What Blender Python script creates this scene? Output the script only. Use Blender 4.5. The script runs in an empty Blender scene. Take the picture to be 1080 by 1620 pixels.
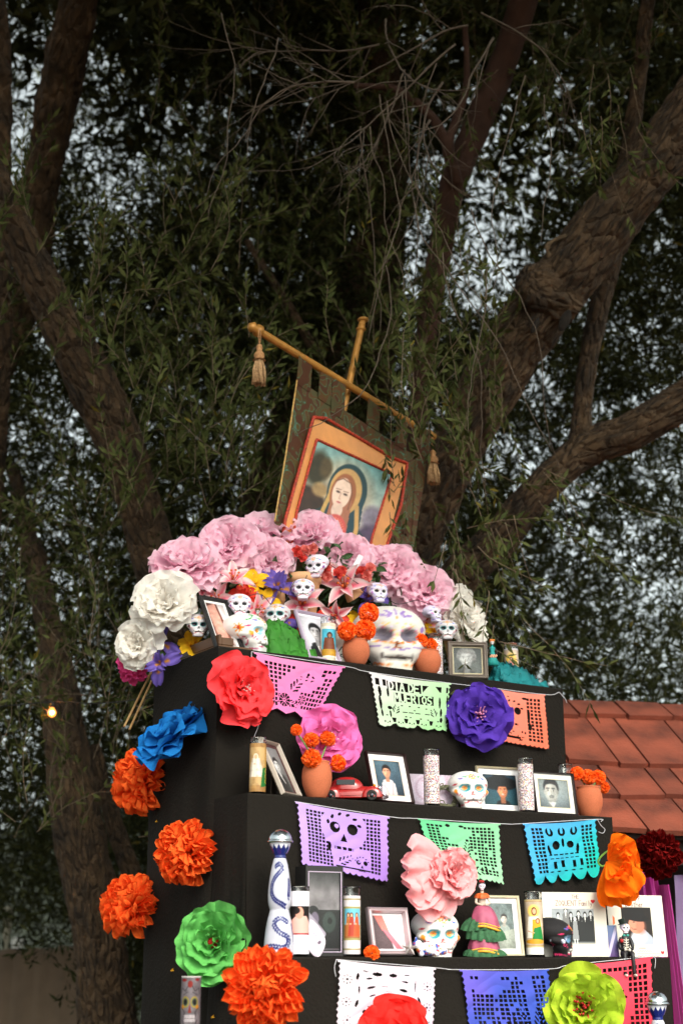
import bpy, math, random
import numpy as np
from mathutils import Vector, Matrix, Euler
random.seed(7); RS = np.random.RandomState(11)
sc = bpy.context.scene; COL = sc.collection
R = math.radians
H = 1.52                                   # camera height (m)
# ---------------------------------------------------------------- camera, sky, sun, exposure
F = 2250.; PITCH = math.atan(710/F); YAW = R(32)
cam = bpy.data.cameras.new('camera'); camo = bpy.data.objects.new('camera', cam); COL.objects.link(camo)
cam.sensor_fit = 'VERTICAL'; cam.sensor_height = 36; cam.lens = 50
cam.clip_start = .05; cam.clip_end = 3000
camo.location = (0, 0, H); camo.rotation_euler = (math.pi/2+PITCH, 0, -YAW)
cam.dof.use_dof = True; cam.dof.focus_distance = 5.15; cam.dof.aperture_fstop = 2.2
sc.camera = camo
world = bpy.data.worlds.new('World'); sc.world = world; world.use_nodes = True
wn = world.node_tree; bg = wn.nodes['Background']
sky = wn.nodes.new('ShaderNodeTexSky'); sky.sky_type = 'NISHITA'; sky.sun_disc = False
SUN_EL, SUN_AZ = R(40), R(192)            # azimuth clockwise from +Y: behind the camera, a little left
sky.sun_elevation = SUN_EL; sky.sun_rotation = SUN_AZ; sky.dust_density = 5.0; sky.air_density = 1.0; sky.ozone_density = 1.5
hs = wn.nodes.new('ShaderNodeHueSaturation'); hs.inputs['Saturation'].default_value = .2
wn.links.new(sky.outputs[0], hs.inputs['Color']); tn = wn.nodes.new('ShaderNodeMixRGB'); tn.blend_type = 'MULTIPLY'; tn.inputs[0].default_value = 1; tn.inputs[2].default_value = (.99, 1.06, .99, 1); wn.links.new(hs.outputs[0], tn.inputs[1]); wn.links.new(tn.outputs[0], bg.inputs[0]); bg.inputs[1].default_value = .15
sl = bpy.data.lights.new('sun', 'SUN'); sl.energy = 1.12; sl.angle = R(22); sl.color = (1, .86, .70)
so = bpy.data.objects.new('sun', sl); COL.objects.link(so)
sd = Vector((math.sin(SUN_AZ)*math.cos(SUN_EL), math.cos(SUN_AZ)*math.cos(SUN_EL), math.sin(SUN_EL)))
so.rotation_euler = sd.to_track_quat('Z', 'Y').to_euler(); so.location = sd*40
vs = sc.view_settings; vs.view_transform = 'Standard'; vs.look = 'None'; vs.gamma = 1; vs.use_curve_mapping = False
vs.exposure = 1.04
sc.cycles.max_bounces = 8; sc.cycles.transparent_max_bounces = 12
# ---------------------------------------------------------------- pixel -> place
fw = np.array([math.sin(YAW)*math.cos(PITCH), math.cos(YAW)*math.cos(PITCH), math.sin(PITCH)])
rt = np.array([math.cos(YAW), -math.sin(YAW), 0.]); up = np.cross(rt, fw)
CAM = np.array([0, 0, H])
def ray(x, y): return fw + rt*((x-540)/F) + up*((810-y)/F)
def onY(x, y, Y): r = ray(x, y); return CAM + r*(Y/r[1])
def onX(x, y, X): r = ray(x, y); return CAM + r*(X/r[0])
def onZ(x, y, Z): r = ray(x, y); return CAM + r*((Z-H)/r[2])
def onD(x, y, D): return CAM + ray(x, y)*D
def onP(x, y, P0, n): r = ray(x, y); return CAM + r*(np.dot(np.array(P0)-CAM, n)/np.dot(r, n))
def depth(P): return float(np.dot(np.array(P)-CAM, fw))
def mm(px, P): return px*depth(P)/F        # metres that span px pixels at P
SH = {1: (1.074+H, 4.463), 2: (.533+H, 4.222), 3: (.012+H, 4.004)}
XL, XR = 2.272, 3.866
def shelf(px, k, back=.08):
    z, Y = SH[k]; Y += back; lo, hi = 700., 1700.
    for _ in range(40):
        m = (lo+hi)/2
        if onY(px, m, Y)[2] > z: lo = m
        else: hi = m
    p = onY(px, lo, Y); return Vector((p[0], p[1], z+.002))
def face_cam(P, extra=0): return -math.atan2(P[0], P[1]) + R(extra)
# ---------------------------------------------------------------- objects
def tag(o, label=None, cat=None, group=None, kind=None):
    for k, v in (('label', label), ('category', cat), ('group', group), ('kind', kind)):
        if v: o[k] = v
    return o
def thing(name, label, cat, loc=(0, 0, 0), rot=(0, 0, 0), group=None):
    o = bpy.data.objects.new(name, None); COL.objects.link(o); o.location = loc
    o.empty_display_size = .05
    if isinstance(rot, Matrix): o.rotation_euler = rot.to_euler()
    else: o.rotation_euler = rot
    return tag(o, label, cat, group)
def mesh(name, V, Fc, smooth=True, col=None, uv=None):
    V = np.asarray(V, np.float32).reshape(-1, 3)
    me = bpy.data.meshes.new(name)
    if isinstance(Fc, np.ndarray):
        k = Fc.shape[1]; nf = len(Fc)
        me.vertices.add(len(V)); me.vertices.foreach_set('co', V.ravel())
        me.loops.add(nf*k); me.loops.foreach_set('vertex_index', Fc.ravel().astype(np.int32))
        me.polygons.add(nf); me.polygons.foreach_set('loop_start', np.arange(0, nf*k, k, dtype=np.int32))
        me.update(calc_edges=True)
    else:
        me.from_pydata(V.tolist(), [], Fc); me.update()
    if smooth: me.polygons.foreach_set('use_smooth', np.ones(len(me.polygons), bool))
    if col is not None:
        a = me.color_attributes.new('Col', 'FLOAT_COLOR', 'POINT')
        c = np.ones((len(V), 4), np.float32); c[:, :3] = np.asarray(col).reshape(-1, 3); a.data.foreach_set('color', c.ravel())
    return me
def obj(name, me, mat=None, parent=None, loc=None, rot=None, scale=None):
    o = bpy.data.objects.new(name, me); COL.objects.link(o)
    if mat and not me.materials: me.materials.append(mat)
    if parent: o.parent = parent
    if loc is not None: o.location = loc
    if rot is not None: o.rotation_euler = rot.to_euler() if isinstance(rot, Matrix) else rot
    if scale is not None: o.scale = (scale,)*3 if isinstance(scale, (int, float)) else scale
    return o
class MB:
    def __init__(s): s.v = []; s.f = []
    def add(s, V, Fc):
        n = len(s.v); s.v += [tuple(map(float, p)) for p in V]; s.f += [tuple(n+i for i in f) for f in Fc]; return s
    def box(s, a, b, M=None, bev=0):
        (x0, y0, z0), (x1, y1, z1) = a, b
        if bev:
            d = bev; pts = []; 
            for z, i in ((z0, d), (z0+d, 0), (z1-d, 0), (z1, d)):
                for (x, y) in ((x0+d+i, y0+i), (x1-d-i, y0+i), (x1-i, y0+d+i), (x1-i, y1-d-i), (x1-d-i, y1-i), (x0+d+i, y1-i), (x0+i, y1-d-i), (x0+i, y0+d+i)):
                    pts.append((x, y, z))
            fs = [tuple(reversed(range(8))), tuple(range(24, 32))]
            for r in range(3):
                for k in range(8): fs.append((r*8+k, r*8+(k+1) % 8, r*8+8+(k+1) % 8, r*8+8+k))
        else:
            pts = [(x0, y0, z0), (x1, y0, z0), (x1, y1, z0), (x0, y1, z0), (x0, y0, z1), (x1, y0, z1), (x1, y1, z1), (x0, y1, z1)]
            fs = [(3, 2, 1, 0), (4, 5, 6, 7), (0, 1, 5, 4), (1, 2, 6, 5), (2, 3, 7, 6), (3, 0, 4, 7)]
        if M is not None: pts = [M @ Vector(p) for p in pts]
        return s.add(pts, fs)
    def lathe(s, prof, n=24, M=None, sx=1, sy=1):
        pts = []; fs = []
        for r, z in prof:
            for k in range(n): a = 2*math.pi*k/n; pts.append((r*math.cos(a)*sx, r*math.sin(a)*sy, z))
        for i in range(len(prof)-1):
            for k in range(n): fs.append((i*n+k, i*n+(k+1) % n, i*n+n+(k+1) % n, i*n+n+k))
        if prof[0][0] > 1e-5: fs.append(tuple(reversed(range(n))))
        if prof[-1][0] > 1e-5: fs.append(tuple(range((len(prof)-1)*n, len(prof)*n)))
        if M is not None: pts = [M @ Vector(p) for p in pts]
        return s.add(pts, fs)
    def tube(s, P, r, n=8):
        P = [np.array(p, float) for p in P]; rr = r if hasattr(r, '__len__') else [r]*len(P)
        pts = []; fs = []; u = None
        for i, p in enumerate(P):
            t = P[min(i+1, len(P)-1)]-P[max(i-1, 0)]; t /= np.linalg.norm(t)+1e-9
            if u is None: u = np.cross(t, (0, 0, 1) if abs(t[2]) < .9 else (1, 0, 0))
            u = u-t*np.dot(u, t); u /= np.linalg.norm(u)+1e-9; w = np.cross(t, u)
            for k in range(n): a = 2*math.pi*k/n; pts.append(p+(u*math.cos(a)+w*math.sin(a))*rr[i])
        for i in range(len(P)-1):
            for k in range(n): fs.append((i*n+k, i*n+(k+1) % n, i*n+n+(k+1) % n, i*n+n+k))
        fs += [tuple(reversed(range(n))), tuple(range((len(P)-1)*n, len(P)*n))]
        return s.add(pts, fs)
    def ball(s, c, r, n=10, m=7, sq=(1, 1, 1)):
        prof = [(r*math.sin(math.pi*i/m), -r*math.cos(math.pi*i/m)) for i in range(m+1)]
        prof[0] = (1e-6, -r); prof[-1] = (1e-6, r)
        return s.lathe(prof, n, Matrix.Translation(c) @ Matrix.Diagonal((*sq, 1)))
    def mesh(s, name='m', smooth=False): return mesh(name, s.v, s.f, smooth) if s.v else mesh(name, np.zeros((0, 3)), [])
    def build(s, name, mat, parent=None, smooth=False, **k):
        me = s.mesh(name, smooth)
        if smooth == 'auto':
            me.set_sharp_from_angle(angle=R(40))
        return obj(name, me, mat, parent, **k)
def spline(P, n=8):
    P = [np.array(p, float) for p in P]; Q = [2*P[0]-P[1]]+P+[2*P[-1]-P[-2]]; out = []
    for i in range(1, len(Q)-2):
        for t in np.linspace(0, 1, n, endpoint=False):
            a, b, c, d = Q[i-1:i+3]
            out.append(.5*((2*b)+(-a+c)*t+(2*a-5*b+4*c-d)*t*t+(-a+3*b-3*c+d)*t**3))
    out.append(P[-1]); return out
def gridF(nx, ny):
    i, j = np.meshgrid(np.arange(nx-1), np.arange(ny-1)); a = (j*nx+i).ravel()
    return np.stack([a, a+1, a+1+nx, a+nx], 1)
_g = RS.rand(64, 64, 64)
def vnoise(P):
    P = np.asarray(P, float); i = np.floor(P).astype(int); f = P-i; f = f*f*(3-2*f); o = 0
    for dx in (0, 1):
        for dy in (0, 1):
            for dz in (0, 1):
                w = (f[..., 0] if dx else 1-f[..., 0])*(f[..., 1] if dy else 1-f[..., 1])*(f[..., 2] if dz else 1-f[..., 2])
                o = o+w*_g[(i[..., 0]+dx) % 64, (i[..., 1]+dy) % 64, (i[..., 2]+dz) % 64]
    return o*2-1
def fbm(P, o=4, s=1.):
    P = np.asarray(P, float)*s; t = 0; a = 1
    for k in range(o): t = t+a*vnoise(P+k*17.3); P = P*2.03; a *= .5
    return t/2
# ---------------------------------------------------------------- materials
def lin(c):
    c = np.asarray(c, float); return np.where(c <= .04045, c/12.92, ((c+.055)/1.055)**2.4)
def hexc(h): return tuple(int(h[i:i+2], 16)/255 for i in (0, 2, 4))
MATS = {}
def mat(name, c=None, rough=.7, vcol=False, bump=0, bscale=40, var=0, vscale=12, metal=0, transl=0, coat=0, sheen=0, trans=0, emit=0, rnd=0, spec=.5, bdist=.002):
    if name in MATS: return MATS[name]
    m = bpy.data.materials.new(name); m.use_nodes = True; nt = m.node_tree; N = nt.nodes; L = nt.links
    b = N['Principled BSDF']; b.inputs['Roughness'].default_value = rough; b.inputs['Metallic'].default_value = metal
    b.inputs['Specular IOR Level'].default_value = spec
    if coat: b.inputs['Coat Weight'].default_value = coat; b.inputs['Coat Roughness'].default_value = .08
    if sheen: b.inputs['Sheen Weight'].default_value = sheen
    if trans: b.inputs['Transmission Weight'].default_value = trans; b.inputs['IOR'].default_value = 1.45
    if vcol:
        a = N.new('ShaderNodeVertexColor'); a.layer_name = 'Col'; src = a.outputs[0]
    else:
        a = N.new('ShaderNodeRGB'); a.outputs[0].default_value = (*lin(hexc(c)), 1); src = a.outputs[0]
    if var or rnd:
        h = N.new('ShaderNodeHueSaturation'); L.new(src, h.inputs['Color']); src = h.outputs[0]
        ad = None
        if var:
            t = N.new('ShaderNodeTexNoise'); t.inputs['Scale'].default_value = vscale; t.inputs['Detail'].default_value = 6
            tc = N.new('ShaderNodeTexCoord'); L.new(tc.outputs['Object'], t.inputs['Vector'])
            mr = N.new('ShaderNodeMapRange'); mr.inputs[1].default_value = .3; mr.inputs[2].default_value = .7
            mr.inputs[3].default_value = 1-var; mr.inputs[4].default_value = 1+var; L.new(t.outputs[0], mr.inputs[0]); ad = mr.outputs[0]
        if rnd:
            oi = N.new('ShaderNodeObjectInfo'); m2 = N.new('ShaderNodeMapRange'); L.new(oi.outputs['Random'], m2.inputs[0])
            m2.inputs[3].default_value = 1-rnd; m2.inputs[4].default_value = 1+rnd
            if ad:
                mu = N.new('ShaderNodeMath'); mu.operation = 'MULTIPLY'; L.new(ad, mu.inputs[0]); L.new(m2.outputs[0], mu.inputs[1]); ad = mu.outputs[0]
            else: ad = m2.outputs[0]
        L.new(ad, h.inputs['Value'])
    L.new(src, b.inputs['Base Color'])
    if bump:
        t = N.new('ShaderNodeTexNoise'); t.inputs['Scale'].default_value = bscale; t.inputs['Detail'].default_value = 5
        tc = N.new('ShaderNodeTexCoord'); L.new(tc.outputs['Object'], t.inputs['Vector'])
        bp = N.new('ShaderNodeBump'); bp.inputs['Strength'].default_value = bump; bp.inputs['Distance'].default_value = bdist
        L.new(t.outputs[0], bp.inputs['Height']); L.new(bp.outputs[0], b.inputs['Normal'])
    if emit:
        L.new(src, b.inputs['Emission Color']); b.inputs['Emission Strength'].default_value = emit
    if transl:
        tr = N.new('ShaderNodeBsdfTranslucent'); L.new(src, tr.inputs[0]); mx = N.new('ShaderNodeMixShader'); mx.inputs[0].default_value = transl
        L.new(b.outputs[0], mx.inputs[1]); L.new(tr.outputs[0], mx.inputs[2]); L.new(mx.outputs[0], N['Material Output'].inputs[0])
    MATS[name] = m; return m
PRINT = mat('printed_paper', rough=.45, vcol=True, coat=.04, spec=.3)
PAINTED = mat('painted_ceramic', rough=.35, vcol=True, bump=.15, bscale=60)
MATTE = mat('matte_painted', rough=.8, vcol=True, bump=.3, bscale=120)
# ---------------------------------------------------------------- flat-print painter (sRGB canvas -> vertex colours of a grid)
class Cv:
    def __init__(s, w, h, res, bg=(1, 1, 1)):
        s.w, s.h = w, h; s.nx = int(res); s.ny = max(2, int(res*h/w)); s.a = np.zeros((s.ny, s.nx, 3)); s.a[:] = bg
        s.X, s.Y = np.meshgrid((np.arange(s.nx)+.5)/s.nx*w, (np.arange(s.ny)+.5)/s.ny*h)
        s.px = w/s.nx
    def put(s, m, col):
        m = np.clip(m, 0, 1)[..., None]; s.a = s.a*(1-m)+np.asarray(col)*m; return s
    def ell(s, cx, cy, rx, ry, col, soft=0, rot=0, al=1):
        dx, dy = s.X-cx, s.Y-cy; c, q = math.cos(R(rot)), math.sin(R(rot)); u = (dx*c+dy*q)/rx; v = (-dx*q+dy*c)/ry
        d = np.sqrt(u*u+v*v); e = max(soft, s.px/min(rx, ry)); return s.put((1-(d-1)/e)*.5*2*al if False else np.clip((1+e/2-d)/e, 0, 1)*al, col)
    def ring(s, cx, cy, r, w, col): d = np.abs(np.hypot(s.X-cx, s.Y-cy)-r); return s.put(np.clip((w/2-d)/s.px+.5, 0, 1), col)
    def poly(s, P, col, al=1):
        ins = np.zeros(s.X.shape, bool); n = len(P)
        for i in range(n):
            (x1, y1), (x2, y2) = P[i], P[(i+1) % n]
            if y1 == y2: continue
            c = ((y1 > s.Y) != (y2 > s.Y)) & (s.X < (x2-x1)*(s.Y-y1)/(y2-y1)+x1); ins ^= c
        return s.put(ins*al, col)
    def rect(s, x0, y0, x1, y1, col, al=1): return s.put(((s.X >= x0) & (s.X < x1) & (s.Y >= y0) & (s.Y < y1))*al, col)
    def line(s, P, w, col, al=1):
        D = np.full(s.X.shape, 9e9)
        for (x1, y1), (x2, y2) in zip(P[:-1], P[1:]):
            l = (x2-x1)**2+(y2-y1)**2+1e-12; t = np.clip(((s.X-x1)*(x2-x1)+(s.Y-y1)*(y2-y1))/l, 0, 1)
            D = np.minimum(D, np.hypot(s.X-x1-t*(x2-x1), s.Y-y1-t*(y2-y1)))
        return s.put(np.clip((w/2-D)/s.px+.5, 0, 1)*al, col)
    def grad(s, c0, c1, y0=0, y1=None, al=1):
        y1 = s.h if y1 is None else y1; t = np.clip((s.Y-y0)/(y1-y0), 0, 1)[..., None]; g = np.asarray(c0)*(1-t)+np.asarray(c1)*t
        s.a = s.a*(1-al)+g*al; return s
    def noise(s, amt, sc_=10, col=None):
        n = fbm(np.stack([s.X/s.w*sc_, s.Y/s.w*sc_, s.X*0+3.1], -1), 4)
        if col is None: s.a = np.clip(s.a*(1+amt*n[..., None]), 0, 1)
        else: s.put(np.clip(n*amt, 0, 1), col)
        return s
    def text(s, t, x, y, h, col, w=.13, sp=.86, wf=.6):
        for ch in t:
            for st in FONT.get(ch, []): s.line([(x+p[0]*h*wf, y+p[1]*h) for p in st], h*w, col)
            x += h*wf*(sp+.35) if ch != ' ' else h*.4
        return x
    def heart(s, x, y, r, col):
        t = np.linspace(0, 2*math.pi, 26, endpoint=False)
        return s.poly([(x+r*np.sin(a)**3, y-r*(13*np.cos(a)-5*np.cos(2*a)-2*np.cos(3*a)-np.cos(4*a))/16) for a in t], col)
def _f(d): return {k: [[(float(a), float(b)) for a, b in st] for st in v] for k, v in d.items()}
FONT = _f({'A': [[(0, 1), (.5, 0), (1, 1)], [(.2, .65), (.8, .65)]], 'B': [[(0, 0), (0, 1), (.8, .9), (.9, .7), (.7, .5), (0, .5)], [(0, 0), (.7, .05), (.8, .3), (.7, .5)]],
 'D': [[(0, 0), (0, 1), (.7, .9), (1, .5), (.7, .1), (0, 0)]], 'E': [[(1, 0), (0, 0), (0, 1), (1, 1)], [(0, .5), (.8, .5)]], 'F': [[(1, 0), (0, 0), (0, 1)], [(0, .5), (.8, .5)]],
 'H': [[(0, 0), (0, 1)], [(1, 0), (1, 1)], [(0, .5), (1, .5)]], 'I': [[(.5, 0), (.5, 1)]], 'L': [[(0, 0), (0, 1), (1, 1)]], 'M': [[(0, 1), (0, 0), (.5, .6), (1, 0), (1, 1)]],
 'N': [[(0, 1), (0, 0), (1, 1), (1, 0)]], 'O': [[(.5, 0), (.05, .3), (.05, .7), (.5, 1), (.95, .7), (.95, .3), (.5, 0)]], 'P': [[(0, 1), (0, 0), (.8, .05), (.9, .3), (.7, .5), (0, .5)]],
 'Q': [[(.5, 0), (.05, .3), (.05, .7), (.5, 1), (.95, .7), (.95, .3), (.5, 0)], [(.6, .7), (1, 1)]], 'R': [[(0, 1), (0, 0), (.8, .05), (.9, .3), (.7, .5), (0, .5)], [(.4, .5), (1, 1)]],
 'S': [[(1, .1), (.5, 0), (.05, .2), (.2, .45), (.8, .55), (.95, .8), (.5, 1), (0, .9)]], 'T': [[(0, 0), (1, 0)], [(.5, 0), (.5, 1)]], 'U': [[(0, 0), (0, .75), (.3, 1), (.7, 1), (1, .75), (1, 0)]],
 'Y': [[(0, 0), (.5, .5), (1, 0)], [(.5, .5), (.5, 1)]], 'Z': [[(0, 0), (1, 0), (0, 1), (1, 1)]], '.': [[(.4, .95), (.5, 1)]],
 'a': [[(.9, .4), (.2, .45), (.1, .85), (.5, 1), (.9, .8), (.9, .4), (.95, 1)]], 'm': [[(0, 1), (0, .4), (.4, .45), (.5, 1)], [(.5, .5), (.9, .42), (1, 1)]], 'i': [[(.5, .4), (.5, 1)], [(.5, .15), (.5, .2)]],
 'l': [[(.5, 0), (.5, 1)]], 'y': [[(0, .4), (.5, .95)], [(1, .4), (.2, 1.35)]], 'o': [[(.5, .4), (.1, .7), (.5, 1), (.9, .7), (.5, .4)]], 'u': [[(0, .4), (.1, .9), (.6, 1), (.9, .8), (.9, .4), (.95, 1)]],
 'n': [[(0, 1), (0, .4), (.6, .4), (.9, .6), (.9, 1)]], 't': [[(.5, .1), (.5, 1), (.8, .95)], [(.2, .4), (.8, .4)]], 'p': [[(0, .4), (0, 1.35)], [(0, .45), (.8, .45), (.8, .9), (0, .95)]],
 'h': [[(0, 0), (0, 1)], [(0, .6), (.6, .4), (.9, .6), (.9, 1)]], 'e': [[(.1, .7), (.9, .65), (.6, .4), (.1, .6), (.2, .95), (.9, .95)]], 'r': [[(.1, .4), (.1, 1)], [(.1, .6), (.7, .4)]]})
def soften(c, n=1, grain=.03):
    a = c.a
    for _ in range(n):
        p = np.pad(a, ((1, 1), (1, 1), (0, 0)), 'edge'); a = (p[:-2, 1:-1]+p[2:, 1:-1]+p[1:-1, :-2]+p[1:-1, 2:]+2*p[1:-1, 1:-1])/6
    c.a = np.clip(a+np.random.RandomState(5).normal(size=a.shape[:2])[..., None]*grain, 0, 1); return c
def print_sheet(name, cv, w, h, parent, loc=(0, 0, 0), rot=None, bend=None, m=None):
    """sheet in local XZ facing -Y, bottom edge centred on the origin, carrying the print as vertex colours"""
    nx, ny = cv.nx, cv.ny
    x, z = np.meshgrid(np.linspace(-w/2, w/2, nx), np.linspace(h, 0, ny)); y = np.zeros_like(x)
    if bend: x, y, z = bend(x, y, z)
    V = np.stack([x, y, z], -1).reshape(-1, 3)
    me = mesh(name, V, gridF(nx, ny)[:, ::-1].copy(), True, lin(cv.a.reshape(-1, 3)))
    return obj(name, me, m or PRINT, parent, loc, rot)
# ---------------------------------------------------------------- ground, far ground, wall
def ground():
    a = np.linspace(-1, 1, 90); a = np.sign(a)*np.abs(a)**2.2*900
    x, y = np.meshgrid(a, a); z = fbm(np.stack([x, y, x*0], -1), 3, .25)*.04-.02
    me = mesh('ground', np.stack([x, y, z], -1), gridF(90, 90), True)
    tag(obj('ground', me, mat('bare_earth', '4a3b2a', .95, var=.3, vscale=3, bump=.6, bscale=30, bdist=.02)), 'bare brown earth under the trees', kind='structure')
    # dark rise added to block the bright horizon sky between the leaves
    nx, ny = 220, 30; az = np.linspace(-1.2, 2.4, nx); v = np.linspace(0, 1, ny); A, Vv = np.meshgrid(az, v)
    Rr = 34+Vv*26; n = fbm(np.stack([A*9, Vv*3, A*0], -1), 4)
    Z = np.sin(Vv*math.pi/2)*(6.6+2.2*n)+fbm(np.stack([A*70, Vv*20, A*0], -1), 3)*.7*(Vv > .02)-.1
    me = mesh('backdrop_hill', np.stack([Rr*np.sin(A), Rr*np.cos(A), Z], -1), gridF(nx, ny), True)
    tag(obj('backdrop_hill', me, mat('backdrop_scrub', '20261a', 1, var=.5, vscale=1.2, bump=1, bscale=6, bdist=.3)), 'dark rise added behind the trees to block the bright sky gaps', kind='structure')
ground()
def far_wall():
    M1 = mat('adobe_plaster', '6a5745', .9, var=.15, vscale=5, bump=.5, bscale=25)
    A = onD(-160, 1512, 10.6); B = onD(128, 1497, 9.6); top = (A[2]+B[2])/2
    o = thing('garden_wall', 'low tan plastered garden wall at the lower left behind the tree', 'wall', (A[0], A[1], 0), (0, 0, math.atan2(B[1]-A[1], B[0]-A[0])))
    L = math.hypot(B[0]-A[0], B[1]-A[1]); m = MB()
    n = 26; z0 = A[2]; z1 = B[2]
    V = []; 
    for i in range(n+1):
        t = i/n; z = z0+(z1-z0)*t+.012*math.sin(i*1.7); x = t*L
        V += [(x, 0, 0), (x, .006*math.sin(i*2.3), z-.03), (x, .03, z), (x, .27, z), (x, .3, z-.03), (x, .3, 0)]
    Fs = [(i*6+k, i*6+6+k, i*6+7+k, i*6+k+1) for i in range(n) for k in range(5)]+[(0, 1, 2, 3, 4, 5), tuple(n*6+k for k in (5, 4, 3, 2, 1, 0))]
    obj('wall', mesh('wall', V, Fs, False), M1, o)
    P = onD(28, 1492, 13.5)
    l = thing('patio_sign', 'small white rectangle lit up behind the garden wall', 'sign', (P[0], P[1], 0), (0, 0, -.5))
    MB().box((-.055, 0, P[2]-.05), (.055, .03, P[2]+.05), bev=.004).build('board', mat('white_board', 'e8e6e0', .6), l)
    MB().box((-.02, .03, 0), (.02, .06, P[2]), bev=.004).build('post', mat('dark_post', '2a2620', .8), l)
    P = onD(13, 1450, 13.0)
    l = thing('patio_post', 'pale post standing beside the white rectangle behind the wall', 'post', (P[0], P[1], 0))
    MB().lathe([(.05, 0), (.042, .3), (.034, P[2]-.2), (.045, P[2]+.02), (.06, P[2]+.06), (.0001, P[2]+.1)], 12).build('post', mat('pale_post', '8c8573', .8), l, True)
far_wall()
# ---------------------------------------------------------------- trees
BARK = mat('olive_bark', '4d3a27', .95, var=.6, vscale=9, bump=1, bscale=55, bdist=.012)
def _bark(m, streak):
    nt = m.node_tree; N, L = nt.nodes, nt.links
    b = N['Principled BSDF']; v = N.new('ShaderNodeTexVoronoi'); v.feature = 'DISTANCE_TO_EDGE'; v.inputs['Scale'].default_value = streak
    n = N.new('ShaderNodeTexNoise'); n.inputs['Scale'].default_value = 7; n.inputs['Detail'].default_value = 5
    a = N.new('ShaderNodeAttribute'); a.attribute_name = 'bark'; mx = N.new('ShaderNodeMixRGB'); mx.inputs[0].default_value = .07
    L.new(a.outputs['Vector'], n.inputs['Vector']); L.new(a.outputs['Vector'], mx.inputs[1]); L.new(n.outputs['Color'], mx.inputs[2]); L.new(mx.outputs[0], v.inputs['Vector'])
    bp = N.new('ShaderNodeBump'); bp.inputs['Strength'].default_value = .9; bp.inputs['Distance'].default_value = .03
    mr = N.new('ShaderNodeMapRange'); mr.inputs[2].default_value = .25; L.new(v.outputs['Distance'], mr.inputs[0]); L.new(mr.outputs[0], bp.inputs['Height'])
    old = [l for l in L if l.to_node == b and l.to_socket.name == 'Normal'][0].from_node; L.new(bp.outputs[0], old.inputs['Normal'])
_bark(BARK, 30)
def limb(name, parent, pts, n=44, lump=1.0, m=BARK, step=.022):
    P = [onD(x, y, D) for x, y, r, D in pts]; rad = [r*.75*D/F for x, y, r, D in pts]
    return limb3(name, parent, P, rad, n, lump, m, step)
def limb3(name, parent, P, rad, n=44, lump=1., m=BARK, step=.022):
    C = np.array(spline([np.append(p, r) for p, r in zip(P, rad)], 24)); seg = np.r_[0, np.cumsum(np.linalg.norm(np.diff(C[:, :3], axis=0), axis=1))]
    k = max(8, int(seg[-1]/step)); s = np.linspace(0, seg[-1], k); C = np.stack([np.interp(s, seg, C[:, i]) for i in range(4)], 1)
    T = np.gradient(C[:, :3], axis=0); T /= np.linalg.norm(T, axis=1)[:, None]
    U = np.zeros_like(T); u = np.cross(T[0], (0, 1, 0)); 
    for i in range(k): u = u-T[i]*np.dot(u, T[i]); u /= np.linalg.norm(u); U[i] = u
    W = np.cross(T, U); th = np.linspace(0, 2*math.pi, n, endpoint=False)
    ct, st = np.cos(th)[None, :, None], np.sin(th)[None, :, None]; D = U[:, None]*ct+W[:, None]*st
    r = C[:, 3][:, None]; sd_ = RS.rand()*50
    Q = np.stack([np.cos(th)[None]*r+s[:, None]*0, np.sin(th)[None]*r+s[:, None]*0, s[:, None]+0*r*th[None]], -1)
    Bp = Q/np.array([1, 1, 3.2])
    big = fbm(Q*np.array([1, 1, .5])+sd_, 3, 4)*.30*r*lump
    rid = 1-np.abs(vnoise(Q*np.array([38, 38, 9])+sd_)); rid2 = vnoise(Q*np.array([85, 85, 26])+sd_)
    rr = r+big+rid*.015*lump+rid2*.006*lump+np.clip(vnoise(Q*np.array([24, 24, 6])+sd_+9), 0, 1)*.016*lump
    V = C[:, None, :3]+D*rr[..., None]; V = V.reshape(-1, 3)
    i, j = np.meshgrid(np.arange(n), np.arange(k-1)); Fc = np.stack([(j*n+i).ravel(), (j*n+(i+1) % n).ravel(), ((j+1)*n+(i+1) % n).ravel(), ((j+1)*n+i).ravel()], 1)
    V = np.vstack([V, C[0, :3]-T[0]*C[0, 3]*.25, C[-1, :3]+T[-1]*C[-1, 3]*.35]); nV = len(V); Bp = np.vstack([Bp.reshape(-1, 3), Bp[0].mean(0)[None], Bp[-1].mean(0)[None]]); ii = np.arange(n); c0 = np.stack([ii*0+nV-2, (ii+1) % n, ii, ii*0+nV-2], 1); b = (k-1)*n; Fc = np.vstack([Fc]); caps = [(nV-2, (a+1) % n, a) for a in range(n)]+[(nV-1, b+a, b+(a+1) % n) for a in range(n)]
    me = mesh(name, V, [tuple(f) for f in Fc.tolist()]+caps, True); at = me.attributes.new('bark', 'FLOAT_VECTOR', 'POINT'); at.data.foreach_set('vector', (Bp+sd_).astype(np.float32).ravel())
    return obj(name, me, m, parent)
def base_of(x, y, D): p = onD(x, y, D); return (p[0], p[1], 0)
def leaves_mesh(name, P, Dr, L, W, col, m, parent):
    n = len(P); Dr = Dr/np.linalg.norm(Dr, axis=1)[:, None]; S = np.cross(Dr, RS.normal(size=(n, 3))); S /= np.linalg.norm(S, axis=1)[:, None]
    Nn = np.cross(Dr, S); L = L[:, None]; W = W[:, None]
    V = np.stack([P, P+Dr*L*.45+S*W+Nn*W*.35, P+Dr*L+Nn*W*.3, P+Dr*L*.45-S*W+Nn*W*.35], 1)
    # keep the lens free
    Fc = np.arange(n*4).reshape(n, 4)
    me = mesh(name, V.reshape(-1, 3), Fc, False, np.repeat(col, 4, 0)); o = obj(name, me, m, parent); o['kind'] = 'stuff'; return o
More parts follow.
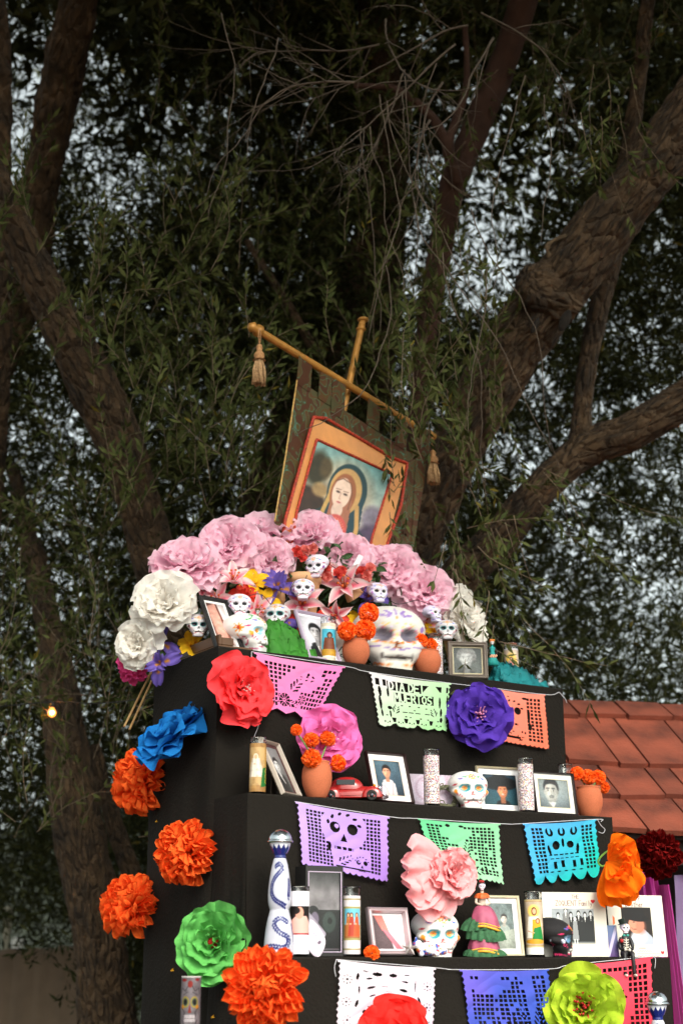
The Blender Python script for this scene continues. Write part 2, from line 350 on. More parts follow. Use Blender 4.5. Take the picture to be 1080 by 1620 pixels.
LEAF = mat('olive_leaf', rough=.6, vcol=True, transl=.15, spec=.07)
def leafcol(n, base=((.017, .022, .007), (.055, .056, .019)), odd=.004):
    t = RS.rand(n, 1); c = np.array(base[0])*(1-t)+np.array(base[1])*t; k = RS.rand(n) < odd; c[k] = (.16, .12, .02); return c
# leaf-area map of the canopy beyond the trunks, as the crowns stand (thin where the sky comes through)
def lai_map():
    c = Cv(1080, 1620, 216, (3.4,)*3)
    def thin(x, y, rx, ry, v, rot=0, s=.7): c.ell(x, y, rx, ry, (v,)*3, s, rot)
    thin(60, 120, 60, 160, 1.5); thin(170, 150, 40, 130, 1.3, 20); thin(240, 200, 120, 90, 1.6, 30); thin(190, 320, 90, 60, 1.5); thin(25, 230, 25, 110, 1.3)
    thin(420, 90, 60, 80, 1.9); thin(340, 240, 60, 60, 2.0); thin(500, 230, 60, 60, 2.2); thin(110, 60, 100, 60, 1.9)
    thin(820, 220, 110, 190, .55, 10); thin(700, 110, 70, 90, 1.2); thin(740, 330, 90, 100, .7); thin(670, 440, 60, 90, .8); thin(780, 460, 60, 60, .6); thin(860, 100, 60, 70, .8)
    thin(620, 380, 50, 50, 1.5); thin(330, 520, 70, 50, 1.8); thin(400, 700, 30, 60, 1.5); thin(90, 660, 40, 30, 1.6, 40)
    thin(920, 430, 45, 100, 1.0, 35); thin(880, 760, 50, 50, 1.3); thin(830, 600, 60, 40, .8); thin(1000, 550, 40, 70, 2.0); thin(760, 720, 45, 80, 1.2); thin(690, 900, 25, 50, 1.3); thin(1050, 400, 30, 60, 1.2)
    thin(960, 870, 80, 45, 1.9); thin(1040, 770, 40, 50, 2.0); thin(880, 800, 50, 50, 1.8, 30); thin(850, 980, 60, 60, 1.7); thin(1000, 960, 60, 40, 2.1); thin(60, 560, 50, 40, 2.2)
    thin(540, 560, 40, 30, 1.7); thin(640, 600, 30, 40, 1.6); thin(1050, 130, 60, 90, 4.5); thin(900, 30, 200, 40, 4.2); thin(180, 1150, 200, 200, 4.8); thin(30, 950, 120, 330, 4.6); thin(430, 420, 120, 120, 4)
    thin(1000, 1120, 140, 70, 4)
    thin(30, 1570, 110, 90, .02); thin(120, 1480, 30, 40, 1.); thin(60, 800, 120, 200, 4.4, 0, .9); thin(960, 1060, 200, 90, 3.4); m = c.a[..., 0]; return np.minimum(1.25*m**1.25/3.4**.25, 5.5)
LAI = lai_map()
def lai_at(x, y):
    i = np.clip((y/1620*LAI.shape[0]).astype(int), 0, LAI.shape[0]-1); j = np.clip((x/1080*LAI.shape[1]).astype(int), 0, LAI.shape[1]-1); return LAI[i, j]
def canopy(name, parent, x0, x1, y0, y1, D0, D1, share, L0, per=11, base=None, seed=0):
    """twigs of leaves through a volume; share of the leaf area this crown gives"""
    area = (x1-x0)*(y1-y0)*(((D0+D1)/2/F)**2); W0 = L0*.12; la = L0*W0*.62*1.0
    nc = int(area*4.8*share/(la*per)); x = RS.uniform(x0, x1, nc); y = RS.uniform(y0, y1, nc); D = RS.uniform(D0, D1, nc)
    P = CAM+(fw+rt*((x-540)/F)[:, None]+up*((810-y)/F)[:, None])*D[:, None]
    cl = fbm(P*2.1, 3)*1.5+fbm(P*.8+40, 2)*1.1; keep = RS.rand(nc)*4.8 < lai_at(np.clip(x, 0, 1079), np.clip(y, 0, 1619))*np.clip(1+cl, .15, 1.8)
    keep &= (P[:, 2] > .15); P = P[keep]; nc = len(P)
    d = RS.normal(size=(nc, 3)); d[:, 2] += .5; d /= np.linalg.norm(d, axis=1)[:, None]
    t = np.tile(np.linspace(0, 1, per), nc); Pk = np.repeat(P, per, 0)+np.repeat(d, per, 0)*(t[:, None]*L0*3.2)
    dl = np.repeat(d, per, 0)*.8+RS.normal(size=(nc*per, 3))*.75; Pk += RS.normal(size=Pk.shape)*L0*.15
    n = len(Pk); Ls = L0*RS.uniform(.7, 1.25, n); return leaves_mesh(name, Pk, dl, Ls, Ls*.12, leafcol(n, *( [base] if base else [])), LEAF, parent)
def sprays(name, parent, specs, L0=.058, stem_r=.0022, sd_=0):
    """hanging or rising shoots: stem tubes (one part) and their leaves (another)"""
    mb = MB(); PP, DD = [], []
    for (x, y, D, vx, vy, ln, dens) in specs:
        p = np.array(onD(x, y, D)); d = rt*vx+up*vy+fw*RS.uniform(-.3, .3); d = d/np.linalg.norm(d); k = max(8, int(ln/.024)); pts = [p.copy()]; cur = RS.normal(size=3)*.12
        for i in range(k):
            d = d+cur*.16+RS.normal(size=3)*.06; d /= np.linalg.norm(d); p = p+d*ln/k; pts.append(p.copy())
            if RS.rand() < dens:
                for s in (-1, 1):
                    sdv = np.cross(d, RS.normal(size=3)); sdv /= np.linalg.norm(sdv); PP.append(p.copy()); DD.append(d*.9+sdv*.8)
        if RS.rand() < dens: PP.append(p.copy()); DD.append(d)
        mb.tube(pts, list(np.linspace(stem_r, stem_r*.4, len(pts))), 4)
    st = mb.build(name+'_twigs' if False else 'twigs', mat('twig_bark', '6b5a48', .9, rnd=.1), parent, True); st['kind'] = 'stuff'
    n = len(PP); Ls = L0*RS.uniform(.65, 1.2, n)
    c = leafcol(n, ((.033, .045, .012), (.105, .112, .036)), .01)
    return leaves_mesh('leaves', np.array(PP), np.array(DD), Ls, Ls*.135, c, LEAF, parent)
t1 = thing('olive_tree', 'large olive tree whose leaning trunks rise left of the altar', 'tree')
limb('trunk', t1, [(215, 2050, 78, 7.7), (190, 1800, 58, 7.7), (172, 1620, 52, 7.7), (152, 1470, 50, 7.7), (128, 1330, 49, 7.7), (108, 1200, 44, 7.8), (95, 1090, 34, 8.0), (72, 960, 24, 8.4), (40, 830, 15, 8.9), (20, 740, 8, 9.3)])
limb('trunk', t1, [(330, 1980, 60, 8.2), (320, 1500, 46, 7.9), (292, 1100, 40, 7.6), (262, 940, 38, 7.4), (222, 800, 42, 7.3), (172, 660, 45, 7.2), (118, 555, 42, 7.1), (62, 440, 36, 7.0), (5, 320, 30, 6.9), (-60, 180, 26, 6.8)])
limb('branch', t1, [(255, 1500, 15, 7.9), (225, 1420, 17, 7.9), (190, 1330, 17, 7.95), (165, 1250, 14, 8), (150, 1180, 10, 8.1)], 24, .6)
limb('branch', t1, [(128, 575, 12, 7.1), (140, 530, 13, 7.05), (142, 505, 11, 7)], 20, .7)
t2 = thing('olive_tree', 'dark tree with a trunk running up the top left corner', 'tree')
limb('trunk', t2, [(-260, 1950, 50, 9.2), (-170, 1200, 40, 9.2), (-70, 760, 36, 9), (38, 470, 32, 8.8), (62, 320, 33, 8.6), (88, 180, 36, 8.4), (112, 60, 37, 8.2), (140, -80, 38, 8.0), (190, -300, 38, 7.8)])
limb('trunk', t2, [(-60, 1900, 22, 8.4), (-30, 1100, 16, 8.2), (2, 600, 14, 7.8), (5, 430, 14, 7.6), (4, 250, 13, 7.5), (2, 100, 12, 7.4), (-5, -60, 12, 7.3)], 28)
t3 = thing('olive_tree', 'massive gnarled olive tree leaning over the altar from the right', 'tree')
limb('trunk', t3, [(560, 2100, 90, 7.6), (590, 1500, 66, 7.5), (640, 1000, 46, 7.4), (664, 860, 42, 7.3), (700, 760, 42, 7.2), (752, 655, 46, 7.1), (815, 545, 54, 7.0), (895, 440, 60, 6.9), (990, 320, 60, 6.8), (1090, 190, 60, 6.7), (1220, 20, 55, 6.6), (1480, -320, 44, 6.6), (1700, -760, 28, 6.6)], 64, 1.15, step=.016)
limb('trunk', t3, [(560, 1500, 50, 7.9), (640, 1080, 42, 7.7), (690, 970, 40, 7.6), (735, 905, 38, 7.5), (792, 848, 35, 7.4), (850, 780, 33, 7.3), (920, 715, 36, 7.3), (1000, 680, 35, 7.2), (1100, 620, 34, 7.1), (1220, 540, 30, 7.0), (1480, 400, 22, 6.9), (1800, 300, 10, 6.8)], 44, .8)
limb('branch', t3, [(905, 735, 20, 7.3), (918, 680, 19, 7.3), (922, 620, 18, 7.3), (940, 520, 17, 7.3), (965, 410, 16, 7.3), (985, 290, 14, 7.3), (1010, 130, 12, 7.3), (1030, -40, 10, 7.3)], 28, .7)
limb('burl', t3, [(905, 478, 34, 6.9), (868, 462, 38, 6.86), (842, 452, 34, 6.82), (826, 448, 22, 6.80)], 40, 1.7)
def knot():
    P = onD(898, 392, 6.80); fwd = Vector(-fw); M = fwd.to_track_quat('Z', 'Y').to_matrix().to_4x4(); M.translation = Vector(P)
    k = MB(); pts = []
    for a in np.linspace(0, 2*math.pi, 26, endpoint=False):
        r = .085+.012*math.sin(3*a+1); pts.append(M @ Vector((r*1.25*math.cos(a), r*.68*math.sin(a)+.3*r*math.cos(a), -.015+.008*math.sin(5*a))))
    pts.append(pts[0]); k.tube(pts, [.011+.004*math.sin(i*1.9) for i in range(27)], 10); k.build('branch_scar', mat('scar_wood', '64503a', .9, var=.4, vscale=30, bump=.8, bscale=60), t3, True)
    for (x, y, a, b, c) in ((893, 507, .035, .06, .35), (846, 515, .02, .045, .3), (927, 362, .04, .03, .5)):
        Pp = onD(x, y, 6.76); m = MB().ball((0, 0, 0), 1, 14, 8, (a*.7, .02, b)); ob = m.build('painted_hollow', mat('hollow_shade_paint', '1c140d' if c > .32 else '8a6a50', 1, var=.5, vscale=40, bump=1, bscale=40), t3, True, loc=Vector(Pp), rot=(0, R(25), -YAW))  # solid dark lumps; the shade inside a hole is put into their colour
knot()
t4 = thing('olive_tree', 'slender reddish-brown tree forking above the banner', 'tree')
RB = mat('red_bark', '42291d', .9, var=.3, vscale=9, bump=.7, bscale=60, bdist=.006)
limb('trunk', t4, [(560, 2000, 40, 8.6), (600, 1300, 26, 8.2), (640, 850, 20, 8.0), (662, 640, 18, 7.9), (680, 490, 19, 7.8), (697, 390, 21, 7.8), (714, 300, 24, 7.7), (748, 215, 25, 7.7), (792, 110, 26, 7.7), (836, -30, 26, 7.6), (880, -220, 24, 7.5)], 36, .6, RB)
limb('branch', t4, [(722, 290, 12, 7.6), (708, 235, 11, 7.5), (716, 205, 8, 7.5), (732, 160, 6, 7.5), (738, 120, 5, 7.5), (735, 40, 4, 7.5)], 16, .4, RB)
limb('branch', t4, [(710, 240, 9, 7.5), (690, 195, 8, 7.5), (655, 160, 7, 7.5), (620, 140, 5, 7.5), (560, 135, 4, 7.5)], 16, .4, RB)
t5 = thing('olive_tree', 'shadowed tree standing straight behind the banner', 'tree')
limb('trunk', t5, [(520, 1900, 70, 10.2), (540, 1000, 46, 10), (575, 700, 42, 9.8), (600, 480, 40, 9.6), (612, 300, 40, 9.4), (600, 120, 38, 9.2), (590, -100, 36, 9)], 40, .9)
limb('trunk', t5, [(330, 1500, 44, 9.6), (380, 950, 44, 9.6), (430, 760, 44, 9.5), (500, 580, 40, 9.4), (560, 440, 34, 9.3), (600, 330, 28, 9.4)], 36, .9)
limb('branch', t5, [(500, 560, 9, 8.6), (455, 480, 8, 8.5), (425, 435, 7, 8.4), (390, 380, 5, 8.4)], 16, .4)
q = QUICK if 'QUICK' in globals() else 1.
canopy('crown', t1, -160, 560, 330, 1620, 8.4, 10.5, .42*q, .068)
canopy('crown', t2, -160, 560, -220, 620, 8.8, 11, .48*q, .068)
canopy('crown', t3, 520, 1240, 300, 1620, 8.0, 10.5, .40*q, .068)
canopy('crown', t4, 420, 1240, -220, 620, 8.6, 11, .42*q, .068)
canopy('crown', t5, 150, 1000, -220, 1100, 10.4, 12.5, .34*q, .08)
def shade_canopy():  # unseen leaves added above to keep sun and zenith sky off the trees
    n = int(150000*q); nc = n//10; P = np.stack([RS.uniform(-3, 8, nc), RS.uniform(-1.5, 8.5, nc), RS.uniform(7.0, 9.0, nc)], -1); d = RS.normal(size=(nc, 3)); P = P[fbm(P*.9, 3) > -.12]; d = d[:len(P)]
    Pk = np.repeat(P, 10, 0)+np.repeat(d, 10, 0)*np.tile(np.linspace(0, .35, 10), len(P))[:, None]; Ls = RS.uniform(.1, .2, len(Pk)); leaves_mesh('shade_crown', Pk, np.repeat(d, 10, 0)+RS.normal(size=Pk.shape)*.8, Ls, Ls*.17, leafcol(len(Pk)), LEAF, t3)
shade_canopy()
for k, (x0, x1, lab) in enumerate(((-440, 200, 'dark background tree seen through the leaves at the far left'), (200, 800, 'dark background tree far behind the flower arch'), (980, 1500, 'dark background tree beyond the shingled roof'))):
    tb = thing('background_tree', lab, 'tree', group='trees in the background'); D = 14.5
    limb('trunk', tb, [((x0+x1)/2+30, 1800, 60, D), ((x0+x1)/2+10, 1300, 46, D), ((x0+x1)/2-20, 800, 34, D), ((x0+x1)/2+30, 300, 24, D)], 24, .8, step=.06)
    canopy('crown', tb, x0-(300 if k == 2 else 0), x1+(160 if k == 0 else 0), -240, 1620, 12.5, 17, .46*q, .12)
# shoots in front of the trunks
def rnd_specs(n, x0, x1, y0, y1, D0, D1, vx, vy, l0, l1, dens):
    return [(RS.uniform(x0, x1), RS.uniform(y0, y1), RS.uniform(D0, D1), vx+RS.normal()*.35, vy+RS.normal()*.3, RS.uniform(l0, l1), dens) for _ in range(n)]
sp = rnd_specs(34, 180, 420, 600, 830, 6.2, 7.0, .2, .9, .25, .55, .9)+rnd_specs(60, -40, 420, 330, 620, 6.4, 7.2, .2, .8, .2, .6, .85)+rnd_specs(44, 150, 440, 640, 860, 6.9, 7.6, .3, .7, .2, .5, .9)
sprays('crown_front', t1, sp, .062)
sp = rnd_specs(30, 620, 800, 560, 780, 6.0, 6.9, -.1, .95, .3, .7, .75)+rnd_specs(26, 600, 880, 540, 900, 6.2, 6.9, .1, -.9, .3, .8, .8)+rnd_specs(14, 660, 830, 800, 1000, 5.9, 6.4, .15, -1, .25, .6, .5)+rnd_specs(26, 520, 780, 380, 640, 6.3, 7, 0, .9, .2, .6, .8)+rnd_specs(10, 880, 1010, 80, 230, 6.2, 6.5, .2, -.8, .2, .5, .6)
sp += [(745, 1010, 5.8, .8, -.35, .32, .35), (660, 880, 6, .35, -1, .35, .5), (790, 1015, 5.8, .8, -.3, .45, .6), (720, 900, 5.9, .25, -1, .6, .3)]
sprays('crown_front', t3, sp, .062)
sprays('crown_front', t2, rnd_specs(70, -60, 260, 1000, 1330, 6.6, 7.6, .1, .6, .3, .8, .45)+rnd_specs(60, -60, 200, 760, 1150, 7.2, 8.2, .1, .4, .3, .8, .8), .06)
sprays('crown_front', t5, rnd_specs(150, 230, 700, -60, 700, 7.4, 8.8, 0, .6, .3, .8, .85), .06)
sprays('crown_front', t4, rnd_specs(80, 700, 1120, -80, 260, 7.2, 8.6, 0, -.5, .3, .8, .8), .06)
def tangle():
    mb = MB()
    def grow(p, d, ln, r, lev):
        n = max(5, int(ln/.04)); ax = fw*RS.choice([-1, 1])*RS.uniform(.5, 1)+RS.normal(size=3)*.3; w = RS.uniform(.02, .13); pts = [p.copy()]
        for j in range(n):
            d = d+np.cross(ax, d)*w*(.4+j/n)+RS.normal(size=3)*.09+np.array([0, 0, -.035]); d = d/np.linalg.norm(d); p = p+d*ln/n; pts.append(p.copy())
            if lev < 3 and RS.rand() < (.36, .26, .15)[lev]: s_ = np.cross(d, RS.normal(size=3)); grow(p.copy(), d+s_*RS.uniform(.4, .9), ln*RS.uniform(.3, .6), r*(1-.5*j/n)*.6, lev+1)
        mb.tube(pts, list(np.linspace(r, r*.3, len(pts))), 4)
    for (x, y, vx, vy, ln) in ((740, 40, -1, -.1, 1.0), (720, 70, -.8, -.5, .9), (600, 70, -.9, -.2, .8), (640, 110, -.4, -.9, .7), (560, 130, -1, .1, .6), (700, 130, -.6, -.7, .7), (780, 60, -.4, -.8, .7), (610, 30, -.2, -1, .8), (760, 20, .8, -.3, .7), (680, 190, -.5, -.7, .5)):
        grow(np.array(onD(x, y, RS.uniform(6.0, 6.7))), rt*vx+up*vy+fw*RS.normal()*.15, ln, .0062, 0)
    for (x, y, ln) in [(600, 150, 1.2), (612, 160, 1.3), (585, 200, .8), (640, 120, .9), (690, 100, 1.0), (655, 320, 1.3), (700, 400, 1.1), (570, 200, .9), (770, 420, .8), (860, 150, .7), (830, 120, 1.1), (440, 60, .8), (350, 20, 1.), (745, 330, 1.6), (610, 420, 1.0)]:
        p = np.array(onD(x, y, 6.1)); d = -up+rt*RS.normal()*.15; pts = [p.copy()]
        for j in range(22): d = d+RS.normal(size=3)*.13; d[2] -= .08; d /= np.linalg.norm(d); p = p+d*ln/22; pts.append(p.copy())
        mb.tube(pts, list(np.linspace(.0035, .0015, 23)), 4)
    o = mb.build('bare_twigs', mat('dry_twig', '574a3e', .9, var=.2, vscale=6), t4, True); o['kind'] = 'stuff'
tangle()
# ---------------------------------------------------------------- festoon light
def festoon():
    P = onD(83, 1122, 6.6); A = onD(-260, 1118, 7.2); B = onD(262, 1112, 6.2); w = thing('festoon_light', 'small lit amber bulb hanging from a dark wire left of the altar', 'string light', P)
    k = MB(); pts = [A-P+np.array([0, 0, .02])]+[(A-P)*(1-t)+np.array([0, 0, .035])*t+np.array([0, 0, -.03*math.sin(math.pi*t)]) for t in (.3, .6)]+[np.array([0, 0, .035])]+[(B-P)*t+np.array([0, 0, .035-.02*math.sin(math.pi*t)]) for t in (.3, .6, 1)]
    k.tube(spline(pts, 6), .0028, 6); k.build('cable', mat('black_rubber', '15140f', .6), w, True)
    MB().lathe([(.0001, .036), (.009, .034), (.011, .028), (.011, .012), (.009, .008)], 14).build('socket', MATS['black_rubber'], w, True)
    MB().lathe([(.008, .010), (.011, .004), (.019, -.008), (.021, -.018), (.017, -.030), (.008, -.037), (.0001, -.039)], 18).build('bulb', mat('bulb_glass', 'ff9a48', .12, trans=.75, emit=.9), w, True)
    f = MB(); f.tube([(-.005, 0, 0), (-.006, 0, -.02), (0, 0, -.012), (.006, 0, -.02), (.005, 0, 0)], .0022, 6); f.build('filament', mat('hot_filament', 'ff6a10', .5, emit=3), w, True)
    l = bpy.data.lights.new('bulb_light', 'POINT'); l.energy = 1.2; l.color = (1, .5, .18); l.shadow_soft_size = .02; lo = bpy.data.objects.new('bulb_light', l); COL.objects.link(lo); lo.parent = w; lo.location = (0, 0, -.015)
festoon()
def added_bulb():  # unseen bulb, added to give the orange glow on the roof corner
    P = onD(1150, 1085, 5.3); w = thing('festoon_light', 'amber bulb added out of frame above the shingles for the orange roof glow', 'string light', P); MB().lathe([(.0001, .036), (.011, .028), (.011, .012), (.009, .008)], 14).build('socket', MATS['black_rubber'], w, True); MB().lathe([(.008, .010), (.011, .004), (.019, -.008), (.021, -.018), (.017, -.030), (.008, -.037), (.0001, -.039)], 18).build('bulb', MATS['bulb_glass'], w, True)
    f = MB(); f.tube([(-.005, 0, 0), (0, 0, -.02), (.005, 0, 0)], .0022, 6); f.build('filament', MATS['hot_filament'], w, True); l = bpy.data.lights.new('bulb_light', 'POINT'); k = MB(); k.tube(spline([(-.02, .05, .3), (-.01, .02, .12), (0, 0, .035), (.6, -.1, .05), (1.6, -.2, .2)], 6), .0028, 6); k.build('cable', MATS['black_rubber'], w, True); l.energy = 2.2; l.color = (1, .42, .14); l.shadow_soft_size = .02; lo = bpy.data.objects.new('bulb_light', l); COL.objects.link(lo); lo.parent = w; lo.location = (0, 0, -.015)
added_bulb()
# ---------------------------------------------------------------- altar
BLACK = mat('black_cloth', '1a1612', .95, bump=.8, bscale=90, bdist=.004, var=.12, vscale=3, spec=.2)
def altar():
    a = thing('tiered_altar', 'tall black cloth covered altar of three steps holding all the offerings', 'altar', (XL, 4.0, 0))
    for i, (k, y1) in enumerate(((1, 5.0), (2, 4.463), (3, 4.222))):
        z, Y = SH[k]; dz = .002*i; xr = (XR-XL)+{1: 0, 2: .012, 3: .055}[k]; mb = MB()
        def sheet(u0, u1, n0, n1, fn):
            u, v = np.meshgrid(np.linspace(0, 1, n0), np.linspace(0, 1, n1)); V = fn(u, v).reshape(-1, 3); mb.add(V, [tuple(f) for f in gridF(n0, n1)])
        zb = 0; w = .0015
        def wav(p, q): return fbm(np.stack([p*5, q*1.1, p*0+i*7], -1), 3)*.028+fbm(np.stack([p*11+q*4, q*6, p*0+i*7+3], -1), 3)*.010
        b = .006
        def front(u, v):
            x = u*xr; zz = zb+(z-zb-b)*v; return np.stack([x, (Y-4.0)+wav(x, zz)*(1-v**6)*np.clip((1-v)*6, 0, 1), zz], -1)
        sheet(0, 0, 70, 50, front)
        sheet(0, 0, 70, 2, lambda u, v: np.stack([u*xr, Y-4.0+v*b, z-b+v*b], -1))
        sheet(0, 0, 70, 12, lambda u, v: np.stack([u*xr, Y-4.0+b+v*(y1-Y-b), z+0*u], -1))
        for xs, sg in ((0, -1), (xr, 1)):
            sheet(0, 0, 30, 50, lambda u, v: np.stack([xs+sg*(.003*i+.014+wav(u*.7+3, v*z))*np.clip((1-v)*5, 0, 1)*np.sin(np.clip(u, .0, 1)*math.pi)**.3, Y-4.0+u*(y1-Y), zb+(z-zb)*v], -1))
        if k == 1: sheet(0, 0, 40, 20, lambda u, v: np.stack([u*xr, y1-4.0+0*u, z*v], -1))
        mb.build('tier', BLACK, a, True)
    return a
altar()
# ---------------------------------------------------------------- booth with shingled roof
def booth():
    b = thing('shingled_booth', 'small booth with a red wooden shingle roof right of the altar', 'booth')
    rot = R(-12); u = np.array([math.cos(YAW+rot-0), -math.sin(YAW+rot), 0])       # along the courses
    hdir = np.array([math.sin(YAW+rot), math.cos(YAW+rot), 0]); sl_ = R(38); d = hdir*math.cos(sl_)+np.array([0, 0, math.sin(sl_)]); n = np.cross(u, d); n /= np.linalg.norm(n)
    if n[2] < 0: n = -n
    P0 = onD(980, 1325, 5.9)
    def on(x, y): return onP(x, y, P0, n)
    def uv(p): return np.array([np.dot(p-P0, u), np.dot(p-P0, d)])
    M2 = mat('red_shingle', '763826', .85, var=.55, vscale=5, bump=1, bscale=70, rnd=.26, bdist=.003)
    rows = [(1325, 1270, [(860, 0), (1006, 40), (1062, 0), (1130, 0)]), (1270, 1219, [(870, 0), (955, 0), (1014, 0), (1060, 0), (1100, 0), (1150, 0)]), (1219, 1143, [(830, 0), (925, 0), (970, 0), (1047, 0), (1110, 0)]), (1143, 1114, [(850, 0), (896, 0), (970, 0), (1040, 0), (1100, 0)])]
    vb = [uv(on(1000, r[0]))[1] for r in rows]+[uv(on(1000, 1114))[1]]
    starts = [[-.9, -.66, -.44, -.19, .06, .28], [-1., -.72, -.50, -.22, -.07, .12, .33], [-.85, -.62, -.33, -.21, .03, .22], [-.9, -.66, -.42, -.21, .0, .20, .4]]
    # seams measured on the roof, carried on to both sides
    meas = [[(1006, 1300), (1075, 1290)], [(1016, 1220), (1056, 1220)], [(927, 1143), (970, 1143), (1047, 1143)], [(897, 1116), (971, 1116), (1042, 1118)]]
    for k in range(4):
        ms = sorted(uv(on(*q_))[0] for q_ in meas[k]); lo = ms[0]; hi = ms[-1]; s = list(ms)
        while lo > -1.3: lo -= RS.uniform(.16, .26); s.insert(0, lo)
        while hi < 1.6: hi += RS.uniform(.16, .26); s.append(hi)
        v0 = vb[k]; v1 = vb[k+1]+(.03 if k < 3 else 0); th = .024
        for x0, x1 in zip(s[:-1], s[1:]):
            g = .005; lift = .004*RS.rand(); dv = .006*RS.normal(); pts = []
            for (uu, vv, hh) in ((x0+g, v0+dv, th*1.6+lift), (x1-g, v0+dv*.3, th*1.6+lift), (x1-g, v1, th*.6), (x0+g, v1, th*.6)):
                ju, jv = RS.normal(size=2)*(.0035, .006)
                for hz in (hh-th, hh): pts.append(u*(uu+ju*.5)+d*(vv+jv)+n*(hz))
            c = np.mean(pts, 0); m = MB().add([p-c for p in pts], [(0, 2, 3, 1), (2, 4, 5, 3), (4, 6, 7, 5), (6, 0, 1, 7), (1, 3, 5, 7), (6, 4, 2, 0)])
            m.build('shingle', M2, b, loc=Vector(P0+c))
    dk = mat('dark_timber', '2a1c16', .9, var=.3, vscale=8, bump=.5, bscale=40)
    m = MB(); m.add([P0+u*a_+d*v_+n*h_ for a_, v_, h_ in ((-1.2, vb[0]+.02, -.02), (1.5, vb[0]+.02, -.02), (1.5, vb[4], -.02), (-1.2, vb[4], -.02), (-1.2, vb[0]+.02, .001), (1.5, vb[0]+.02, .001), (1.5, vb[4], .001), (-1.2, vb[4], .001))], [(3, 2, 1, 0), (4, 5, 6, 7), (0, 1, 5, 4), (1, 2, 6, 5), (2, 3, 7, 6), (3, 0, 4, 7)])
    m.build('roof_deck', dk, b)
    back = hdir; top = P0+d*(vb[4]); m = MB()
    def bx(o, a_, b_, c0, c1, z0, z1):
        V = [o+u*a+back*c+np.array([0, 0, 1.])*z for z in (z0, z1) for a, c in ((a_, c0), (b_, c0), (b_, c1), (a_, c1))]; m.add(V, [(3, 2, 1, 0), (4, 5, 6, 7), (0, 1, 5, 4), (1, 2, 6, 5), (2, 3, 7, 6), (3, 0, 4, 7)])
    g0 = P0.copy(); hz = P0[2]
    bx(g0, -1.1, 1.45, .10, .16, -.10, .0); bx(g0, -1.1, 1.45, 1.2, 1.26, -hz, .62)
    m.build('frame', dk, b)
    for a_ in (-1.0, 1.35):
        m = MB(); bx(g0, a_, a_+.07, .12, .19, -hz, -.06); m.build('post', dk, b)
    # other slope, behind the ridge
    m = MB(); e = hdir*math.cos(sl_)-np.array([0, 0, math.sin(sl_)]); m.add([top+u*-1.2, top+u*1.5, top+u*1.5+e*1.0, top+u*-1.2+e*1.0, top+u*-1.2-n*.03, top+u*1.5-n*.03, top+u*1.5+e*1.0-n*.03, top+u*-1.2+e*1.0-n*.03], [(0, 1, 2, 3), (7, 6, 5, 4), (0, 3, 7, 4), (1, 5, 6, 2), (2, 6, 7, 3), (0, 4, 5, 1)]); m.build('rear_roof', M2, b)
    return P0, u, d, n, hdir
BO = booth()
def drapes():
    sat = mat('magenta_satin', 'b0208a', .32, sheen=.3, spec=.8); P0, u, d, n, hd = BO
    o = thing('satin_curtain', 'magenta satin curtain hanging under the shingled roof', 'curtain')
    for (xa, xb, y0, y1, dd) in ((985, 1052, 1365, 1700, .0), (1040, 1062, 1400, 1700, -.03)):
        A = onD(xa, y0, 5.95+dd); B = onD(xb, y0, 5.98+dd); nx, ny = 70, 30; uu, vv = np.meshgrid(np.linspace(0, 1, nx), np.linspace(0, 1, ny))
        w = .02+.02*vv; off = np.sin(uu*19+vv*2+dd*90)*w+np.sin(uu*41)*w*.3; cen = .35+(uu-.35)*(.55+.75*vv**.7)
        cen = cen+.0*vv; P = A[None, None]*(1-cen[..., None])+B[None, None]*cen[..., None]; P = P+hd*off[..., None]*-1; P[..., 2] -= vv*(A[2]-.1)
        P = P+u*(vv*.10)[..., None]; obj('panel', mesh('panel', P.reshape(-1, 3), gridF(nx, ny), True), sat, o)
    pl = thing('plastic_sheet', 'pale lavender translucent sheet hanging at the right edge beside the curtain', 'sheet')
    A = onD(1063, 1385, 6.1); B = onD(1180, 1380, 6.2); nx, ny = 40, 30; uu, vv = np.meshgrid(np.linspace(0, 1, nx), np.linspace(0, 1, ny)); P = A[None, None]*(1-uu[..., None])+B[None, None]*uu[..., None]
    P[..., 2] -= vv*(A[2]-.05); P = P+hd*(fbm(np.stack([uu*4, vv*5, uu*0], -1), 3)*.05)[..., None]; obj('sheet', mesh('sheet', P.reshape(-1, 3), gridF(nx, ny), True), mat('lavender_vinyl', '8f76a0', .3, transl=.3, var=.15, vscale=8), pl)
drapes()
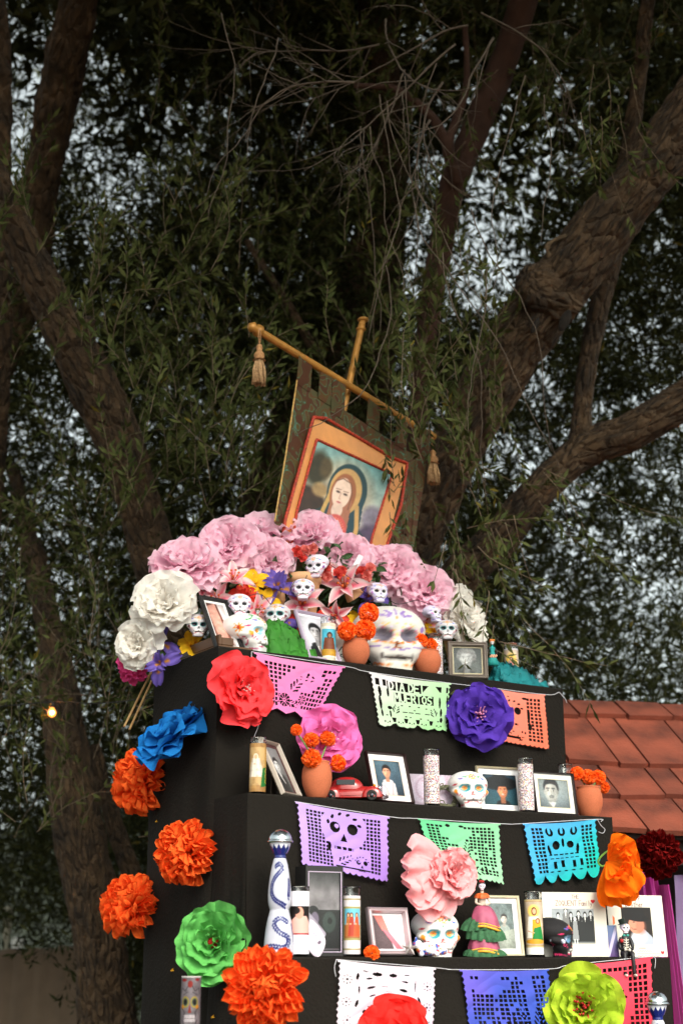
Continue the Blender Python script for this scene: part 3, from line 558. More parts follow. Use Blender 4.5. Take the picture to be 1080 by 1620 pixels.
# ---------------------------------------------------------------- petals and flowers
def petal_mesh(name, L, W, cup=.3, ruffle=.06, freq=3, curl=.3, lobes=0, point=0, crinkle=0, nu=9, nv=8, narrow=.35, colf=None, seed=0, fold=0, rd=.12, rnd_=0):
    r = np.random.RandomState(seed+1); u, v = np.meshgrid(np.linspace(-1, 1, nu), np.linspace(0, 1, nv)); ph = r.rand()*6.28
    wid = narrow+(1-narrow)*np.sin(np.clip(v*1.25, 0, 1)*math.pi/2) if not point else (np.sin(math.pi*np.clip(v*.93+.07, 0, 1))**.8*1.0+.04)
    wid = wid*np.where(v > .8, np.sqrt(np.clip(1-((v-.8)/.2)**2*.45, 0, 1)), 1) if not point else wid
    if rnd_: wid = (narrow+(1-narrow)*np.clip(v/.6, 0, 1)**.8)*np.sqrt(np.clip(1-(np.clip(v-.68, 0, 1)/.325)**2, 0, 1))
    x = u*W/2*wid; y = v*L*(1-(rd if not point else 0)*u*u*v)
    if lobes: y = y+L*.06*np.cos(u*math.pi*lobes)*v**4
    edge = np.maximum(np.abs(u)**2*.8, v**2)*v
    z = cup*L*(u*u)*.5*np.sin(np.clip(v, 0, 1)*math.pi*.6)+ruffle*L*edge*np.sin(u*math.pi*freq+ph+v*1.5)
    z += L*(-curl*v**2.6*.5+.10*v); z += fold*L*.2*np.abs(u)*(v)
    if crinkle:
        P = np.stack([x/L*3.1+seed*7, y/L*3.1, x*0+seed], -1); z += crinkle*L*fbm(P, 3)*v*1.6; z += crinkle*L*.35*np.sin((np.arctan2(x, y+.05*L))*26+ph)*v
        x = x+crinkle*L*.5*vnoise(P*1.7+9)*v; y = y+crinkle*L*.6*vnoise(P*1.5+19)*v
    col = None if colf is None else lin(np.clip(colf(u, v).reshape(-1, 3), 0, 1))
    return mesh(name, np.stack([x, y, z], -1), gridF(nu, nv), True, col)
def facing(yawdeg, elev=0, spin=0):
    """local +Z looks to the given compass direction (0 = out of the altar front, -Y; negative = towards the camera side)"""
    a = R(yawdeg); e = R(elev); z = Vector((math.sin(a)*math.cos(e), -math.cos(a)*math.cos(e), math.sin(e)))
    return (z.to_track_quat('Z', 'Y').to_matrix() @ Matrix.Rotation(R(spin), 3, 'Z'))
PETC = {}
def paper_flower(label, P, rpx, style, m, yaw=-30, elev=10, squash=1.0, centre=None, group=None, name='paper_flower', cat='paper flower', spin=None, core=None, back=0):
    """P world centre; rpx its radius in photo pixels; style from STY"""
    P = np.array(P, float); Rr = mm(rpx, P)*(1.05 if style == 'peony' else 1.12); s = STY[style]; spin = RS.uniform(0, 360) if spin is None else spin
    f = thing(name, label, cat, P, facing(yaw, elev, spin), group)
    vk = (style,)
    if vk not in PETC: PETC[vk] = [[petal_mesh('petal', 1, s['w'], seed=i*5+j+sum(map(ord, style)), **dict(s['p'], **s.get('p%d' % j, {}))) for i in range(4)] for j in range(len(s['layers']))]
    cache = {}
    for j, (n, tilt, ln, off) in enumerate(s['layers']):
        a0 = RS.rand()*6.28
        for i in range(n):
            key = (j, RS.randint(4)); base = PETC[vk][key[0]][key[1]]
            if key not in cache: cc = base.copy(); cc.materials.clear(); cc.materials.append((core or m) if s.get('corelayer') == j else m); cache[key] = cc
            a = a0+i*2*math.pi/n+RS.normal()*.10*s.get('jit', 1); tl = R(tilt+RS.normal()*5*s.get('jit', 1)); l = Rr*ln*RS.uniform(.9, 1.08)
            M = Matrix.Rotation(a, 4, 'Z') @ Matrix.Translation((0, off*Rr, back*0)) @ Matrix.Rotation(math.pi/2-tl, 4, 'X') @ Matrix.Rotation(R(RS.normal()*6), 4, 'Y')
            o = obj('petal', cache[key], None, f); M = M @ Matrix.Diagonal((l, l, l, 1)); o.matrix_local = M
    if centre:
        kind, cm, cr = centre; mb = MB(); k = 26
        for i in range(k):
            g = i/k; th = i*2.4; rr = cr*Rr*math.sqrt(g); z = s.get('cz', .16)*Rr+cr*Rr*.7*(1-g)
            if kind == 'beads': mb.ball((rr*math.cos(th), rr*math.sin(th), z), cr*Rr*.26, 6, 4)
            else:
                t = Vector((math.cos(th)*g, math.sin(th)*g, 1)); p = Vector((rr*math.cos(th)*.5, rr*math.sin(th)*.5, 0)); mb.tube([p, p+t*(z), p+t*(z+cr*Rr*.6)+Vector((RS.normal(), RS.normal(), 0))*cr*Rr*.15], [cr*Rr*.08, cr*Rr*.1, cr*Rr*.16], 4)
        mb.build('flower_centre', cm, f, True)
    return f
STY = {
 'peony': dict(w=1.35, layers=[(7, 86, 1.0, .02), (7, 64, .95, .03), (6, 46, .84, .05), (6, 28, .70, .05), (5, 12, .56, .03)], p=dict(cup=.22, ruffle=.10, freq=2.6, curl=.30, crinkle=.075, narrow=.25, nu=12, nv=10), jit=2),
 'fan': dict(w=1.2, layers=[(9, 88, 1.0, .0), (7, 70, .85, .0), (5, 35, .6, .0)], p=dict(cup=.1, ruffle=.10, freq=4.2, curl=.1, crinkle=.09, narrow=.12, nu=14, nv=9), jit=2),
 'pompom': dict(w=.40, layers=[(16, 98, .86, .14), (17, 84, .90, .14), (17, 71, .92, .12), (16, 59, .90, .12), (15, 48, .88, .11), (13, 37, .86, .09), (11, 26, .86, .07), (8, 15, .85, .05), (4, 5, .84, .02)], p=dict(cup=.5, ruffle=.02, freq=1., curl=.22, narrow=.5, nu=6, nv=11, crinkle=.03, rd=.0, rnd_=1), jit=1.6),
 'wavy': dict(w=1.3, layers=[(7, 86, .98, .03), (7, 68, .86, .04), (6, 50, .70, .04), (5, 32, .52, .03), (4, 18, .36, .02)], p=dict(cup=.15, ruffle=.17, freq=1.35, curl=.28, narrow=.3, nu=15, nv=10, crinkle=.01), jit=1.2),
 'scallop': dict(w=1.0, layers=[(9, 86, 1.0, .03), (9, 72, .88, .04), (8, 58, .74, .04), (7, 42, .58, .04), (5, 24, .42, .02)], p=dict(cup=-.05, ruffle=.10, freq=1.5, curl=-.25, narrow=.22, nu=11, nv=8, crinkle=.012), jit=.7),
 'carnation': dict(w=.5, layers=[(12, 80, 1, .05), (11, 58, .9, .05), (9, 35, .8, .04), (6, 15, .7, .02)], p=dict(cup=.4, ruffle=.12, freq=2.5, curl=.2, narrow=.2, nu=7, nv=6, crinkle=.06)),
}
def pap(name, c, **k): return mat(name, c, .9, transl=k.pop('transl', .28), var=.07, vscale=4, rnd=.05, spec=.12, bump=.14, bscale=9, bdist=.04, **k)
PK = pap('pink_tissue', 'ffd9e8', transl=.5); WH = pap('white_tissue', 'fbf6f0', transl=.5); PK2 = pap('rose_core_tissue', 'ee93bd', transl=.35); ORG = pap('orange_tissue', 'ff7430', transl=.3)
E_ = .0
def leafm(name, L, W, n, parent, spots, m):
    me = petal_mesh(name, L, W, cup=.3, ruffle=.03, freq=2, curl=.4, point=1, nu=5, nv=6)
    for M in spots: o = obj(name, me, m, parent); o.matrix_local = M
    return me
# ---- wall flowers on the left side of the altar and on its fronts
def onside(x, y, out=.06): return onX(x, y, XL-out)
def onfront(x, y, k, out=.05): return onY(x, y, SH[k][1]-out)
g1 = 'orange tissue flowers pinned to the side of the altar'
def orange(lab, P, r, yaw, elev, spin=0):
    f = paper_flower(lab, P, r, 'pompom', ORG, yaw, elev, group=g1, spin=spin, name='tissue_pompom')
    return f
orange('orange tissue pompom overlapped by the blue paper flower', onside(229, 1238, .05), 47, -72, 8)
orange('orange tissue pompom alone between the blue and the green flowers', onside(297, 1350, .07), 46, -60, 0)
orange('lowest-left orange tissue pompom, partly in front of the tree trunk', onX(210, 1436, XL-.07), 46, -62, 22)
orange('big orange tissue pompom in front of the talavera bottle and candle', onY(421, 1564, 3.86), 60, -38, 5)
def yleaf(lab, x, y, P=None):
    P = onside(x, y, .03); o = thing('dried_leaf', lab, 'leaf', P, (R(20), R(60), R(-40))); 
    obj('leaf', petal_mesh('leaf', .05, .012, cup=.3, curl=.5, point=1, nu=5, nv=6), mat('yellow_leaf', 'b8861e', .6, var=.3, vscale=60), o)
yleaf('thin yellow leaf poking out under the upper orange pompom', 246, 1300); yleaf('red and yellow leaf beside the green flower', 270, 1536); yleaf('dim yellow paper piece right of the skull candle below', 334, 1610)
paper_flower('bright blue paper flower with a white centre seen from the side', onside(277, 1168, .07), 60, 'wavy', pap('blue_paper', '1f78c4'), -84, 42, centre=('beads', pap('white_beads', 'e8e6ea'), .12), spin=20)
paper_flower('spring green scalloped paper flower with a red bead centre', onside(340, 1492, .06), 56, 'scallop', pap('green_paper', '6cbd62'), -48, 6, centre=('beads', mat('red_beads', 'b0101a', .3), .15), spin=10)
paper_flower('coral red wavy paper flower pinned left of the pink banner', onfront(381, 1092, 1), 53, 'wavy', pap('coral_paper', 'fb4a50'), 12, 0, centre=('threads', pap('white_threads', 'f2c8c8'), .13), spin=40)
paper_flower('deep purple wavy paper flower with pink centre between two banners', onfront(757, 1133, 1, .06), 47, 'wavy', pap('purple_paper', '5a3aae'), -25, 4, centre=('threads', pap('pink_threads', 'e89ac0'), .17), spin=75)
paper_flower('orchid pink paper flower behind the marigolds in the clay pot', onY(521, 1168, 4.33), 46, 'wavy', pap('orchid_paper', 'ee78bc'), -20, -5, centre=('threads', pap('white_threads2', 'f6e2ee'), .15), spin=5)
paper_flower('lime yellow paper flower with red centre at the bottom right', onfront(923, 1594, 3, .07), 57, 'scallop', pap('lime_paper', 'b7cf3a'), -42, 6, centre=('threads', mat('red_threads', 'b01218', .6), .2), spin=33)
paper_flower('bright red paper flower cut by the bottom edge below the white banner', onfront(622, 1644, 3, .07), 58, 'wavy', pap('red_paper', 'f2352f'), -30, 12, spin=10)
paper_flower('dark red tissue pompom under the shingled roof, colour darkened further for the shade', onD(1040, 1352, 5.78), 34, 'pompom', pap('shade_darkened_red_tissue', '7a0c0c'), -40, -10, name='tissue_pompom')  # red darkened to stand in for the shade of the roof
def pale_pink():
    P = onY(713, 1383, 4.06); m = pap('pale_pink_crepe', 'fbb4b8', transl=.3); f = paper_flower('pale pink crepe flower with a flaring skirt below the green banner', P, 40, 'peony', m, 4, 2, spin=15)
    me = petal_mesh('skirt', 1, 1.5, cup=.1, ruffle=.16, freq=3.4, curl=.0, crinkle=.06, narrow=.25, nu=24, nv=12, seed=5); Rr = mm(50, P)
    for an, l, tl in ((88, 1.75, 6), (110, 1.65, 12), (134, 1.3, 4), (165, .95, 10)):
        o = obj('skirt', me, m, f); M = f.matrix_basis.inverted() if False else None
        wd = Vector((-math.sin(R(an)), 0, math.cos(R(an)))); yv = wd; zv = Vector((0, -1, 0)); xv = yv.cross(zv); Mw = Matrix((xv, yv, zv)).transposed()
        o.matrix_local = (f.rotation_euler.to_matrix().inverted() @ Mw).to_4x4() @ Matrix.Rotation(R(-tl), 4, 'X') @ Matrix.Diagonal((Rr*l*.9, Rr*l, Rr*l, 1))
pale_pink()
def orange_side():
    P = onY(962, 1362, 3.985); m = pap('orange_crepe', 'ff7a12', transl=.3); f = thing('paper_flower', 'large orange crepe flower seen side-on at the altar corner under the roof', 'paper flower', P)
    s = mm(.84, P); me = [petal_mesh('petal', 1, .95, cup=.35, ruffle=.14, freq=3.6, curl=-.1, crinkle=.11, narrow=.12, nu=16, nv=10, seed=40+i) for i in range(3)]
    # petals fan out to the right from the stalk end
    for i, (an, l, w, t) in enumerate(((38, 60, 1.2, 10), (12, 52, 1.1, -20), (-10, 48, 1.2, 25), (-35, 62, 1.1, -5), (-62, 78, 1.1, 12), (-78, 84, 1., -15), (15, 46, 1., 50), (-30, 56, 1., 50), (-52, 70, 1., 45), (50, 50, .9, 35))):
        yv = Vector((math.cos(R(an))*math.cos(YAW), -math.cos(R(an))*math.sin(YAW), math.sin(R(an)))); zv = Vector((-math.sin(YAW), -math.cos(YAW), 0)); xv = yv.cross(zv).normalized(); zv = xv.cross(yv)
        Mw = Matrix((xv, yv, zv)).transposed().to_4x4() @ Matrix.Rotation(R(t), 4, 'X') @ Matrix.Diagonal((s*l*w, s*l, s*l, 1)); obj('petal', me[i % 3], m, f).matrix_local = Mw
    k = MB(); r2 = rt*s; u2 = up*s
    k.tube(spline([np.array(r2*5-u2*2), -r2*12-u2*10, -r2*20+u2*0, -r2*8+u2*14, r2*5+u2*22], 6), .0035, 6); k.build('stalk', mat('green_wire', '6d9a3a', .6), f, True)
orange_side()
# ---- the arch of tissue peonies over the top step
g2 = 'tissue peonies forming the arch'; ZT = SH[1][0]
def peony(lab, x, y, Y, r, m, yaw, elev, style='peony'): return paper_flower(lab, onY(x, y, Y), r, style, m, yaw, elev, group=g2, name='tissue_peony', cat='paper flower')
peony('large white tissue peony at the left end of the arch', 262, 960, 4.72, 54, WH, -40, 20)
peony('smaller round white tissue peony hanging lowest at the left end', 221, 1020, 4.78, 39, WH, -55, 0)
peony('leftmost pink tissue peony, resting on the white one', 296, 900, 4.80, 56, PK, -30, 45)
peony('pink tissue peony second from the left, above the first', 365, 868, 4.84, 52, PK, -36, 15)
peony('pink tissue peony facing front left of the banner foot', 424, 890, 4.80, 42, PK, -25, 5)
peony('wide pink tissue peony against the left edge of the banner', 424, 858, 4.93, 54, PK, -22, 50)
peony('pink tissue peony at the top of the arch before the painted portrait', 492, 850, 4.86, 46, PK, -35, 25)
peony('pink tissue peony just right of the top one', 548, 884, 4.80, 40, PK, -30, 10)
peony('pink tissue peony with a strip of white tape across it', 590, 897, 4.84, 38, PK, -25, 30)
peony('bright pink tissue peony right of the banner foot', 625, 905, 4.80, 42, PK, -35, 10)
peony('big pink tissue peony at the right end of the arch', 668, 940, 4.76, 50, PK, -20, 20)
paper_flower('white tissue flower seen edge-on right of the pink arch', onY(728, 980, 4.72), 46, 'fan', WH, 28, 15, name='tissue_peony', group=g2)
paper_flower('half hidden white tissue flower between the last pink peony and the dark skull light', onY(706, 975, 4.80), 32, 'peony', WH, -10, 12, name='tissue_peony', group=g2)
paper_flower('small hot pink carnation at the lower left end of the arch', onX(213, 1055, XL-.03), 25, 'carnation', pap('hot_pink_silk', 'f0559a'), -50, -15, name='silk_carnation', cat='flower')
paper_flower('half-hidden peach rose peeking behind the leftmost peonies', onY(334, 862, 4.95), 20, 'carnation', pap('peach_silk', 'e8a070'), -60, 30, name='silk_rose', cat='flower')
def tape():
    P = onY(566, 888, 4.70); o = thing('tape_strip', 'short strip of white tape across a pink peony', 'tape', P, (0, R(28), R(-35)))
    m = MB(); m.box((-.011, 0, -.028), (.011, .0012, .028), bev=.0004); m.build('strip', mat('white_tape', 'e6e2e6', .5), o)
tape()
def sticks():
    for i, (a, b) in enumerate((((240, 1062), (197, 1149)), ((250, 1056), (205, 1154)))):
        A = onX(*a, XL+.05); B = onX(*b, XL-.12+.03*i); o = thing('bamboo_skewer', ('upper' if i == 0 else 'lower')+' of two thin wooden sticks poking out below the left end of the arch', 'stick', (A+B)/2, group='sticks under the arch')
        MB().tube([A-(A+B)/2, B-(A+B)/2], .0042, 8).build('stick', mat('bamboo', 'c39a63', .6, var=.15, vscale=30), o, True)
    # hoop that carries the peonies
    o = thing('flower_arch', 'wooden hoop hidden behind the tissue peonies', 'arch'); P = [onY(x, y, 4.93) for x, y in ((250, 1030), (275, 950), (340, 890), (430, 860), (500, 850), (580, 885), (650, 935), (700, 1000), (715, 1060))]
    MB().tube(spline(P, 6), .012, 10).build('hoop', MATS['bamboo'], o, True)
sticks()
# ---- silk lilies, irises, yellow flowers and roses filling the arch
def lil(u, v): p = np.exp(-(u*2.0)**2)*np.clip(1.15-v, 0, 1); w = np.clip(p, 0, 1)[..., None]; return np.array([.98, .93, .92])*(1-w)+np.array([.93, .25, .38])*w
def iri(u, v): w = (np.exp(-(u*3)**2)*(v < .55)*1.)[..., None]; b = np.array([.50, .40, .80])*(1-.25*v[..., None]); return b*(1-w)+np.array([.85, .55, .12])*w
def yel(u, v): w = np.clip(.5-v, 0, 1)[..., None]; return np.array([.96, .75, .12])*(1-w)+np.array([.8, .35, .05])*w
SILK = mat('silk_petals', rough=.7, vcol=True, transl=.2, rnd=.06, spec=.25)
LP = [petal_mesh('petal', 1, .42, cup=.35, ruffle=.05, freq=2, curl=.75, point=1, nu=9, nv=10, colf=lil, seed=i) for i in range(2)]
IP = [petal_mesh('petal', 1, .62, cup=.25, ruffle=.12, freq=2.2, curl=.9, nu=11, nv=10, colf=iri, seed=i, narrow=.2) for i in range(2)]
YP = [petal_mesh('petal', 1, .6, cup=.3, ruffle=.1, freq=2, curl=.6, nu=9, nv=8, colf=yel, seed=i, narrow=.25) for i in range(2)]
for mm_ in LP+IP+YP: mm_.materials.append(SILK)
ST = mat('stamen', 'c8581c', .7)
def silk(kind, lab, P, rpx, yaw=-30, elev=0, spin=0):
    Rr = mm(rpx, P); me = {'lily': LP, 'iris': IP, 'yellow': YP}[kind]; nm = {'lily': 'silk_lily', 'iris': 'silk_iris', 'yellow': 'silk_daffodil'}[kind]
    f = thing(nm, lab, 'flower', P, facing(yaw, elev, spin), {'lily': 'silk lilies in the arch', 'iris': 'purple silk irises in the arch', 'yellow': 'yellow silk flowers in the arch'}[kind])
    if kind == 'lily': lay = [(3, 58, 1.05), (3, 50, 1.0)]
    elif kind == 'iris': lay = [(3, 75, 1.0), (3, 18, .8)]
    else: lay = [(6, 62, 1.0), (4, 15, .45)]
    for j, (n, t, l) in enumerate(lay):
        for i in range(n):
            o = obj('petal', me[j % 2], None, f); o.matrix_local = Matrix.Rotation(2*math.pi*(i+.5*j)/n+RS.normal()*.08, 4, 'Z') @ Matrix.Rotation(math.pi/2-R(t+RS.normal()*6), 4, 'X') @ Matrix.Diagonal((Rr*l, Rr*l, Rr*l, 1))
    if kind == 'lily':
        mb = MB()
        for i in range(6):
            a = i*1.047; t = Vector((math.cos(a)*.32, math.sin(a)*.32, 1)); mb.tube([(0, 0, 0), t*Rr*.6, t*Rr*.62+Vector((.0, .0, .0))], Rr*.018, 4); mb.ball(t*Rr*.62, Rr*.06, 6, 4, (1, 1, .6))
        mb.build('stamen', ST, f, True)
    return f
def Pf(x, y, Y=4.72): return onY(x, y, Y)
silk('lily', 'pink and white lily facing up at the left of the arch', Pf(368, 922), 36, -20, 30, 10)
silk('lily', 'lower pink-edged lily right of the white peonies', Pf(345, 952, 4.76), 34, -40, 5, 40)
silk('lily', 'pink lily behind the small sugar skull light', Pf(405, 968, 4.68), 34, -10, 0, 70)
silk('lily', 'wide open pink streaked lily beside the white skull light in the middle', Pf(478, 958, 4.72), 42, -30, 12, 0)
silk('lily', 'white lily with red streaks in the centre of the arch', Pf(545, 930, 4.74), 44, -38, 10, 25)
silk('lily', 'drooping white lily left of the big decorated skull', Pf(532, 972, 4.66), 30, -50, -30, 50)
silk('lily', 'pale lily under the right end of the arch', Pf(668, 985, 4.76), 30, -30, 0, 15)
silk('lily', 'small pink lily just below the leftmost pink peony', Pf(322, 935, 4.78), 26, -30, 25, 55)
silk('lily', 'pale pink lily beside the tiny skeleton doll', Pf(425, 990, 4.66), 26, -20, 10, 100)
silk('lily', 'white and pink lily tucked beneath the right roses', Pf(572, 930, 4.77), 28, -25, 20, 85)
silk('iris', 'purple iris in the middle left of the arch', Pf(438, 932), 40, -25, 15, 30)
silk('iris', 'dark purple iris at the low left corner behind the peonies', Pf(258, 1018, 4.78), 34, -50, 10, 0)
silk('iris', 'violet iris drooping over the left edge of the altar', Pf(255, 1050, 4.70), 34, -40, -10, 50)
silk('iris', 'purple iris behind the framed portrait of a man', Pf(448, 985, 4.70), 26, -30, 20, 10)
silk('iris', 'purple iris right of the white lily', Pf(582, 952, 4.74), 34, -30, 30, 45)
silk('iris', 'small purple iris under the red roses', Pf(520, 918, 4.78), 22, -10, 30, 80)
silk('yellow', 'yellow daffodil between the pink lily and the iris', Pf(400, 925, 4.76), 28, -20, 25, 0)
silk('yellow', 'yellow daffodil just above the small doll', Pf(418, 955, 4.73), 26, -20, 10, 35)
silk('yellow', 'yellow daffodil low at the left behind the black frame', Pf(305, 1022, 4.74), 26, -40, 20, 20)
silk('yellow', 'yellow daffodil behind the terracotta pot on the right', Pf(686, 1000, 4.72), 20, -20, 30, 0)
silk('yellow', 'yellow daffodil hidden between the candle and the big skull', Pf(565, 985, 4.78), 22, -20, 20, 20)
GL = mat('silk_leaf', '37562a', .6, rnd=.25, transl=.15)
def roseb(lab, spots, leaves, g='clusters of small red roses'):
    c = Pf(*spots[0]); f = thing('rose_cluster', lab, 'flower', c, (0, 0, 0), g); rm = [pap('coral_rose', 'e2564e'), pap('salmon_rose', 'ef8f86')]
    pm = [petal_mesh('petal', 1, 1.1, cup=.7, ruffle=.05, freq=1.3, curl=.35, nu=7, nv=6, seed=i, narrow=.4) for i in range(2)]
    for i, m_ in enumerate(pm): m_.materials.append(rm[i])
    for q, (x, y) in enumerate(spots):
        P = Pf(x, y, 4.70+RS.rand()*.03); r = mm(11, P); F3 = facing(-32+RS.normal()*25, 10+RS.normal()*20, RS.rand()*360).to_4x4(); F3.translation = Vector(P-c)
        h = obj('bloom', MB().ball((0, 0, 0), r*.3, 8, 6).mesh('bloom', True), rm[q % 2], f)
        h.matrix_local = F3
        for n, t, l in ((5, 70, .95), (5, 40, .85), (4, 15, .7)):
            for i in range(n):
                o = obj('petal', pm[q % 2], None, h); o.matrix_local = Matrix.Rotation(i*6.283/n+t, 4, 'Z') @ Matrix.Rotation(math.pi/2-R(t), 4, 'X') @ Matrix.Diagonal((r*l, r*l, r*l, 1))
    L = petal_mesh('leaf', 1, .5, cup=.3, ruffle=.04, freq=3, curl=.5, point=1, nu=5, nv=6)
    for (x, y) in leaves:
        for i in range(9):
            P = Pf(x+RS.normal()*13, y+RS.normal()*10, 4.74+RS.rand()*.05); o = obj('leaf', L, GL, f); M = facing(RS.uniform(-120, 60), RS.uniform(-30, 80), RS.rand()*360).to_4x4(); M.translation = Vector(P-c); s = mm(RS.uniform(14, 22), P); o.matrix_local = M @ Matrix.Diagonal((s, s, s, 1))
roseb('cluster of small coral roses and green leaves above the first skull light', [(468, 873), (482, 872), (476, 883), (493, 868)], [(465, 893), (452, 905), (500, 880), (515, 868)])
roseb('cluster of small coral roses with leaves right of the tilted skull light', [(514, 902), (523, 896), (534, 909), (518, 912), (540, 905)], [(545, 893), (560, 890), (548, 905)])
roseb('cluster of small coral roses beneath the taped peony', [(572, 905), (580, 912), (576, 916), (585, 900)], [(590, 900), (605, 915), (590, 930), (600, 955)])
roseb('low cluster of coral roses and dark leaves behind the candles', [(470, 1002), (500, 985), (455, 1000)], [(300, 985), (330, 1005), (430, 960), (640, 985), (655, 1000), (700, 985), (520, 940), (480, 985), (385, 940), (350, 930), (270, 1035), (560, 965)])
def redribbon():
    m = mat('red_silk', 'd8341e', .6, transl=.15); me = petal_mesh('petal', 1, .8, cup=.3, ruffle=.12, freq=2, curl=.6, nu=9, nv=8, seed=3); me.materials.append(m)
    for lab, x, y, r in (('red silk poppy behind the small sugar skull light on the left', 385, 948, 26), ('bright orange-red silk poppy behind the glass candle', 525, 985, 28), ('red silk poppy half hidden behind the portrait frame', 458, 990, 20)):
        P = Pf(x, y, 4.74); f = thing('silk_poppy', lab, 'flower', P, facing(-30, 20, RS.rand()*360), 'red silk poppies in the arch'); s = mm(r, P)
        for n, t, l in ((5, 65, 1), (4, 30, .7)):
            for i in range(n): obj('petal', me, None, f).matrix_local = Matrix.Rotation(i*6.283/n+t, 4, 'Z') @ Matrix.Rotation(math.pi/2-R(t), 4, 'X') @ Matrix.Diagonal((s*l, s*l, s*l, 1))
redribbon()
# tan clay pots / wooden blocks standing among the flowers
TAN = mat('tan_clay', 'd8a478', .8, var=.1, vscale=20, bump=.2)
def tanpot(lab, x, y0, y1, w0, w1, Y, tilt=0, nm='tan_pot'):
    A = onY(x, y1, Y); h = mm(y1-y0, A); a = mm(w1/2, A); b = mm(w0/2, A); o = thing(nm, lab, 'pot', A, (0, R(tilt), 0))
    MB().lathe([(a*.1, 0), (a, 0), (a*1.02, h*.02), (b*.98, h*.86), (b*1.08, h*.87), (b*1.08, h), (b*.95, h), (b*.9, h*.9), (.0001, h*.88)], 26).build('pot', TAN, o, True)
tanpot('tan tapered pot behind the white skull light', 480, 908, 1000, 52, 34, 4.76)
tanpot('narrow tan pot under the roses left of centre', 443, 885, 960, 22, 18, 4.80, -6)
tanpot('small tan cone shaped pot beneath the right roses', 562, 908, 945, 14, 30, 4.74, -40)
def box():
    P = 0; o = thing('wooden_tray', 'brown wooden tray edge under the flowers at the left corner', 'tray', (XL+.02, 4.5, ZT+.002)); MB().box((0, 0, 0), (.14, .40, .012), bev=.002).box((0, 0, .012), (.012, .40, .05), bev=.002).box((.012, .0, .012), (.06, .012, .04), bev=.002).build('tray', mat('brown_wood', '5a3a20', .5, var=.2, vscale=12), o)
box()
# ---------------------------------------------------------------- papel picado: paper with the holes really cut
def cv_hole(c, P): c.poly(P, (0, 0, 0))
def pp_base(ar, res=150, scal=.035, bottom='scallop'):
    c = Cv(1, ar, res, (1, 1, 1)); n = int(round(1/ (scal*2)))
    e = np.minimum(c.X, 1-c.X) < .012+.016*np.abs(np.sin(c.Y/scal/2*math.pi)); e &= c.Y > .02
    c.put(e*1., (0, 0, 0))
    if bottom == 'scallop': c.put((c.Y > ar-.008-.022*(1-np.abs(np.sin(c.X/scal/2*math.pi))))*1., (0, 0, 0))
    elif bottom == 'tabs': c.put((c.Y > ar-.11*(np.abs(((c.X*5+.1) % 1)-.5)*2)**2.2-.01)*1., (0, 0, 0))
    elif bottom == 'zig': c.put((c.Y > ar-.01-.10*np.abs(((c.X*3.3+.2) % 1)-.5)**1)*1., (0, 0, 0))
    return c
def lattice(c, x0, y0, x1, y1, nx, ny, keep=None, g=.32):
    dx, dy = (x1-x0)/nx, (y1-y0)/ny
    for i in range(nx):
        for j in range(ny):
            a, b = x0+i*dx, y0+j*dy
            if keep is None or keep(a+dx/2, b+dy/2): c.rect(a+dx*g/2, b+dy*g/2, a+dx*(1-g/2), b+dy*(1-g/2), (0, 0, 0))
def solid(c, x, y, rx, ry, rot=0): c.ell(x, y, rx, ry, (1, 1, 1), 0, rot)
def skullcut(c, x, y, s):
    solid(c, x, y, .2*s, .19*s); c.rect(x-.11*s, y+.1*s, x+.11*s, y+.27*s, (1, 1, 1))
    for q in (-1, 1): c.ell(x+q*.075*s, y+.0*s, .045*s, .05*s, (0, 0, 0)); 
    c.ell(x-.06*s, y-.012*s, .02*s, .02*s, (1, 1, 1)); c.poly([(x, y+.05*s), (x-.03*s, y+.12*s), (x+.03*s, y+.12*s)], (0, 0, 0)); c.rect(x-.08*s, y+.17*s, x+.08*s, y+.195*s, (0, 0, 0))
    for k in range(4): c.rect(x-.07*s+k*.045*s, y+.16*s, x-.06*s+k*.045*s, y+.21*s, (1, 1, 1))
    for k in range(6): a = math.pi*(1.1+.16*k); c.ell(x+.14*s*math.cos(a), y+.13*s*math.sin(a), .012*s, .02*s, (0, 0, 0), 0, 20*k)
def rosette(c, x, y, r, n=8):
    solid(c, x, y, r*1.15, r*1.15)
    for k in range(n):
        a = 2*math.pi*k/n; c.poly([(x+r*.3*math.cos(a-.2), y+r*.3*math.sin(a-.2)), (x+r*math.cos(a-.25), y+r*math.sin(a-.25)), (x+r*math.cos(a+.25), y+r*math.sin(a+.25)), (x+r*.3*math.cos(a+.2), y+r*.3*math.sin(a+.2))], (0, 0, 0))
    c.ell(x, y, r*.13, r*.13, (0, 0, 0))
def fern(c, x0, y0, x1, y1, w, n=7):
    for k in range(n):
        t = k/n; x = x0+(x1-x0)*t; y = y0+(y1-y0)*t; dx, dy = x1-x0, y1-y0; l = math.hypot(dx, dy); px, py = -dy/l, dx/l
        for s in (-1, 1):
            ww = w*(1-t*.6); c.poly([(x+px*s*.012, y+py*s*.012), (x+px*s*ww+dx/l*ww*.8, y+py*s*ww+dy/l*ww*.8), (x+px*s*ww*.8+dx/l*ww*1.15, y+py*s*ww*.8+dy/l*ww*1.15), (x+px*s*.012+dx/n*.45, y+py*s*.012+dy/n*.45)], (0, 0, 0))
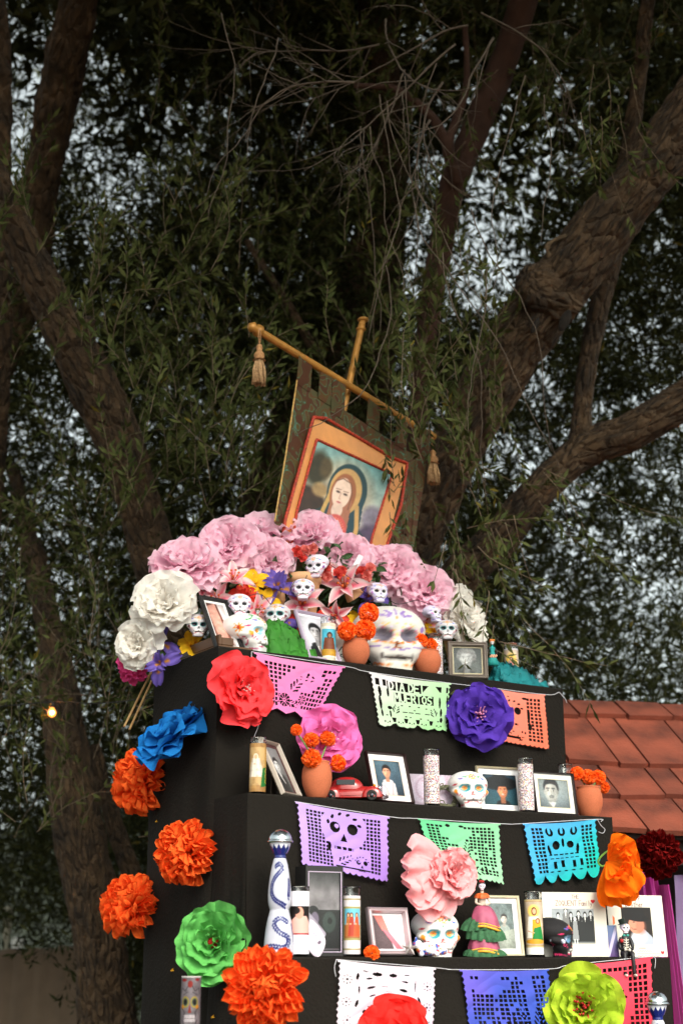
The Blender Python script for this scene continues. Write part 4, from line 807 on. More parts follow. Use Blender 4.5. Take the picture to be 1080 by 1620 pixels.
def banner(lab, quad, k, cv, cols, amp=.004, out=.014, name='papel_picado'):
    Y = SH[k][1]-out; q = [onY(x, y, Y) for x, y in quad]; c0 = (q[0]+q[1])/2
    nx, ny = cv.nx, cv.ny; u, v = np.meshgrid(np.arange(nx+1)/nx, np.arange(ny+1)/ny); U, V_ = u[..., None], v[..., None]
    P = (q[0]*(1-U)+q[1]*U)*(1-V_)+(q[3]*(1-U)+q[2]*U)*V_
    s0 = RS.rand()*40; wv = fbm(np.stack([u*2.2+s0, v*1.6, u*0], -1), 3)*amp*3.2*(v**.7)+np.abs(vnoise(np.stack([(u+v)*5+s0, (u-v)*2.5, u*0], -1)))*amp*.9+amp*1.2*np.sin((u*1.4+v*.7)*5+s0)*v+amp*(v**3)*1.5
    P = P-c0; P[..., 1] -= np.clip(wv, -.009, .03)
    P[..., 2] -= .006*np.sin(math.pi*u)*(1-v)
    mask = cv.a[..., 0] > .5; a = gridF(nx+1, ny+1).reshape(ny, nx, 4)[mask]
    t = np.clip(u*.7+v*.5+fbm(np.stack([u*3+s0, v*3, u*0], -1), 2)*.35-.1, 0, 1)[..., None]; col = np.array(hexc(cols[0]))*(1-t)+np.array(hexc(cols[1]))*t
    used = np.unique(a); rm = np.full((nx+1)*(ny+1), -1); rm[used] = np.arange(len(used))
    me = mesh('paper', P.reshape(-1, 3)[used], rm[a][:, ::-1].copy(), True, lin(col.reshape(-1, 3)[used]))
    o = obj(name, me, mat('tissue_print', rough=.85, vcol=True, transl=.2, spec=.2, bump=.25, bscale=45, bdist=.003), None, c0); tag(o, lab, 'paper banner', 'papel picado banners'); return q
def string(lab, pts, k, out=.014, tails=()):
    P = [onY(x, y, SH[k][1]-out) for x, y in pts]; c = P[0]; o = thing('banner_string', lab, 'string', c, group='strings carrying the paper banners'); m = MB(); m.tube(spline([p-c for p in P], 5), .0011, 6)
    for t in tails: m.tube(spline([onY(x, y, SH[k][1]-out)-c for x, y in t], 6), .0010, 6)
    m.build('string', mat('white_string', 'd8d4dc', .8), o, True)
w_ = (1, 1, 1); b_ = (0, 0, 0)
c = pp_base(.68, 170, .03, 'zig'); fig = lambda x, y: ((x-.62)/.2)**2+((y-.2)/.17)**2 > 1 and ((x-.42)/.15)**2+((y-.36)/.2)**2 > 1 and RS.rand() > .08
lattice(c, .1, .06, .94, .58, 16, 10, fig); fern(c, .45, .38, .62, .14, .07, 5); solid(c, .6, .17, .1, .07, -20); c.ell(.63, .15, .015, .02, b_); fern(c, .72, .2, .5, .2, .04, 3); rosette(c, .36, .5, .085, 10); rosette(c, .62, .47, .06, 8); fern(c, .42, .52, .58, .56, .05, 4); fern(c, .2, .58, .3, .45, .04, 3)
banner('pink cut paper banner with a bird in a lattice, beside the coral flower', [(401, 1032), (546, 1055), (496, 1142), (420, 1124)], 1, c, ('f58fc4', 'ee7cbc'))
c = pp_base(.62, 280, .028, 'zig')
c.rect(.06, .055, .11, .13, b_); c.rect(.15, .055, .19, .13, b_)
for (x0, x1) in ((.20, .62),): c.rect(x0, .06, x1, .17, b_)
c.poly([(.64, .06), (.72, .06), (.64, .15)], b_); c.poly([(.80, .06), (.88, .06), (.88, .13), (.86, .13)], b_); c.rect(.94, .06, .965, .13, b_)
c.text('DIA', .225, .06, .10, w_, .2, .95, .52); c.text('DE', .47, .06, .10, w_, .2, .95, .52); c.rect(.27, .19, .78, .30, b_); c.text('MUERTOS', .285, .195, .10, w_, .19, .98, .52)
solid(c, .12, .28, .07, .15)
for (x, y, a, b) in ((.1, .2, .02, .06), (.2, .2, .015, .05), (.085, .33, .018, .08), (.2, .38, .03, .02), (.09, .45, .014, .04), (.2, .45, .012, .04), (.86, .26, .014, .07), (.96, .24, .012, .08), (.88, .38, .015, .05), (.97, .36, .012, .06), (.89, .47, .02, .03), (.97, .46, .01, .05)): c.ell(x, y, a, b, b_)
for (x, y) in ((.36, .34), (.46, .34), (.58, .34), (.68, .35), (.52, .385), (.4, .47), (.46, .475), (.6, .48), (.7, .485), (.15, .47), (.85, .49)): c.ell(x, y, .015, .007, b_)
for x in (.36, .44, .53, .66): c.rect(x, .412, x+.065, .424, b_)
fern(c, .26, .44, .3, .34, .05, 3); fern(c, .8, .44, .76, .34, .05, 3)
for x in (.14, .32, .47, .64, .86):
    solid(c, x, .55, .065, .05)
    for s in (-1, 1): c.ell(x+s*.03, .545, .01, .01, b_)
    c.poly([(x, .548), (x-.008, .563), (x+.008, .563)], b_)
for x in (.235, .395, .555, .745): c.poly([(x-.03, .495), (x+.03, .495), (x+.015, .55), (x-.015, .55)], b_)
banner('pale green cut paper banner reading DIA DE MUERTOS', [(583, 1063), (713, 1081), (708, 1160), (598, 1150)], 1, c, ('e9dfe2', 'a6dc9c'), .002)
c = pp_base(.95, 150, .04, 'scallop'); c.a[:] = c.a; lattice(c, .62, .08, .9, .86, 4, 12, None, .3); skullcut(c, .36, .34, 1.35); c.ell(.66, .4, .03, .1, b_); c.ell(.67, .6, .03, .07, b_); c.ell(.6, .1, .05, .02, b_)
for (x, y, r_) in ((.12, .12, 20), (.2, .08, -20), (.08, .28, 10), (.3, .1, 0)): c.ell(x, y, .02, .01, b_, 0, r_)
c.ell(.12, .75, .06, .04, b_, 0, 40); fern(c, .1, .85, .4, .68, .07, 5); fern(c, .45, .86, .6, .7, .06, 3); solid(c, .55, .72, .09, .08); c.ell(.53, .71, .015, .02, b_); c.ell(.58, .72, .015, .02, b_); c.rect(.2, .8, .5, .84, b_)
banner('salmon cut paper banner with a skull, right of the purple flower', [(776, 1088), (862, 1099), (868, 1187), (778, 1171)], 1, c, ('ff9382', 'fb7a5e'), .003)
c = pp_base(.72, 180, .034, 'scallop'); keep = lambda x, y: ((x-.5)/.21)**2+((y-.25)/.23)**2 > 1 and not (.36 < x < .78 and y > .42)
lattice(c, .1, .05, .9, .66, 20, 15, keep, .3); skullcut(c, .5, .2, 1.25); c.ell(.34, .43, .02, .05, b_); fern(c, .44, .6, .6, .5, .05, 4); skullcut(c, .68, .56, .5); c.rect(.4, .63, .78, .65, b_)
banner('lilac cut paper banner with a big skull above the black window box', [(467, 1268), (616, 1292), (613, 1398), (474, 1368)], 2, c, ('c7a4ee', 'b58ae8'), .004)
c = pp_base(.74, 170, .036, 'scallop'); keep = lambda x, y: ((x-.42)/.2)**2+((y-.14)/.09)**2 > 1 and RS.rand() > .12 and abs(x-.5-.4*(y-.3)) > .07
lattice(c, .08, .05, .92, .66, 17, 15, keep, .3); c.ell(.34, .05, .03, .02, b_); c.ell(.5, .05, .03, .015, b_); fern(c, .5, .5, .55, .25, .07, 5); fern(c, .6, .62, .8, .6, .06, 3)
banner('green cut paper banner behind the pale pink crepe flower', [(660, 1295), (791, 1303), (795, 1401), (686, 1378)], 2, c, ('6fce96', 'a8d8b0'), .005)
c = pp_base(.8, 170, .04, 'tabs'); keep = lambda x, y: abs(x-.5) > .27
lattice(c, .09, .05, .93, .66, 16, 12, keep, .3)
for x in (.33, .5, .67): c.ell(x, .12, .05, .06, b_, 0, 30*(x-.5)*4); c.ell(x, .1, .02, .05, w_)
for (x, y, a, b, r_) in ((.4, .3, .05, .06, 20), (.6, .3, .05, .05, -20), (.5, .27, .02, .06, 0), (.3, .36, .02, .07, -10), (.7, .36, .02, .07, 10)): c.ell(x, y, a, b, b_, 0, r_)
for k in range(6): c.rect(.28+k*.075, .42, .33+k*.075, .435, b_); c.rect(.3+k*.07, .47, .345+k*.07, .48, b_)
for (x, y) in ((.36, .56), (.47, .55), (.62, .56), (.72, .55)): c.rect(x-.022, y-.045, x+.022, y+.05, b_)
for k in range(5): c.ell(.3+k*.1, .65, .03, .008, b_)
banner('blue and turquoise cut paper banner at the right end of the middle step', [(825, 1303), (943, 1296), (949, 1388), (842, 1402)], 2, c, ('5aa8ee', '1fbfb4'), .005)
c = pp_base(.78, 180, .03, 'scallop')
for (x, y, a, b, r_) in ((.4, .1, .05, .02, 0), (.56, .1, .04, .02, 0), (.28, .08, .03, .006, 5), (.7, .09, .03, .006, 0), (.32, .15, .03, .01, -10), (.68, .16, .03, .01, 10), (.34, .24, .045, .012, -15), (.66, .25, .04, .016, 15), (.36, .32, .035, .008, -20), (.64, .33, .04, .008, 20), (.48, .22, .03, .005, 0), (.52, .27, .03, .005, 0), (.2, .14, .015, .035, 10), (.22, .27, .008, .04, 0), (.2, .41, .015, .04, 20), (.78, .2, .006, .06, 0), (.82, .35, .012, .04, -20), (.3, .5, .04, .03, 30), (.78, .48, .04, .035, -30), (.35, .44, .04, .005, 10), (.64, .44, .04, .005, -10)): c.ell(x, y, a, b, b_, 0, r_)
for x in (.46, .54): c.ell(x, .37, .015, .015, b_); c.ell(x, .315, .02, .006, b_)
c.ell(.5, .385, .008, .01, b_); c.rect(.46, .43, .54, .436, b_)
for (x, y) in ((.1, .18), (.1, .4), (.12, .58), (.9, .2), (.9, .42), (.9, .6)):
    c.ell(x, y, .011, .011, b_)
    for k in range(8): a = k*.785; c.ell(x+.04*math.cos(a), y+.04*math.sin(a), .004, .008, b_, 0, 0)
banner('white lace-like cut paper banner above the red flower at the bottom', [(533, 1518), (688, 1531), (690, 1650), (529, 1646)], 3, c, ('e9dbe6', 'e6cfe6'), .006)
c = pp_base(.8, 170, .035, 'scallop'); lattice(c, .09, .06, .93, .6, 17, 11, lambda x, y: ((x-.3)/.24)**2+((y-.16)/.09)**2 > 1 and abs(x-.72) > .05 and RS.rand() > .1, .3); fern(c, .75, .75, .82, .4, .09, 6); fern(c, .45, .75, .5, .45, .07, 5); fern(c, .3, .72, .35, .5, .06, 4); fern(c, .6, .6, .62, .3, .04, 4)
banner('indigo cut paper banner between the red and the lime flowers at the bottom', [(726, 1534), (867, 1533), (884, 1650), (742, 1650)], 3, c, ('7063d6', '2450b0'), .006)
c = pp_base(.85, 150, .04, 'scallop'); lattice(c, .1, .05, .93, .8, 13, 13, lambda x, y: ((x-.5)/.22)**2+((y-.45)/.35)**2 > 1, .3); skullcut(c, .5, .42, 1.1)
banner('coral red cut paper banner under the seated skeleton figure', [(904, 1526), (1031, 1513), (1034, 1650), (915, 1650)], 3, c, ('f4586a', 'ee4258'), .004)
string('white string holding the three banners of the top step', [(398, 1031), (546, 1054), (583, 1063), (713, 1081), (776, 1088), (864, 1099), (884, 1095)], 1, tails=[[(398, 1031), (398, 1060), (406, 1090), (410, 1140), (402, 1166)], [(884, 1095), (893, 1105), (896, 1112)]])
string('white string holding the three banners of the middle step', [(466, 1268), (616, 1292), (660, 1295), (791, 1303), (825, 1303), (943, 1296), (950, 1300)], 2, tails=[[(944, 1296), (950, 1306), (956, 1312), (953, 1318), (946, 1316)]])
string('white string holding the three banners of the lowest step', [(532, 1518), (688, 1531), (726, 1534), (867, 1533), (904, 1526), (1031, 1513)], 3, tails=[[(532, 1518), (529, 1530), (531, 1545)], [(1031, 1513), (1036, 1517), (1035, 1532)]])
# ---------------------------------------------------------------- the processional banner with the painted portrait
def gonfalon():
    P0 = onY(540, 760, 4.96); nrm = np.array([math.sin(R(16)), -math.cos(R(16)), 0.])
    def on(x, y, off=0): return onP(x, y, P0+nrm*off, nrm)
    o = thing('processional_banner', 'tilted brocade banner with a painted portrait of a veiled woman on a wooden cross pole', 'banner', P0)
    gold = mat('gilded_wood', 'b8803a', .35, var=.18, vscale=30, metal=.25, bump=.2, bscale=60)
    A = on(403, 520, .02)-P0; B = on(683, 690, .02)-P0; m = MB(); d = (B-A); L = np.linalg.norm(d); d = d/L; M = Vector(d).to_track_quat('Z', 'Y').to_matrix().to_4x4(); M.translation = Vector(A)
    prof = [(.0001, -.034), (.014, -.03), (.024, -.014), (.015, .0), (.027, .012), (.027, .03), (.016, .036)]+[(.0165, z) for z in np.linspace(.04, L-.04, 20)]+[(.013, L-.034), (.021, L-.03), (.021, L-.012), (.014, L-.002), (.02, L+.008), (.012, L+.02), (.0001, L+.022)]
    m.lathe(prof, 16, M); m.build('cross_pole', gold, o, True)
    m = MB(); S0 = on(574, 506, -.025)-P0; S1 = on(545, 640, -.025)-P0; dn = (S1-S0)/np.linalg.norm(S1-S0); m.tube([S0, S0+dn*.02, S1, S1+dn*.75], [.013, .015, .015, .015], 12); m.build('staff', gold, o, True)
    m = MB()
    for t, r in ((0, .026), (.03, .018), (.055, .024)):
        m.ball(S0+dn*t, r, 12, 7, (1, 1, .5))
    m.build('finial', gold, o, True)
    def disp(x, y): # cloth relief along the normal
        return .007*math.sin((x-430)/17.)*np.clip(abs(x-560)/110, .25, 1)+.006*vnoise(np.array([x/34., y/60., 1.]))
    def patch(name, q, nx, ny, off, mt, colf=None, ext=.0, rel=1., off1=None):
        V = []; u = np.linspace(0, 1, nx); v = np.linspace(0, 1+ext, ny); X = np.zeros((ny, nx)); Yp = np.zeros((ny, nx))
        for j in range(ny):
            for i in range(nx):
                a, b = u[i], v[j]; x = (q[0][0]*(1-a)+q[1][0]*a)*(1-b)+(q[3][0]*(1-a)+q[2][0]*a)*b; y = (q[0][1]*(1-a)+q[1][1]*a)*(1-b)+(q[3][1]*(1-a)+q[2][1]*a)*b
                V.append(on(x, y, (off if off1 is None else off+(off1-off)*b)+disp(x, y)*rel)-P0)
        col = colf(nx, ny) if colf is not None else None
        return obj(name, mesh(name, V, gridF(nx, ny)[:, ::-1].copy(), True, col), mt, o)
    bro = mat('brocade', '5b4a36', .6, spec=.2); nt = bro.node_tree; N, L_ = nt.nodes, nt.links; b = N['Principled BSDF']
    tc = N.new('ShaderNodeTexCoord'); nz = N.new('ShaderNodeTexNoise'); nz.inputs['Scale'].default_value = 13; nz.inputs['Detail'].default_value = .5; nz.inputs['Distortion'].default_value = 1.7; L_.new(tc.outputs['Object'], nz.inputs['Vector'])
    cr = N.new('ShaderNodeValToRGB'); e = cr.color_ramp; e.interpolation = 'EASE'; e.elements[0].position = .40; e.elements[0].color = (*lin(hexc('4f3020')), 1); e.elements[1].position = .47; e.elements[1].color = (*lin(hexc('4a4226')), 1)
    for p, h in ((.485, '4d7d70'), (.50, '554824'), (.60, '5a3b25'), (.64, '4d4a30')): q = e.elements.new(p); q.color = (*lin(hexc(h)), 1)
    L_.new(nz.outputs[0], cr.inputs[0]); L_.new(cr.outputs[0], b.inputs['Base Color'])
    patch('brocade_panel', [(470, 600), (657, 722), (650, 885), (434, 828)], 66, 46, 0, bro, ext=.35)
    patch('side_fold', [(657, 722), (682, 690), (652, 880), (650, 885)], 8, 24, .004, bro, ext=.3)
    for k, (xa, xb, ya, yb) in enumerate(((473, 494, 560, 605), (507, 526, 580, 628), (527, 547, 590, 650), (583, 602, 625, 668), (628, 645, 652, 700), (655, 682, 667, 720))):
        sl_ = .607
        patch('hanging_tab', [(xa, ya), (xb, ya+sl_*(xb-xa)), (xb-3, yb+.66*(xb-xa)+2), (xa-4, yb+2)], 8, 10, .036, bro, rel=.9, off1=.003)
    sa = mat('peach_satin', 'dc9048', .35, sheen=.5, var=.1, vscale=18)
    patch('satin_border', [(496, 660), (644, 733), (612, 862), (451, 823)], 60, 40, .014, sa, ext=.3)
    rd = mat('red_braid', 'a8321c', .6, var=.6, vscale=120, bump=1, bscale=200)
    tr = mat('gold_trim', 'b98f4a', .5, var=.4, vscale=120)
    def braid(pts, r, off, mt=rd, nm='braid'):
        Q = []
        for (x0, y0), (x1, y1) in zip(pts[:-1], pts[1:]):
            n_ = int(math.hypot(x1-x0, y1-y0)/3)+1
            for i in range(n_): t = i/n_; x, y = x0+(x1-x0)*t, y0+(y1-y0)*t; Q.append(on(x, y, off+disp(x, y))-P0)
        MB().tube(Q, [r*(1+.25*(i % 2)) for i in range(len(Q))], 7).build(nm, mt, o, True)
    braid([(436, 925), (451, 823), (496, 660), (516, 662), (580, 700), (620, 724), (644, 733), (634, 800), (612, 862), (600, 925)], .0065, .018)
    braid([(455, 900), (470, 808), (501, 695), (560, 722), (620, 750), (604, 800), (589, 848), (578, 900)], .0055, .022)
    braid([(470, 600), (452, 720), (434, 828)], .003, .004, tr, 'edge_trim')
    def pict(nx, ny):
        c = Cv(1, 1.12, nx, (.55, .66, .64)); c.grad((.42, .62, .62), (.74, .72, .66), 0, .6); 
        c.noise(.35, 5, (.78, .76, .70)); c.ell(.5, .42, .34, .36, (.74, .66, .55), .5, al=.8)
        c.ell(.10, .30, .13, .2, (.20, .18, .10), .5); c.ell(.2, .26, .08, .12, (.32, .26, .15), .5); c.ell(.05, .72, .28, .2, (.22, .15, .10), .25); c.ell(.2, .52, .1, .08, (.62, .5, .33), .5)
        c.ell(.92, .62, .13, .16, (.50, .46, .52), .5); c.ell(.97, .9, .2, .2, (.30, .24, .34), .4); c.noise(.25, 16)
        c.poly([(.0, .92), (.25, .72), (.4, .6), (.68, .6), (.82, .82), (1, .95), (1, 1.12), (0, 1.12)], (.08, .22, .22)); c.ell(.53, .42, .25, .33, (.10, .24, .26), .05); c.poly([(.30, .45), (.76, .42), (.84, 1.12), (.27, 1.12)], (.10, .24, .28))
        c.ell(.51, .43, .205, .28, (.80, .62, .38), .05); c.line([(.34, .5), (.30, .75), (.33, 1.1)], .05, (.78, .62, .36)); c.line([(.70, .55), (.77, .8), (.78, 1.1)], .055, (.78, .6, .36))
        c.ell(.49, .47, .16, .25, (.62, .36, .22), .08); c.poly([(.36, .5), (.62, .5), (.67, 1.0), (.36, 1.0)], (.66, .42, .32))
        c.ell(.47, .46, .115, .185, (.93, .80, .72), .08); c.ell(.47, .67, .07, .1, (.90, .77, .70), .1); c.ell(.50, .92, .16, .2, (.80, .32, .30), .1)
        for a in np.linspace(-2.6, -.6, 14): c.line([(.48+.03*math.cos(a), .98+.05*math.sin(a)), (.48+.17*math.cos(a), .98+.22*math.sin(a))], .008, (.93, .62, .5))
        for x in (.425, .52): c.ell(x, .46, .026, .012, (.25, .14, .12), .4); c.line([(x-.035, .43), (x+.03, .425)], .007, (.5, .32, .25))
        c.line([(.465, .46), (.455, .53), (.475, .535)], .007, (.78, .56, .48)); c.ell(.465, .575, .028, .011, (.78, .40, .38), .3); c.line([(.36, .35), (.44, .29), (.55, .31), (.6, .42), (.6, .62)], .012, (.45, .28, .2)); c.noise(.08, 30)
        return lin(c.a.reshape(-1, 3))
    patch('painted_portrait', [(502, 697), (619, 751), (586, 860), (468, 818)], 110, int(110*1.12), .020, mat('printed_satin', rough=.5, vcol=True, sheen=.2), pict, ext=.22)
    return P0, on
GP0, GON = gonfalon()
def tassel(lab, x, y0, y1, w):
    A = GON(x, y0, .055); h = mm(y1-y0, A); r = mm(w/2, A); c1 = mat('tassel_cord', 'a5764a', .8, var=.4, vscale=90); o = thing('tassel', lab, 'tassel', A, group='gold tassels on the banner pole')
    m = MB(); m.tube(spline([(0, 0, 0), (.004, 0, -h*.12), (0, 0, -h*.3)], 5), .0022, 6); m.tube([(-.004, 0, .0), (-.006, 0, -h*.15), (0, 0, -h*.3)], .002, 6); m.build('cord', c1, o, True)
    MB().lathe([(.0001, -h*.28), (r*.28, -h*.29), (r*.42, -h*.34), (r*.3, -h*.39), (r*.62, -h*.45), (r*.66, -h*.50), (r*.5, -h*.53), (r*.8, -h*.56)], 18).build('knob', c1, o, True)
    m = MB(); n = 54
    for i in range(n):
        a = i*2.4; q = .55+.45*((i*7) % 10)/10; p = [np.array((math.cos(a)*r*.45*q, math.sin(a)*r*.45*q, -h*.54)), np.array((math.cos(a)*r*.85*q, math.sin(a)*r*.85*q, -h*.75)), np.array((math.cos(a+.3)*r*.9*q, math.sin(a+.3)*r*.9*q, -h*(.95+.05*RS.rand())))]
        m.tube(p, .0024, 5)
    s = m.build('fringe', mat('tassel_fringe', 'b08a62', .9, var=.4, vscale=120), o, True); s['kind'] = 'stuff'
tassel('gold tassel hanging from the left end of the banner pole', 411, 520, 617, 26); tassel('gold tassel hanging at the right end of the banner pole behind leaves', 684, 692, 770, 24)
# ---------------------------------------------------------------- skulls
def skull_points(n=80, m=60, jaw=1.):
    th = np.linspace(0, 2*math.pi, n, endpoint=False); ph = np.linspace(-math.pi/2+.001, math.pi/2-.001, m); T, Pp = np.meshgrid(th, ph)
    D = np.stack([np.cos(Pp)*np.sin(T), -np.cos(Pp)*np.cos(T), np.sin(Pp)], -1)
    t = np.linspace(.05, 1.3, 150)[:, None, None, None]; P = D[None]*t
    def el(c, r): q = (P-np.array(c))/np.array(r); return (np.linalg.norm(q, axis=-1)-1)*min(r)
    def smin(a, b, k): h = np.clip(.5+.5*(b-a)/k, 0, 1); return b*(1-h)+a*h-k*h*(1-h)
    s = el((0, .10, .22), (.46, .56, .44)); s = smin(s, el((0, -.22, -.18), (.34, .26, .30)), .12); q = np.abs(P-np.array((0, -.24, -.42)))-np.array((.13, .15, .12)); bx = np.linalg.norm(np.maximum(q, 0), axis=-1)-.07; s = smin(s, bx, .1)
    for sx in (-1, 1):
        s = smin(s, el((sx*.31, -.14, -.06), (.12, .20, .10)), .08)
        s = -smin(-s, el((sx*.17, -.50, .05), (.130, .19, .125)), .04)
    s = -smin(-s, el((0, -.52, -.13), (.05, .12, .075)), .03)
    s = np.maximum(s, -(el((0, -.50, -.335), (.2, .10, .015))))
    idx = np.argmax(s > 0, axis=0); tt = np.linspace(.05, 1.3, 150)[idx]
    return D*tt[..., None]*np.array((1.22, 1.08, .86)), n, m
SKV, SKN, SKM = skull_points()
def skull_mesh(paint, name='skull'):
    n, m = SKN, SKM; V = SKV.reshape(-1, 3); i, j = np.meshgrid(np.arange(n), np.arange(m-1)); Fc = np.stack([(j*n+i).ravel(), (j*n+(i+1) % n).ravel(), ((j+1)*n+(i+1) % n).ravel(), ((j+1)*n+i).ravel()], 1)
    return mesh(name, V, Fc, True, lin(paint(V)))
def skpaint(base=(.93, .91, .9), eye=(.2, .62, .68), iris=(.95, .55, .1), line=(.8, .1, .2), leaf=(.2, .6, .35), teeth=True, style=0):
    def f(V):
        c = Cv(1.2, 1.5, 240, base); cx = .6; Z = lambda z: .75-z
        for s in (-1, 1):
            x = cx+s*.17; y = Z(.06)
            c.ell(x, y, .125, .13, eye, .02)
            for k in range(8): a = k*.785; c.ell(x+.05*math.cos(a), y+.05*math.sin(a), .027, .018, iris, 0, math.degrees(a))
            c.ell(x, y, .024, .024, (.85, .25, .1) if style == 0 else (.05, .03, .06))
            if style == 1: c.ell(x, y, .10, .095, (.07, .03, .10), .05)
            c.line([(cx+s*.3, Z(-.2)), (cx+s*.34, Z(-.12)), (cx+s*.27, Z(-.14)), (cx+s*.25, Z(-.22)), (cx+s*.2, Z(-.26))], .018, line)
            c.line([(cx+s*.1, Z(-.47)), (cx+s*.2, Z(-.5)), (cx+s*.24, Z(-.44))], .015, line)
            for k in range(3): c.ell(cx+s*(.16+.1*k), Z(.42-.06*k*k), .05, .024, (leaf, (.25, .4, .8), line)[k], 0, s*(-30+30*k))
            c.ell(cx+s*.36, Z(-.05), .04, .07, iris, .2)
        c.poly([(cx, Z(-.05)), (cx-.05, Z(-.18)), (cx, Z(-.16)), (cx+.05, Z(-.18))], (.75, .15, .2) if style == 0 else (.06, .03, .05))
        for k in range(7): a = k*.898; c.ell(cx+.07*math.cos(a), Z(.42)+.07*math.sin(a), .035, .022, (.95, .6, .15), 0, math.degrees(a))
        c.ell(cx, Z(.42), .03, .03, line); c.ell(cx, Z(.27), .02, .04, leaf)
        for k in range(8):
            a = -2.6+k*.3; c.ell(cx+.3*math.cos(a), Z(.25)+.22*math.sin(a), .014, .014, (line, (.2, .45, .8), leaf)[k % 3])
        if teeth:
            c.rect(cx-.2, Z(-.27), cx+.2, Z(-.40), (.97, .96, .95)); c.line([(cx-.22, Z(-.335)), (cx+.22, Z(-.335))], .01, (.35, .3, .3))
            for k in range(9): c.line([(cx-.19+k*.0475, Z(-.27)), (cx-.19+k*.0475, Z(-.40))], .009, (.45, .38, .38))
            c.line([(cx-.22, Z(-.26)), (cx+.22, Z(-.26))], .012, iris); c.line([(cx-.2, Z(-.42)), (cx+.2, Z(-.42))], .012, line)
        xi = np.clip(((V[:, 0]/1.22+.6)/1.2*c.nx).astype(int), 0, c.nx-1); yi = np.clip(((.75-V[:, 2]/.86)/1.5*c.ny).astype(int), 0, c.ny-1); o = c.a[yi, xi].copy(); bk = V[:, 1] > .05; o[bk] = base; return o
    return f
def plasterpaint(V):
    base = (.82, .80, .78); c = Cv(1.2, 1.5, 260, base); cx = .6; Z = lambda z: .75-z; lav = (.56, .44, .72); org = (.92, .48, .10); yel = (.90, .76, .42); pin = (.82, .45, .55)
    c.noise(.9, 5, (.90, .82, .72))
    for s in (-1, 1):
        x = cx+s*.17
        for k in range(14): a = k*.45; c.ell(x+.165*math.cos(a), Z(.06)-.16*math.sin(a), .026, .014, yel if k % 2 else (.86, .80, .9), 0, -math.degrees(a)+90)
        c.ell(x, Z(.06), .12, .115, (.40, .38, .44), .12); c.ring(x, Z(.06), .13, .012, pin)  # grey inside the sockets is painted shade that makes the recesses read
        for k in range(3): c.ell(cx+s*(.06+.09*k), Z(-.08+.02*k), .035, .02, org, 0, s*(30*k-20))
        c.line([(cx+s*.04, Z(-.2)), (cx+s*.14, Z(-.175)), (cx+s*.26, Z(-.13)), (cx+s*.34, Z(-.15))], .022, lav); c.ell(cx+s*.05, Z(-.205), .03, .018, lav); c.ell(cx+s*.38, Z(.0), .03, .06, org, .3); c.ell(cx+s*.36, Z(.2), .03, .06, lav, .2, s*20)
        c.line([(cx+s*.08, Z(-.45)), (cx+s*.18, Z(-.47)), (cx+s*.24, Z(-.41))], .02, org)
    for k in range(5): a = R(20+35*k); c.ell(cx+.15*math.cos(a), Z(.36)-.12*math.sin(a), .075, .026, lav, 0, -math.degrees(a))
    c.ell(cx, Z(.36), .03, .03, org); c.poly([(cx, Z(-.05)), (cx-.055, Z(-.18)), (cx+.055, Z(-.18))], (.55, .28, .12))
    for k in range(9): c.ell(cx-.22+k*.055, Z(.245-.0*k), .012, .016, yel)
    c.line([(cx-.2, Z(-.335)), (cx+.2, Z(-.335))], .014, (.3, .27, .27))
    for k in range(9): c.line([(cx-.19+k*.047, Z(-.28)), (cx-.19+k*.047, Z(-.39))], .011, (.36, .32, .32))
    c.noise(.9, 22, base); c.noise(.15, 9)
    xi = np.clip(((V[:, 0]/1.22+.6)/1.2*c.nx).astype(int), 0, c.nx-1); yi = np.clip(((.75-V[:, 2]/.86)/1.5*c.ny).astype(int), 0, c.ny-1); o = c.a[yi, xi].copy(); o[V[:, 1] > .12] = base; return o
def blackpaint(V):
    f = skpaint(base=(.06, .05, .07), eye=(.35, .5, .62), iris=(.8, .8, .9), line=(.85, .15, .4), leaf=(.85, .2, .4))
    return f(V)
def put_skull(lab, me, x, k, hpx, yaw, back=.08, tilt=0, name='sugar_skull', cat='skull', roll=0, m=None, P=None, group=None):
    P = shelf(x, k, back) if P is None else Vector(P); s = mm(hpx, P)/1.02; o = obj(name, me, m or PAINTED)
    o.matrix_world = Matrix.Translation(P+Vector((0, 0, .50*s if tilt >= -5 and group is None else 0))) @ Matrix.Rotation(R(yaw), 4, 'Z') @ Matrix.Rotation(R(tilt), 4, 'X') @ Matrix.Rotation(R(roll), 4, 'Y') @ Matrix.Diagonal((s, s, s, 1)); tag(o, lab, cat, group); return o
SK1 = skull_mesh(skpaint()); SK2 = skull_mesh(plasterpaint); SK3 = skull_mesh(blackpaint); SK4 = skull_mesh(skpaint(base=(.90, .86, .92), eye=(.95, .93, .95), iris=(.45, .2, .55), line=(.75, .15, .3), leaf=(.2, .6, .65), style=1))
SK5 = skull_mesh(skpaint(base=(.80, .78, .80), eye=(.25, .6, .6), iris=(.4, .15, .2), line=(.6, .1, .15), leaf=(.7, .5, .1), style=1))
def sidepaint(V):
    b = skpaint(base=(.90, .89, .88), eye=(.55, .78, .85), iris=(.95, .6, .1), line=(.75, .12, .4), leaf=(.3, .65, .4))(V); y, z = V[:, 1]+.02, V[:, 2]-.10; d = np.hypot(y, z); a = np.arctan2(z, y); s = V[:, 0] < -.2
    b[s & (d < .10+.05*np.cos(8*a))] = (.93, .58, .10); b[s & (d < .045)] = (.80, .25, .08)
    for (y0, z0, r) in ((-.12, -.22, .09), (.05, -.28, .07), (-.2, .38, .08)): b[s & (np.abs(np.hypot(V[:, 1]-y0, V[:, 2]-z0)-r) < .016) & (V[:, 1] < y0+.03)] = (.75, .12, .35) if z0 < 0 else (.2, .6, .3)
    return b
SK6 = skull_mesh(sidepaint)
